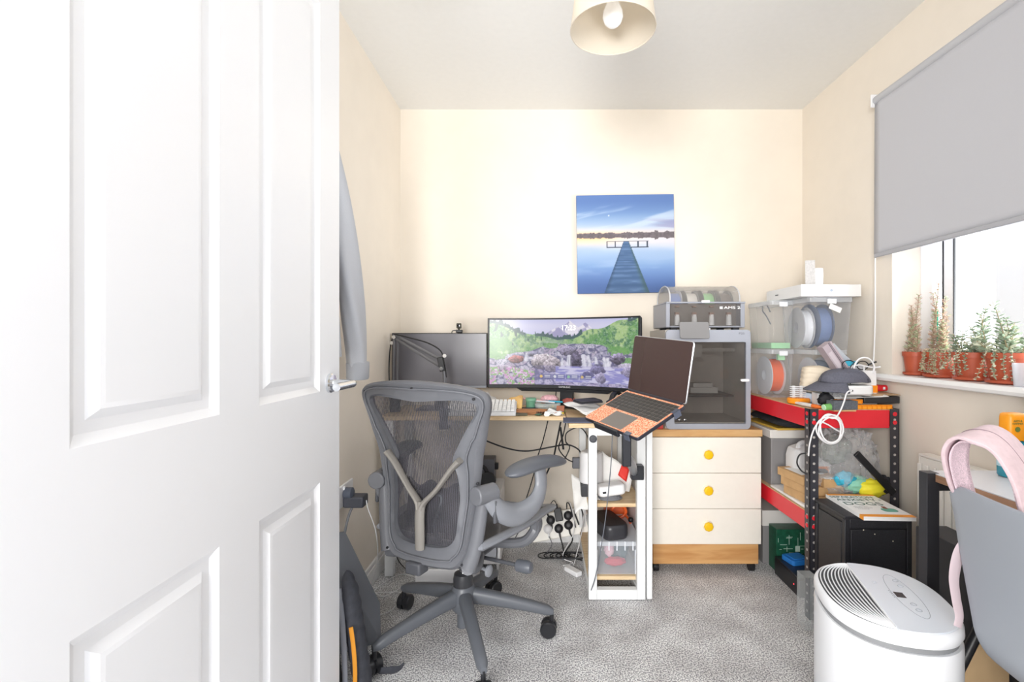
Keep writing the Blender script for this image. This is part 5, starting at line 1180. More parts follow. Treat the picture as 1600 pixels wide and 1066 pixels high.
s = MB(); s.prism(rrect(.045, .040, .015), 0, .082); s.build('body', mat('white_soft', '#f4f4f6', .5), wg, bevel=.006, seg=3)
s = MB(); s.box(-.020, .020, -.0008, .0008, 0, .118)
cdp = solo(s, 'printed_card', mat('grey_printed_card', '#c9c7c6', .6, var=.12, vs_=120), 'grey printed card propped against the upright white gadget', 'card', M=T(1.224, 2.225, FT) @ rotz(-.35) @ rotx(-.08))
# ---- front clutter
bg_ = MB()
bg_.loft([[(x * k, y * k, z + .006 * math.sin(6 * z * 60 + x * 40)) for x, y in rrect(.115, .11, .03)] for k, z in ((.8, 0), (1, .02), (1.03, .06), (.98, .11), (.85, .135), (.5, .145))])
bg2 = thing('padded_pack', 'cream quilted pack in a clear bag beside the grey cap', 'bag', M=T(1.19, 2.14, T0 + .001) @ rotz(-.25) @ roty(.12))
s = MB(); L = []
for k in range(40):
    v = k / 39; e = math.sin(min(1, v * 7, (1 - v) * 7) * PI / 2) ** .6; r_ = 1 + .05 * abs(math.sin(v * PI * 6))
    L.append([((x * e * r_), (y * e * r_), .04 + v * .125 + .006 * nz((x * 30, y * 30, v * 4))) for x, y in rrect(.115, .09, .03)])
s.loft(L); s.build('padding', mat('cream_wadding', '#f0e2cc', .8), bg2, smooth=60)
s = MB(); s.box(-.05, .05, -.04, .04, 0, .042); s.build('base', mat('pale_blue_pad', '#c6d3e6', .7), bg2, bevel=.01)
s = MB(); s.box(-.028, .028, -.03, .03, 0, .055); wb = thing('white_tub', 'small white tub with a purple label behind the orange dish', 'tub', M=T(1.178, 2.055, T0) @ rotz(-.1)); s.build('body', mat('white_soft', '#f4f4f6', .5), wb, bevel=.004)
s = MB(); s.box(-.020, .020, -.0306, -.030, .012, .034); s.build('label_patch', mat('purple_label', '#8a5a92', .5), wb)
ot = thing('orange_dish', 'orange round dish with a stack of white ribs at the left shelf edge', 'dish', (1.112, 2.115, T0))
s = MB(); s.lathe([(.036, 0), (.044, .004), (.046, .020), (.042, .026), (.03, .026)], seg=32); s.build('dish', mat('bright_orange', '#ff9a1a', .4), ot)
for k in range(6):
    s = MB(); s.box(-.034, .030, -.008, .008, .029 + k * .0085, .033 + k * .0085); s.build('rib', WHITE, ot, bevel=.001)
s = MB(); s.box(-.022, -.012, .004, .010, .026, .078); s.box(.010, .020, .004, .010, .026, .078); s.each('rib_post', WHITE, ot)
bx = thing('slim_carton', 'slim lilac-grey carton leaning diagonally against the clear boxes', 'carton', M=T(1.238, 2.06, T0 + .188) @ roty(-.60) @ rotz(.1))
MB().box(-.024, .024, -.02, .02, -.085, .085).build('carton', mat('lilac_carton', '#b5a7ae', .6), bx, bevel=.001)
s = MB(); s.box(.006, .009, -.0206, -.02, -.085, .085); s.box(.012, .014, -.0206, -.02, -.085, .085); s.each('stripe', mat('dark_stripe', '#4f434c', .6), bx)
s = MB(); s.box(-.018, .0, -.0206, -.02, -.06, .05); s.build('print_panel', mat('pale_lilac', '#cdc3c9', .6), bx)
for k, (a, l_) in enumerate(((.0, 'clear sheet fanned out beside the slim carton, nearer sheet'), (.12, 'clear sheet fanned out beside the slim carton, further sheet'))):
    s = MB(); s.box(-.012, .012, -.0008, .0008, -.07, .07); solo(s, 'clear_sheet', clear('sheet_clear', '#dfe6ef', .45, .1), l_, 'sheet', M=T(1.29 + .012 * k, 2.09 + .02 * k, T0 + .205) @ roty(-.75 - a))
s = MB(); s.box(-.03, .03, -.02, .02, 0, .022); solo(s, 'turquoise_pad', mat('turquoise_foam', '#3fb8d8', .6), 'turquoise pad peeking out above the white paper bag', 'pad', loc=(1.318, 2.10, T0 + .165), bevel=.005)
gl = MB(); gl.box(-.05, .05, -.03, .03, 0, .165); solo(gl, 'grey_carton', mat('pale_grey_carton', '#d3d6dc', .7), 'pale grey carton behind the white paper bag', 'carton', loc=(1.318, 2.10, T0), bevel=.002)
wbg = thing('paper_bag', 'small white paper bag with a rope handle behind the grey cap', 'bag', (1.315, 2.02, T0))
s = MB(); s.loft([[(x * k, y * k, z) for x, y in ((-.06, -.02), (.06, -.02), (.06, .02), (-.06, .02))] for k, z in ((1, 0), (.93, .15))], cap=False); s.build('bag', mat('white_card', '#f5f5f5', .6), wbg, thick=.001, smooth=0)
s = MB(); s.tube([(-.035, -.021, .14), (-.035, -.022, .17), (-.015, -.024, .200), (.02, -.024, .202), (.045, -.022, .175), (.045, -.021, .14)], .0035, 8, sm=6); s.build('handle', WHITE, wbg)
s = MB(); s.tube([(-.02, .018, .14), (-.02, .018, .165), (.01, .014, .172), (.03, .018, .165), (.03, .018, .14)], .0035, 8, sm=6); s.build('handle', WHITE, wbg)
gls = MB(); gls.tube([(-.02 + .028 * math.cos(a), .0, .02 + .020 * math.sin(a)) for a in [2 * PI * j / 20 for j in range(20)]], .0022, 6, closed=True); gls.tube([(.045 + .024 * math.cos(a), .01, .018 + .018 * math.sin(a)) for a in [2 * PI * j / 20 for j in range(20)]], .0022, 6, closed=True); gls.tube([(.007, 0, .02), (.021, .01, .02)], .002, 6); gls.tube([(.068, .01, .02), (.09, -.01, .035)], .0035, 6)
solo(gls, 'spectacles', BLACK, 'black-rimmed spectacles resting on top of the white paper bag', 'glasses', loc=(1.30, 2.035, T0 + .152))
cable('black_strap', [(1.262, 1.995, T0 + .07), (1.258, 1.99, T0 + .12), (1.266, 2.0, T0 + .165), (1.285, 2.01, T0 + .18)], .002, BC, 'thin black cord looping up beside the paper bag')
cable('white_stub', [(1.35, 2.05, T0 + .168), (1.385, 2.04, T0 + .162), (1.41, 2.03, T0 + .165)], .004, WHITE, 'white rod sticking out to the right of the paper bag')
# ---- black organiser tray with orange racks
tr = thing('black_tray', 'black plastic tray overhanging the right shelf edge under papers', 'tray', (1.27, 2.02, T0))
s = MB(); s.box(1.10, 1.432, 1.985, 2.10, T0, T0 + .006); s.box(1.29, 1.434, 1.952, 2.10, T0 + .022, T0 + .05); s.build('body', mat('black_tray_plastic', '#2c2c30', .4), tr, world=True, bevel=.004)
def rack(x0, x1, y0, y1, z, label):
    t_ = thing('orange_rack', label, 'rack', ((x0 + x1) / 2, (y0 + y1) / 2, z))
    s = MB(); s.box(x0, x1, y0, y1, z, z + .012); s.build('base', mat('amber_orange', '#ffa31f', .45), t_, world=True, bevel=.001)
    s = MB(); n_ = int((x1 - x0) / .018)
    for k in range(n_ + 1):
        x = x0 + (x1 - x0 - .003) * k / n_; s.box(x, x + .003, y0 - .002, y0, z + .001, z + .018)
    s.box(x0, x1, y0 - .001, y0 + .002, z + .012, z + .018); q = s.build('grid', mat('deep_amber', '#f08c10', .5), t_, world=True); return t_
rack(1.215, 1.395, 1.942, 2.0, T0 + .0005, 'lower orange grid rack at the front of the top shelf')
rack(1.17, 1.285, 1.955, 2.0, T0 + .020, 'upper orange grid rack sticking out under the grey cap')
fo = MB(); fo.box(-.05, .05, -.022, .022, 0, .034); solo(fo, 'foam_block', mat('grey_foam', '#5d6168', .95, var=.25, vs_=250, bump=.5, bs=300), 'speckled grey foam block at the front edge of the top shelf', 'foam', loc=(1.172, 1.905, T0 + .006), rz=.12, bevel=.001)
MBs = MB(); MBs.box(1.13, 1.215, 1.885, 1.96, T0 - .0004, T0 + .0055); solo(MBs, 'card_slip', CARD, 'brown card slip under the speckled grey foam block', 'card', loc=(1.17, 1.92, T0), world=True)
paper('papers', [(1.18, 1.965, T0 + .040), (1.375, 1.93, T0 + .052), (1.40, 2.03, T0 + .058), (1.20, 2.06, T0 + .055)], 'white printed papers fanned across the black tray', amp=.004, seed=12)
paper('papers', [(1.165, 1.98, T0 + .03), (1.235, 1.94, T0 + .022), (1.25, 2.02, T0 + .055), (1.18, 2.06, T0 + .058)], 'crumpled pale blue printed sheet under the cap', mat('pale_blue_print', '#dfe3f2', .7, var=.12, vs_=60), amp=.008, seed=13)
paper('brown_card', [(1.33, 1.955, T0 + .052), (1.436, 1.95, T0 + .056), (1.437, 2.08, T0 + .060), (1.34, 2.07, T0 + .060)], 'brown card on the black tray at the right wall', mat('beige_card', '#c9ab86', .7), amp=.002, seed=14)
pk = thing('white_puck', 'white round mini computer with a port beneath the grey cap', 'computer', (1.250, 1.955, T0 + .060))
s = MB(); s.prism(rrect(.125, .085, .03), 0, .036); s.build('body', mat('white_puck', '#eeeeef', .4), pk, bevel=.006, seg=3)
s = MB(); s.box(-.046, -.030, -.0435, -.042, .014, .021); s.build('port', BLACK, pk)
# ---- grey cap
cp = thing('baseball_cap', 'faded grey denim baseball cap resting on the white puck, peak to the left', 'cap', M=T(1.198, 1.990, T0 + .115) @ rotz(math.radians(190)) @ rotx(-.0))
CAPM = mat('faded_black_denim', '#62636f', .95, var=.12, vs_=160, bump=.4, bs=350)
def capf(u, v):
    a = 2 * PI * u; t_ = PI / 2 * v
    r_ = .088 * math.cos(t_) ** .8 * (1 + .05 * math.sin(3 * a)); z = .050 * math.sin(t_) - .008 + .008 * nz((math.cos(a) * 2, math.sin(a) * 2, v * 2))
    return (r_ * math.cos(a) * 1.2 - .035, r_ * math.sin(a) * .8, z)
s = MB(); s.grid(capf, 40, 14); s.build('crown', CAPM, cp, smooth=80, thick=.003)
def peakf(u, v):
    a = -1.25 + 2.5 * u; r0 = .084; r1 = .084 + .070 * math.cos(a * .95) ** .55
    r_ = r0 + (r1 - r0) * v - .004; return (r_ * math.cos(a) - .022, r_ * math.sin(a) * .8, -.006 - .034 * v * math.cos(a * .5) - .008 * (abs(a) ** 2) * v)
s = MB(); s.grid(peakf, 20, 10); s.build('peak', CAPM, cp, smooth=80, thick=.005)
def strapf(u, v):
    a = PI - .9 + 1.8 * u; return ((.094 + .001) * math.cos(a) - .035, .096 * math.sin(a) * .8, -.008 + .014 * v)
s = MB(); s.grid(strapf, 16, 1); s.build('back_strap', mat('denim_strap', '#4b4c56', .9), cp, thick=.003)
s = MB(); s.sphere((-.035, 0, .051), .006, 12, 8, (1, 1, .5)); s.build('button', CAPM, cp)
lump('black_pouch', (1.175, 2.005, T0 + .032), .035, (1.1, .7, .85), mat('black_nylon', '#29292e', .7), 'black pouch under the peak of the grey cap', 'pouch', 21)
lump('crinkled_wrap', (1.20, 1.975, T0 + .066), .028, (1.2, .8, .6), clear('crinkle_clear', '#d9dde2', .4, .15), 'crinkled clear wrap hanging below the cap peak', 'wrap', 22, .6, 5)
lump('green_blob', (1.215, 1.955, T0 + .070), .014, (1, .8, .8), mat('mint_green', '#a9dcae', .5), 'small mint green piece beneath the cap next to the white puck', 'piece', 23, .3, seg=14)
gc = thing('green_clamp', 'small green and white roll at the front left corner of the top shelf', 'roll', M=T(1.118, 1.90, T0 + .0125) @ rotz(.15))
s = MB(); s.cyl((-.02, 0, .002), (.028, 0, .004), .0125, .014); s.build('roll', mat('leaf_green', '#77b562', .5), gc)
s = MB(); s.cyl((-.024, 0, .001), (-.0202, 0, .002), .011); s.build('end_cap', mat('mint_white', '#c4ecc4', .5), gc)
scr = thing('craft_tool', 'white-handled tool with an orange cap lying at the left shelf edge', 'tool', (1.12, 2.0, T0))
s = MB(); s.tube([(1.085, 2.085, T0 + .008), (1.092, 2.03, T0 + .009), (1.10, 1.985, T0 + .009)], [.005, .008, .0075], 10); s.build('handle', mat('ivory', '#efe9e4', .4), scr, world=True)
s = MB(); s.tube([(1.10, 1.985, T0 + .009), (1.108, 1.965, T0 + .0085), (1.122, 1.935, T0 + .007)], [.008, .008, .003], 10); s.build('cap', mat('pen_orange', '#f07c36', .4), scr, world=True)
rd = thing('red_tool', 'red handled tool with white logo lying behind the white puck at the wall', 'tool', (1.39, 2.03, T0 + .062))
s = MB(); s.tube([(1.35, 2.04, T0 + .074), (1.39, 2.03, T0 + .076), (1.428, 2.02, T0 + .078)], [.012, .015, .012], 10); s.build('handle', mat('toolred', '#d8242e', .4), rd, world=True)
s = MB(); s.box(1.405, 1.413, 2.006, 2.008, T0 + .073, T0 + .083); s.build('mark', WHITE, rd, world=True)
oc_ = MB(); oc_.box(-.018, .012, -.01, .01, 0, .03); solo(oc_, 'orange_clip', mat('bright_orange', '#ff9a1a'), 'orange block wedged behind the white puck', 'block', loc=(1.365, 2.01, T0 + .060))
# ---- coiled white cable hanging over the front
s = MB()
ctr = Vector((1.105, 1.925, .755)); P_ = []
P_ += [Vector((1.212, 1.908, T0 + .078)), Vector((1.185, 1.895, T0 + .072)), Vector((1.165, 1.88, T0 + .040)), Vector((1.148, 1.878, T0 + .002)), Vector((1.132, 1.885, .815))]
for k in range(0, 66):
    a = 1.9 - k * .42; r_ = .046 + .006 * math.sin(k * .23) + .003 * math.sin(k * 1.1); P_.append(Vector((1.118 + r_ * math.cos(a) + .004 * math.sin(k * .35), 1.888 + .010 * math.sin(k * .21), .772 + (r_ + .006) * math.sin(a))))
P_ += [Vector((1.085, 1.89, .80)), Vector((1.06, 1.90, .77)), Vector((1.048, 1.91, .71)), Vector((1.052, 1.925, .66))]
s.tube(P_, .0030, 7, sm=3); solo(s, 'white_coiled_cable', WC, 'coiled white cable hanging from the white puck over the red beam', 'cable', loc=tuple(P_[0]), world=True, smooth=80)
cable('black_loop', [(1.058, 1.95, .665), (1.035, 1.96, .655), (1.03, 1.97, .62), (1.045, 1.965, .59), (1.06, 1.95, .58)], .003, BC, 'small black cable loop beside the front left shelf post')
# ---- shelf below
M0 = RL + .0005
gs = thing('grey_crate', 'grey storage crate with a white lid on the middle shelf', 'crate', (1.19, 2.50, M0))
s = MB(); s.box(1.09, 1.36, 2.32, 2.64, M0, M0 + .225); s.build('crate', mat('slate_crate', '#8e8c8d', .6), gs, world=True, bevel=.004)
s = MB(); s.box(1.082, 1.368, 2.312, 2.648, M0 + .225, M0 + .265); s.build('lid', mat('offwhite_lid', '#e9e6e2', .5), gs, world=True, bevel=.004)
s = MB(); s.box(1.084, 1.30, 2.20, 2.60, 0, .006); 
ye = MB(); ye.box(-.10, .10, -.16, .16, 0, .010); solo(ye, 'yellow_envelope', mat('manila_yellow', '#d9b24a', .7), 'mustard padded envelope under the black bag on the crate lid', 'envelope', loc=(1.20, 2.46, M0 + .266), rz=.05, bevel=.003)
s = MB(); L = []
for k in range(30):
    v = k / 29; y = -.19 + .38 * v; e = math.sin(min(1, v * 6, (1 - v) * 6) * PI / 2) ** .7
    L.append([(.115 * e * math.cos(a) * (1 + .1 * nz((v * 6, a, 1))), y, .032 + .030 * e * (math.sin(a) if math.sin(a) > 0 else .9 * math.sin(a)) * (1 + .3 * nz((v * 7, a * 1.3, 5)))) for a in [2 * PI * j / 28 for j in range(28)]])
s.loft(L); solo(s, 'black_bag', mat('black_fabric', '#25252a', .9, bump=.4, bs=60), 'flat black fabric bag on top of the storage crate under the top shelf', 'bag', loc=(1.20, 2.40, M0 + .277), smooth=70)
fp2 = MB(); fp2.box(-.03, .03, -.012, .012, 0, .12); solo(fp2, 'brown_carton', CARD, 'brown cardboard carton between the printer and the black bag', 'carton', loc=(1.095, 2.62, M0 + .267))
jg = thing('plastic_jug', 'translucent plastic jug behind the small brown cartons on the middle shelf', 'jug', (1.20, 2.20, M0))
JM = clear('milky_plastic', '#eeeef0', .72, .3)
s = MB(); s.loft([[(x * k, y * k, z) for x, y in rrect(.17, .11, .03)] for k, z in ((.95, 0), (1, .01), (1, .17), (.9, .205), (.4, .225))]); s.build('body', JM, jg, bevel=.004, smooth=50)
s = MB(); s.tube([(-.055, -.02, .19), (-.05, -.02, .225), (-.02, -.02, .235), (.0, -.02, .215)], .011, 8, sm=5); s.build('handle', JM, jg)
s = MB(); s.cyl((.04, 0, .21), (.04, 0, .245), .02); s.build('cap', WHITE, jg)
s = MB(); s.box(-.03, .06, -.0565, -.0555, .05, .135); s.build('label_patch', mat('orange_label', '#e8863a', .5), jg)
def carton(x, y, z, w_, d_, h, rz, label):
    t_ = thing('small_carton', label, 'carton', (x, y, z), rz, 'small brown cartons on the middle shelf')
    MB().box(-w_ / 2, w_ / 2, -d_ / 2, d_ / 2, 0, h).build('carton', CARD, t_, bevel=.001)
    s = MB(); s.box(-w_ * .40, w_ * .3, -d_ * .3, d_ * .35, h + .0002, h + .0008); s.build('label_patch', PAPER, t_); return t_
zz = M0 + .012
carton(1.165, 2.085, zz, .155, .20, .038, .10, 'bottom brown carton of the stack on the middle shelf'); carton(1.155, 2.095, zz + .0395, .15, .19, .036, .16, 'second brown carton from the bottom of the stack')
carton(1.145, 2.115, zz + .0765, .15, .18, .034, .12, 'top brown carton with the large white label on the stack'); carton(1.20, 2.01, zz + .0395 + .0375, .10, .05, .033, -.05, 'small brown carton at the front of the carton stack')
pd = MB(); pd.box(1.075, 1.28, 2.0, 2.30, M0, M0 + .011); solo(pd, 'foam_wrap', mat('white_foam_wrap', '#f1efee', .8, bump=.4, bs=30), 'white foam wrap sheet under the brown cartons', 'wrap', loc=(1.16, 2.15, M0), world=True, bevel=.004)
bk = MB(); bk.box(-.03, .04, -.012, .012, 0, .012); solo(bk, 'black_gadget', BLACK, 'small black gadget on top of the brown carton stack', 'gadget', loc=(1.18, 2.09, zz + .1120), bevel=.003)
# crumpled clear bag of things
def crum(p): return 1 + .22 * nz(p * 2.2) + .13 * nz(p * 6 + Vector((3, 1, 2))) + .11 * nz(p * 13) + .05 * nz(p * 31)
pbg = thing('plastic_bag', 'crumpled clear plastic bag bulging with blue, green and yellow things on the middle shelf', 'bag', (1.25, 2.03, M0))
pbM = clear('crinkled_bag', '#f4f6fa', .20, .06)
n, l = pbM.node_tree.nodes, pbM.node_tree.links
nz_ = n.new('ShaderNodeTexNoise'); nz_.inputs['Scale'].default_value = 26; nz_.inputs['Detail'].default_value = 5; tc_ = n.new('ShaderNodeTexCoord'); l.new(tc_.outputs['Object'], nz_.inputs['Vector'])
bb = n.new('ShaderNodeBump'); bb.inputs['Distance'].default_value = .012; bb.inputs['Strength'].default_value = 1; l.new(nz_.outputs['Fac'], bb.inputs['Height']); l.new(bb.outputs[0], n['Principled BSDF'].inputs['Normal'])
s = MB(); s.sphere((1.265, 2.05, M0 + .175), .15, 46, 34, (.92, .62, 1.12), crum); s.build('film', pbM, pbg, world=True, smooth=14)
lump('bag_filling', (1.24, 2.07, M0 + .23), .09, (.8, .5, .7), mat('grey_sage_cloth', '#7b8178', .9, var=.5, vs_=30), 'grey green cloth inside the clear plastic bag', 'cloth', 31)
lump('turquoise_roll', (1.235, 1.985, M0 + .125), .045, (1.0, .6, .7), mat('turquoise_foam', '#3fb8d8', .6), 'turquoise roll low in the clear plastic bag', 'roll', 32)
lump('mint_bundle', (1.285, 1.98, M0 + .105), .05, (1.1, .6, .7), mat('mint_bundle', '#8ecdb4', .7), 'mint green bundle low in the clear plastic bag', 'bundle', 33)
lump('yellow_bundle', (1.325, 1.96, M0 + .095), .05, (1.1, .6, .7), mat('vivid_yellow', '#f0e431', .6), 'vivid yellow bundle in front of the clear plastic bag', 'bundle', 34)
s = MB(); s.box(-.013, .013, -.006, .006, -.11, .11); solo(s, 'black_strap', BLACK, 'black strap lying diagonally across the clear plastic bag', 'strap', M=T(1.315, 1.925, M0 + .165) @ roty(-.75), bevel=.003)
lump('black_case', (1.372, 1.962, M0 + .11), .04, (.8, .6, 1.0), mat('black_nylon', '#29292e', .7), 'black case at the right of the plastic bag by the shelf post', 'case', 35)
# ---- things on the carpet under the shelves
s = MB(); s.box(1.10, 1.40, 2.43, 2.65, .001, .19); gcr = thing('lower_crate', 'grey crate on the carpet behind the green circuit-printed box', 'crate', (1.23, 2.5, 0)); s.build('crate', mat('slate_crate', '#8e8c8d', .6), gcr, world=True, bevel=.004)
s = MB(); s.box(1.095, 1.405, 2.425, 2.655, .19, .268); s.build('lid', mat('offwhite_lid', '#e9e6e2', .5), gcr, world=True, bevel=.004)
gp_ = MB(); gp_.box(-.12, .12, -.04, .04, 0.001, .207); grb = thing('green_box', 'dark green box printed with circuit lines on the carpet under the shelving', 'box', (1.245, 2.38, 0)); gp_.build('carton', mat('pcb_green', '#1f5b43', .4, var=.25, vs_=45), grb, bevel=.001)
s = MB()
random.seed(3)
for k in range(26):
    x = random.uniform(-.115, .07); z = random.uniform(.015, .17)
    if k % 2: s.box(x, min(.118, x + random.uniform(.01, .05)), -.0408, -.0402, z, z + .0018)
    else: s.box(x, x + .0018, -.0408, -.0402, z, min(.20, z + random.uniform(.01, .05)))
for x, z in ((-.06, .07), (-.03, .10), (.04, .06)): s.box(x, x + .022, -.0412, -.0402, z, z + .026)
q = s.build('circuit_print', mat('pcb_print', '#cfe6d8', .5), grb); q['kind'] = 'stuff'
bb_ = thing('black_case_box', 'low black box with a small red light on the carpet under the shelving', 'box', (1.23, 2.22, 0))
MB().box(1.11, 1.35, 2.105, 2.33, .001, .078).build('body', mat('satin_black', '#1f1f24', .35), bb_, world=True, bevel=.003)
MB().box(1.112, 1.348, 2.107, 2.328, .0782, .084).build('lid', mat('black_lid', '#2c2c31', .3), bb_, world=True, bevel=.001)
s = MB(); s.lathe([(.003, 0), (.003, .001)], frame((1.1098, 2.15, .04), (-1, 0, 0)), 10); s.build('indicator', mat('red_indicator', '#ff3040', .4, emit=1.5), bb_, world=True)
s = MB(); s.prism(rrect(.095, .085, .012), 0, .022); s.prism(rrect(.065, .06, .008), .022, .026); solo(s, 'blue_case', mat('bright_blue', '#2f86e0', .4), 'bright blue plastic case on the low black box under the shelving', 'case', loc=(1.182, 2.27, .0845), rz=.2, bevel=.002)
s = MB(); s.box(1.008, 1.060, 1.865, 1.93, .001, .205); solo(s, 'clear_bin', clear('acrylic', '#eef4f6', .08, .05), 'small clear plastic bin on the carpet beside the front shelf post', 'bin', loc=(1.03, 1.9, 0), world=True, bevel=.003)
# ================================================================== BLACK CABINET AND BOOK
cbn = thing('black_cabinet', 'black metal cabinet with recessed panels in front of the red shelving, book on top', 'cabinet', (1.195, 1.83, 0))
KM = mat('black_powder_coat', '#29292e', .5, var=.25, vs_=300); KM2 = mat('black_panel', '#1e1e22', .45)
CX0, CX1, CY0, CY1, CZ = 1.078, 1.318, 1.735, 1.930, .490
s = MB(); s.box(CX0 + .006, CX1 - .004, CY0 + .006, CY1, .002, CZ - .006); s.build('body', KM2, cbn, world=True)
s = MB(); s.box(CX0, CX1, CY0, CY1, CZ - .012, CZ)
for x0, x1, y0, y1 in ((CX0, CX0 + .018, CY0, CY0 + .018), (CX1 - .018, CX1, CY0, CY0 + .018), (CX0, CX0 + .018, CY1 - .018, CY1)): s.box(x0, x1, y0, y1, .001, CZ - .0121)
s.box(CX0 + .018, CX1 - .018, CY0, CY0 + .006, CZ - .045, CZ - .0121); s.build('edge_frame', KM, cbn, world=True, bevel=.002)
s = MB(); s.box(CX0 + .022, CX1 - .022, CY0 + .001, CY0 + .008, .03, CZ - .05); s.build('door', KM, cbn, world=True, bevel=.002)
s = MB(); s.box(CX0 + .001, CX0 + .008, CY0 + .025, CY1 - .025, .03, CZ - .03); s.build('side_panel', KM, cbn, world=True, bevel=.002)
for k, (x, z) in enumerate(((1.145, .44), (1.185, .425), (1.25, .40))):
    s = MB(); s.lathe([(.0022, 0), (.0022, .0003)], frame((x, CY0 + .0009, z), (0, -1, 0)), 8); s.build('paint_fleck', mat('cream_fleck', '#e8dfc8', .6), cbn, world=True)
bo = thing('paperback_book', 'white and orange paperback lying on the black cabinet, title in dark green', 'book', M=T(1.212, 1.812, CZ + .0005) @ rotz(math.radians(-3)))
BW, BD = .178, .25
s = MB(); s.box(-BW / 2 + .001, BW / 2 - .001, -BD / 2 + .001, BD / 2 - .001, .0008, .0125); s.build('pages', PAPER, bo)
s = MB(); s.box(-BW / 2, BW / 2, -BD / 2, BD / 2, .0125, .0135); s.box(-BW / 2, BW / 2, -BD / 2, BD / 2, 0, .0008); s.box(-BW / 2, -BW / 2 + .001, -BD / 2, BD / 2, .0008, .0125); s.build('cover', mat('cover_white', '#f7f7f7', .4), bo)
OR = mat('cover_orange', '#f6a13c', .45); s = MB(); s.box(-BW / 2, BW / 2, BD / 2 - .018, BD / 2, .01352, .0139); s.box(-BW / 2, BW / 2, -BD / 2, -BD / 2 + .024, .01352, .0139); s.box(-BW / 2 - .0004, -BW / 2, -BD / 2, -BD / 2 + .024, 0, .0139)
s.each('cover_band', OR, bo)
TG = mat('title_green', '#27584f', .5)
for txt, sz, y, sx in (('SEPARATION', .030, .088, .92), ('ANXIETY', .036, .055, 1.0), ('in', .014, .058, 1), ('DOGS', .046, .010, 1.1)):
    s = MB(); x = -.012 if txt != 'in' else .078
    s.text(txt, sz, T(x, y, .0138), .0002, sx); s.build('title_text', TG, bo)
s = MB(); s.text('Next-generation', .0075, T(-.04, -.022, .0138), .0001); s.text('treatment protocols', .0075, T(-.036, -.034, .0138), .0001); s.text('and practices', .0075, T(-.042, -.046, .0138), .0001); s.build('small_print', mat('print_grey', '#8b8f92', .5), bo)
s = MB(); s.prism([(x + .042, y - .055) for x, y in rrect(.052, .036, .014)], .0135, .0140); s.build('cover_picture', mat('cover_teal', '#6fae9d', .5), bo)
s = MB(); s.prism([(x + .040, y - .030) for x, y in rrect(.014, .026, .005)], .0135, .0142); s.build('cover_picture', mat('cover_brown', '#8a4a3c', .5), bo)

# ================================================================== DEHUMIDIFIER
dh = thing('dehumidifier', 'white oval dehumidifier with a curved top grille and touch controls in the right foreground', 'dehumidifier', M=T(.83, 1.19, 0) @ rotz(math.radians(-15)))
A_, B_ = .14, .172
def oval(k, n=64, e=2.35, dx=0): return [(A_ * k * abs(math.cos(a)) ** (2 / e) * (1 if math.cos(a) > 0 else -1) + dx, B_ * (k if k > .9 else k) * abs(math.sin(a)) ** (2 / e) * (1 if math.sin(a) > 0 else -1)) for a in [2 * PI * j / n for j in range(n)]]
DW = mat('appliance_white', '#eef0f4', .32); DG = mat('appliance_grey', '#c9cbd0', .4)
s = MB(); s.loft([[(x, y, z) for x, y in oval(k)] for k, z in ((.96, .003), (1.0, .02), (1.0, .445), (.985, .452))]); s.build('body', DW, dh, smooth=50)
s = MB(); s.loft([[(x, y, z) for x, y in oval(k)] for k, z in ((.95, .4525), (.95, .466))]); s.build('seam', mat('seam_grey', '#8d8f92', .5), dh, smooth=50)
s = MB(); s.loft([[(x, y, z) for x, y in oval(k)] for k, z in ((.985, .4665), (1.005, .474), (1.0, .486), (.975, .493), (.94, .4955))]); s.build('top_shell', DW, dh, smooth=60)
# grille recess (left part) and flat control panel (right part)
spl = -.028
def half(k, side, z, n=48):
    P = [(x, y) for x, y in oval(k, 160)]
    return [(x, y, z) for x, y in P if (x < spl) == (side < 0)]
hp_ = half(.93, -1, 0); s = MB(); s.prism([(x, y) for x, y, _ in hp_], .4957, .4962); s.build('grille_recess', mat('grille_dark', '#3b3c41', .7), dh)
hq_ = sorted(half(.95, 1, 0), key=lambda p: math.atan2(p[1], p[0] - .03)); s = MB(); s.prism([(x, y) for x, y, _ in hq_], .4957, .4985); s.build('control_panel', mat('panel_pale', '#dfe5ee', .3), dh, bevel=.001)
for k in range(10):
    kk = .95 - k * .092; pts = [(spl + (x * .93 - spl) * kk, y * (1 - (1 - kk) * .16) * .93, .4972) for x, y in oval(1, 160) if spl + (x * .93 - spl) * kk < spl - .001]
    s = MB(); s.tube(pts, .0017, 8, flat=1.0); s.build('grille_rib', DW, dh)
s = MB(); s.box(spl - .004, spl, -B_ * .90, B_ * .90, .4957, .4988); s.build('split_bar', DW, dh)
s = MB(); s.box(.028, .048, -.012, .014, .4987, .4990); s.build('display', mat('display_black', '#33343a', .2), dh, bevel=.001)
s = MB()
def ringm(s, x, y, r, r2=.0006, z=.4988): s.tube([(x + r * math.cos(a), y + r * math.sin(a), z) for a in [2 * PI * j / 20 for j in range(20)]], r2, 5, closed=True)
for i, (x, y) in enumerate(((.058, .078), (.058, .050), (.050, -.040), (.050, -.066))):
    s = MB(); ringm(s, x, y, .006); s.build('touch_icon', mat('icon_grey', '#9aa0aa', .5), dh)
s = MB(); s.tube([(x * .026 + .050, y * .105 + .004, .4987) for x, y in [(math.cos(a), math.sin(a)) for a in [2 * PI * j / 40 for j in range(40)]]], .0006, 5, closed=True); s.build('touch_outline', mat('icon_grey', '#9aa0aa', .5), dh)
for i in range(5):
    s = MB(); s.box(.020, .022, -.016 + i * .008, -.012 + i * .008, .4986, .4989); s.build('indicator', mat('icon_grey', '#9aa0aa', .5), dh)
s = MB(); ringm(s, .003, .055, .005, .0005); s.build('maker_mark', mat('icon_pale', '#b4bac4', .5), dh)
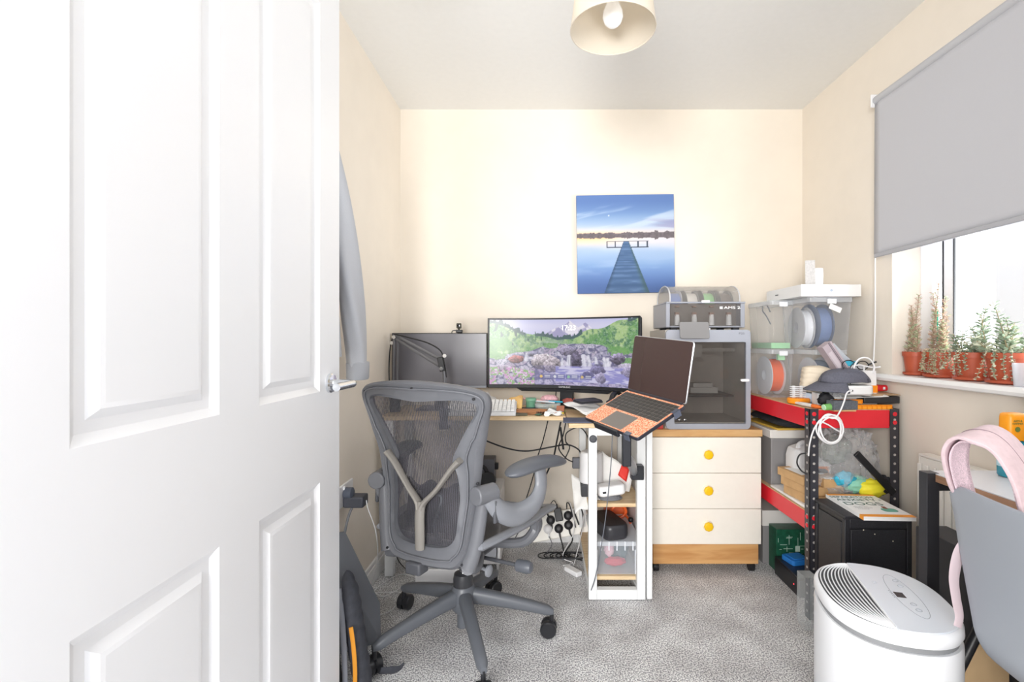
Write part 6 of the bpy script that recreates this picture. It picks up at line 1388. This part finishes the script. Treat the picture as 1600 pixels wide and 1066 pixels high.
s = MB(); s.box(-.0006, .0006, -.0006, .0006, .02, .44, T(A_ * .72, -B_ * .62, 0)); s.build('seam_line', mat('seam_grey', '#8d8f92', .5), dh)

# ================================================================== WALL DESK, RADIATOR, CARTONS
rd2 = thing('radiator', 'white panel radiator on the right wall below the window', 'radiator', (XR, 1.35, 0))
s = MB(); s.box(1.392, 1.398, .95, 1.80, .15, .69); s.box(1.392, 1.436, .95, 1.80, .69, .70); s.box(1.392, 1.436, 1.797, 1.803, .15, .70)
for k in range(26): y = .97 + k * .0325; s.box(1.384, 1.392, y, y + .017, .17, .665)
s.build('panel', mat('radiator_white', '#f2efe9', .4), rd2, world=True, bevel=.003)
wd2 = thing('side_desk', 'small desk with dark metal legs and wood-edged top along the right wall', 'desk', (1.25, .9, 0))
s = MB(); s.box(1.078, 1.382, .30, 1.367, .7485, .751); s.build('top_surface', mat('pale_grey_laminate', '#e3e1e4', .35), wd2, world=True)
s = MB(); s.box(1.078, 1.382, .30, 1.367, .728, .748); s.build('desk_top', wood('walnut_edge', '#9a7358', '#b98f72', 'Y', 12), wd2, world=True, bevel=.001)
LM2 = mat('charcoal_metal', '#3d3e44', .4, .3)
for x in (1.055, 1.34):
    for y in (.32, 1.335): MB().box(x, x + .034, y, y + .030, .002, .752 if x < 1.1 else .727).build('leg', LM2, wd2, world=True, bevel=.001)
s = MB(); s.box(1.089, 1.34, 1.338, 1.362, .703, .727); s.box(1.089, 1.34, .322, .346, .703, .727); s.each('rail', LM2, wd2, world=True)
mc_ = thing('monitor_carton', 'large black printed carton standing under the side desk against the radiator', 'carton', (1.2, 1.25, 0))
BC2 = mat('black_carton', '#2d2e33', .55, var=.15, vs_=20)
MB().box(1.150, 1.245, .98, 1.50, .002, .545).build('carton', BC2, mc_, world=True, bevel=.002)
s = MB(); s.text('STRIX XG16', .021, frame((1.1494, 1.335, .295), (-1, 0, 0), (0, 0, 1)), .0002, 1.05, .2); s.build('carton_text', mat('print_white', '#c9cbd0', .5), mc_, world=True)
s = MB(); s.tube([(1.149, 1.47, .50), (1.149, 1.435, .46), (1.149, 1.43, .40), (1.149, 1.46, .35)], .006, 6, sm=6, flat=.4); s.tube([(1.149, 1.44, .36), (1.149, 1.40, .35), (1.149, 1.42, .39)], .004, 6); s.each('carton_emblem', mat('print_black', '#111114', .3), mc_, world=True)
s = MB(); s.box(1.255, 1.375, .99, 1.46, .002, .50); solo(s, 'dark_carton', mat('charcoal_carton', '#34353b', .6), 'charcoal carton behind the black printed carton below the side desk', 'carton', loc=(1.3, 1.2, 0), world=True, bevel=.002)
s = MB(); s.prism([(.94, .0), (1.145, .0), (1.145, .55), (1.112, .53)], -.006, .006, T(0, 1.20, .002) @ rotx(PI / 2)); solo(s, 'tan_cardboard', mat('kraft_board', '#c8aa82', .85, var=.05, vs_=20), 'tan sheet of cardboard leaning in front of the black printed carton', 'cardboard', loc=(1.05, 1.2, 0), world=True)
s = MB(); s.cyl((1.085, 1.14, .565), (.968, 1.145, .318), .011, seg=14); solo(s, 'black_rod', BLACK, 'black rod leaning between the tan cardboard sheet and the dehumidifier', 'rod', loc=(.968, 1.145, .318), world=True)
# desk-top items
bt = thing('mouthwash_bottle', 'teal liquid bottle with a tall orange cap standing on the side desk', 'bottle', (1.262, 1.305, .7515))
TE = mat('teal_liquid', '#1f8fa6', .15, alpha=1, spec=.7)
s = MB(); s.loft([[(x * k, y * k, z) for x, y in rrect(.068, .045, .018)] for k, z in ((.92, .001), (1, .006), (1, .06), (.98, .075), (.8, .092), (.5, .100))]); s.build('body', TE, bt, smooth=50)
s = MB(); s.loft([[(x * 1.012, y * 1.012, z) for x, y in rrect(.068, .045, .018)] for z in (.028, .062)], cap=False); s.build('label_patch', mat('pale_blue_label', '#bfe0ec', .5), bt, smooth=50)
s = MB(); s.loft([[(x * k, y * k, z) for x, y in rrect(.055, .040, .012)] for k, z in ((.8, .098), (.98, .10), (1, .108), (.96, .160), (.9, .168), (.7, .171))]); s.build('cap', mat('amber_cap', '#f9a01c', .35), bt, smooth=50)
s = MB(); s.text('ARM &', .008, frame((-.008, -.0215, .152), (0, -1, 0), (1, 0, 0)), .0002); s.text('HAMMER', .007, frame((-.008, -.0215, .145), (0, -1, 0), (1, 0, 0)), .0002); s.lathe([(.007, 0), (.007, .0004)], frame((-.008, -.021, .130), (0, -1, 0)), 16); s.build('cap_print', mat('cap_print_green', '#6a7a3a', .5), bt)
b2 = thing('blue_bottle', 'blue capped bottle beside the orange capped mouthwash at the right edge', 'bottle', (1.30, 1.235, .7515))
s = MB(); s.loft([[(x * k, y * k, z) for x, y in rrect(.07, .05, .018)] for k, z in ((.92, .001), (1, .006), (1, .085), (.8, .10))]); s.build('body', mat('deep_blue_plastic', '#2c62b8', .3), b2, smooth=50)
s = MB(); s.loft([[(x * k, y * k, z) for x, y in rrect(.075, .055, .018)] for k, z in ((.9, .098), (1, .102), (.95, .125), (.7, .132))]); s.build('cap', mat('royal_blue', '#2450a8', .3), b2, smooth=50)
rm = thing('round_mirror', 'cream round stand mirror partly visible at the right edge of the side desk', 'mirror', (1.318, 1.20, .7515))
s = MB(); s.lathe([(.0, -.006), (.078, -.006), (.084, 0), (.078, .008), (.0, .008)], frame((1.318, 1.20, .925), (-.25, -1, 0)), 40); s.build('disc', mat('cream_disc', '#efe8d6', .5), rm, world=True, smooth=50)
s = MB(); s.cyl((1.318, 1.205, .757), (1.318, 1.205, .845), .007); s.lathe([(.045, 0), (.045, .004), (.02, .008)], T(1.318, 1.205, .7515)); s.build('stand', mat('cream_disc', '#efe8d6', .5), rm, world=True)
s = MB(); s.box(-.006, .006, -.008, .0, -.006, .006, T(1.245, 1.212, .925)); s.build('hinge_pin', mat('bronze_pin', '#8a6a4a', .4, .6), rm, world=True)
paper('desk_sheet', [(1.17, 1.16, .7520), (1.26, 1.10, .7520), (1.33, 1.17, .7520), (1.23, 1.25, .7520)], 'pale sheet lying on the side desk below the blue bottle', mat('pale_sheet', '#eef1f4', .5), 4, .0004)

# ================================================================== GREY SHELL CHAIR WITH PINK BACKPACK
sc_ = thing('shell_chair', 'light grey moulded shell chair seen from behind at the right edge', 'chair', (1.1, .72, 0))
SHM = mat('grey_shell', '#9aa0a9', .45)
def shellf(u, v):
    # v 0 top of the back .. 0.62 seat junction .. 1 seat front; u 0 far edge .. 1 near edge
    y0 = .755; hy = .262 * (1 - .10 * max(0, v - .2)) 
    a = -1 + 2 * u; y = y0 - a * hy
    if v < .62:
        t_ = v / .62; z = .822 - t_ * .37; x = .818 + .075 * t_ + .035 * a * a * (1 - .6 * t_)
        if t_ > .8: q = (t_ - .8) / .2; x += .03 * q * q; z -= .0
        z -= .018 * (1 - t_) * (1 - a * a) * .0
        z += (-.022 * max(0, abs(a) - .86) / .14 * (1 if t_ < .2 else 0)) * (1 - t_ / .2 if t_ < .2 else 0)
    else:
        t_ = (v - .62) / .38; x = .923 + t_ * .36; z = .452 - .035 * math.sin(min(1, t_ * 2.2) * PI / 2) + .020 * t_ + .03 * a * a
    return (x, y, z)
s = MB(); s.grid(shellf, 30, 44); s.build('shell', SHM, sc_, world=True, smooth=80, thick=.007, bevel=.002)
for (x, y, dx, dy) in ((1.00, .90, -.05, .05), (1.00, .60, -.05, -.05), (1.22, .90, .05, .05), (1.22, .60, .05, -.05)):
    s = MB(); s.cyl((x, y, .44), (x + dx, y + dy, .002), .011, .009, 14); s.build('leg', LM2, sc_, world=True)
PK = mat('pale_pink_fabric', '#d9c3c9', .85, var=.05, vs_=90, bump=.3, bs=250); PKI = mat('pink_mesh_lining', '#e6cfd9', .8, var=.25, vs_=420)
bpk = thing('pink_backpack', 'pale pink backpack on the grey shell chair with its strap arching over the back', 'bag', (1.03, .84, .43))
s = MB(); L = []
for k in range(30):
    v = k / 29; z = .452 + .395 * v; e = math.sin(min(1, v * 6, (1 - v) * 3.2) * PI / 2) ** .6
    L.append([(.950 + (.072 * e) * math.cos(a) * (1 + .06 * nz((v * 6, a, 3))), .79 + (.135 * e) * math.sin(a) * (1 + .05 * nz((v * 5, a, 8))), z) for a in [2 * PI * j / 32 for j in range(32)]])
s.loft(L); s.build('body', PK, bpk, world=True, smooth=75)
EA = spline([at(*q) for q in ((1538, 800, 1.02), (1524, 775, 1.02), (1513, 738, 1.02), (1511, 707, 1.01), (1517, 682, .985), (1536, 666, .955), (1562, 668, .94), (1590, 688, .92), (1620, 730, .90), (1650, 810, .88))], 7)
EB = spline([at(*q) for q in ((1500, 785, 1.02), (1484, 762, 1.0), (1472, 715, .97), (1478, 692, .95), (1495, 683, .925), (1520, 690, .90), (1548, 703, .885), (1570, 730, .87), (1590, 772, .86), (1606, 840, .85))], 7)
ctr_ = at(1552, 770, .92)
def ribbon(w0, w1, off):
    def f(u, v):
        k = v * (len(EA) - 1); i = min(int(k), len(EA) - 2); f_ = k - i
        A, B = EA[i].lerp(EA[i + 1], f_), EB[i].lerp(EB[i + 1], f_); p = A.lerp(B, w0 + (w1 - w0) * u)
        n_ = ((EA[i] + EB[i]) / 2 - ctr_).normalized(); return tuple(p + n_ * (off - .006 * (2 * u - 1) ** 2))
    return f
s = MB(); s.grid(ribbon(0, 1, .004), 8, 63); s.build('shoulder_strap', PK, bpk, world=True, smooth=75, thick=.007, bevel=.002)
s = MB(); s.grid(ribbon(.12, .88, -.004), 6, 63); s.build('strap_lining', PKI, bpk, world=True, smooth=75, thick=.002)
s = MB(); r_ = ribbon(.5, .5, .0078); s.tube([r_(.5, k / 60) for k in range(61)], .0011, 6); s.build('seam', mat('seam_mauve', '#8f7782', .8), bpk, world=True)
tp_ = [at(1520, 838, 1.018), at(1500, 862, 1.022), at(1491, 900, 1.024), at(1494, 935, 1.026), at(1499, 962, 1.026), at(1496, 980, 1.022)]
s = MB(); s.tube(tp_, [.019, .016, .012, .011, .010], 10, flat=.15, sm=7, up=(1, .1, 0)); s.build('webbing_tail', mat('mauve_webbing', '#cdbcc2', .8), bpk, world=True, smooth=60)
s = MB(); s.tube([at(1600, 925, .78), at(1572, 990, .86), at(1556, 1020, .90), at(1560, 1055, .90), at(1585, 1090, .88), at(1620, 1120, .86)], .034, 14, flat=.25, sm=6, up=(0, 1, 0))
s = MB(); s.sphere((.955, .86, .385), .06, 26, 18, (1.1, 1.0, .62), lambda p: 1 + .15 * nz(p * 2.5)); 
solo(s, 'pink_garment', mat('pink_beige_cloth', '#dcc6c6', .85, var=.1, vs_=40), 'pinkish beige cloth hanging below the grey shell chair', 'cloth', loc=(.955, .86, .385), world=True, smooth=75)

# ================================================================== PLANTS ON THE WINDOW SILL
TER = mat('terracotta_plastic', '#b9573a', .45); SOIL = mat('potting_soil', '#4a382c', .95, var=.3, vs_=90)
LA = mat('pale_green_leaf', '#b9c4a0', .5, var=.25, vs_=60); LB = mat('pinkish_leaf', '#cdb09c', .5, var=.25, vs_=60); LC_ = mat('grey_green_leaf', '#93a58c', .5, var=.3, vs_=70); LE = mat('cream_leaf_edge', '#e4e6cf', .5)
random.seed(11)
def leafshape(mb, p, d, n_, L_, w_, mi=0):
    d = Vector(d).normalized(); n_ = Vector(n_); n_ = (n_ - d * n_.dot(d)).normalized(); b = d.cross(n_)
    p = Vector(p); k = [p, p + d * L_ * .35 + b * w_ * .5 + n_ * .001, p + d * L_ * .75 + b * w_ * .4 - n_ * .001, p + d * L_, p + d * L_ * .75 - b * w_ * .4 - n_ * .001, p + d * L_ * .35 - b * w_ * .5 + n_ * .001]
    t_ = n_ * max(.0008, w_ * .22); c0_, c1_ = p + d * L_ * .5 + t_, p + d * L_ * .5 - t_
    mb.cur = mi; mb.add([tuple(q) for q in k] + [tuple(c0_), tuple(c1_)], [(i, (i + 1) % 6, 6) for i in range(6)] + [((i + 1) % 6, i, 7) for i in range(6)])
def plant(x, y, r, h, stems, leafm, label, L_=.014, w_=.006, spread=.25, trail=0, step=.008):
    t_ = thing('potted_plant', label, 'plant', (x, y, SZ + .001), group=None)
    s = MB(); s.lathe([(0, .001), (r * .72, .001), (r * .74, .006), (r * .92, h * .80), (r * 1.0, h * .80), (r * 1.02, h), (r * .94, h), (r * .90, h * .88), (0, h * .88)][1:], seg=36); s.M = Matrix.Identity(4)
    p = s.build('pot', TER, t_, smooth=40); p.location = (0, 0, .006)
    s = MB(); s.lathe([(r * .80, 0), (r * .95, .004), (r * .98, .012), (r * .93, .012), (r * .85, .005)], seg=36); s.build('saucer', TER, t_, smooth=40)
    s = MB(); s.lathe([(r * .91, 0), (r * .6, .004), (.001, .005)], T(0, 0, h * .88 + .006), 24); s.build('soil', SOIL, t_)
    sm_ = MB(); lf_ = MB()
    for (ax, ay, H, lx, ly) in stems:
        base = Vector((ax, ay, h * .9)); pts_ = [base + Vector((lx * (k / 6) ** 1.3 + .004 * nz((ax * 90, k, 1)), ly * (k / 6) ** 1.3 + .004 * nz((ay * 90, k, 5)), H * k / 6)) for k in range(7)]
        sm_.tube(pts_, [.0022, .0016, .001], 6); P_ = spline(pts_, 4); acc = 0; ph = random.random() * 6
        tot = 0
        for i in range(1, len(P_)):
            sl = (P_[i] - P_[i - 1]).length; acc += sl; tot += sl
            while acc > step:
                acc -= step; ph += 2.4; q = P_[i].lerp(P_[i - 1], acc / sl if sl else 0); tp = (P_[i] - P_[i - 1]).normalized()
                a_ = Vector((math.cos(ph), math.sin(ph), 0)); d = a_ * 1.0 + tp * .55
                sc = (1.05 - .45 * i / len(P_)) * random.uniform(.8, 1.2)
                leafshape(lf_, q, d, tp, L_ * sc, w_ * sc, random.choice((0, 0, 1)))
                leafshape(lf_, q, -a_ + tp * .55, tp, L_ * sc, w_ * sc, random.choice((0, 0, 1)))
    for k in range(trail):
        a = random.uniform(PI * .75, PI * 1.6); e = Vector((math.cos(a), math.sin(a), 0)); pts_ = [e * r * .5 + Vector((0, 0, h)), e * r * .95 + Vector((0, 0, h * 1.15)), e * r * 1.15 + Vector((0, 0, h * .75)), e * (r * 1.22) + Vector((random.uniform(-.01, .01), random.uniform(-.01, .01), h * random.uniform(.1, .45)))]
        sm_.tube(pts_, .001, 5, sm=4); P_ = spline(pts_, 5)
        for q in P_[1:]:
            for j in range(3): leafshape(lf_, q, (random.uniform(-1, 1), random.uniform(-1, 1), random.uniform(-.5, 1)), (0, 0, 1), .009, .0065, random.choice((0, 1)))
    sm_.build('stem', mat('stem_brown', '#9c8f6e', .7), t_); lf_.build('leaves', leafm, t_, smooth=0)
    return t_
rr = random.uniform
plant(1.490, 1.945, .043, .088, [(rr(-.024, .024), rr(-.024, .024), H, rr(-.02, .02), rr(-.02, .02)) for H in (.24, .20, .18, .15, .12, .11, .09, .08)], [LB, LA], 'pinkish succulent in the farthest terracotta pot on the window sill', .022, .009, step=.0052)
plant(1.487, 1.825, .052, .090, [(rr(-.03, .03), rr(-.03, .03), H, rr(-.02, .02), rr(-.02, .02)) for H in (.27, .24, .22, .17, .15, .13, .12, .10, .10, .08, .07)], [LB, LA], 'tall trailing succulent with a green stake, second terracotta pot from the far end', .022, .010, trail=12, step=.0052)
s = MB(); s.cyl((1.485, 1.83, SZ + .09), (1.492, 1.838, SZ + .25), .003, .002, 8); solo(s, 'plant_stake', mat('teal_stake', '#3fae8c', .5), 'thin teal green stake in the tall trailing succulent pot', 'stake', loc=(1.485, 1.83, SZ + .09), world=True)
plant(1.492, 1.690, .056, .092, [(rr(-.035, .035), rr(-.035, .035), H, rr(-.05, .05), rr(-.05, .05)) for H in (.17, .14, .12, .10, .09, .08, .08, .07, .07, .06, .06, .05)], [LC_, LE], 'bushy variegated succulent, third terracotta pot from the far end of the sill', .030, .014, trail=6, step=.011)
plant(1.494, 1.555, .064, .094, [(rr(-.045, .045), rr(-.045, .045), H, rr(-.06, .06), rr(-.06, .06)) for H in (.18, .14, .12, .11, .10, .09, .08, .08, .07, .07, .06, .05, .09)], [LC_, LE], 'wide bushy succulent in the nearest and largest visible terracotta pot', .032, .015, trail=5, step=.011)
tc2 = MB(); tc2.lathe([(.026, 0), (.027, .002), (.031, .07), (.029, .07), (.025, .004)], seg=28); solo(tc2, 'clear_cup', clear('cup_clear', '#eef2f8', .3, .08), 'clear plastic cup on the window sill at the right edge of the view', 'cup', loc=(1.452, 1.462, SZ + .001), smooth=40)
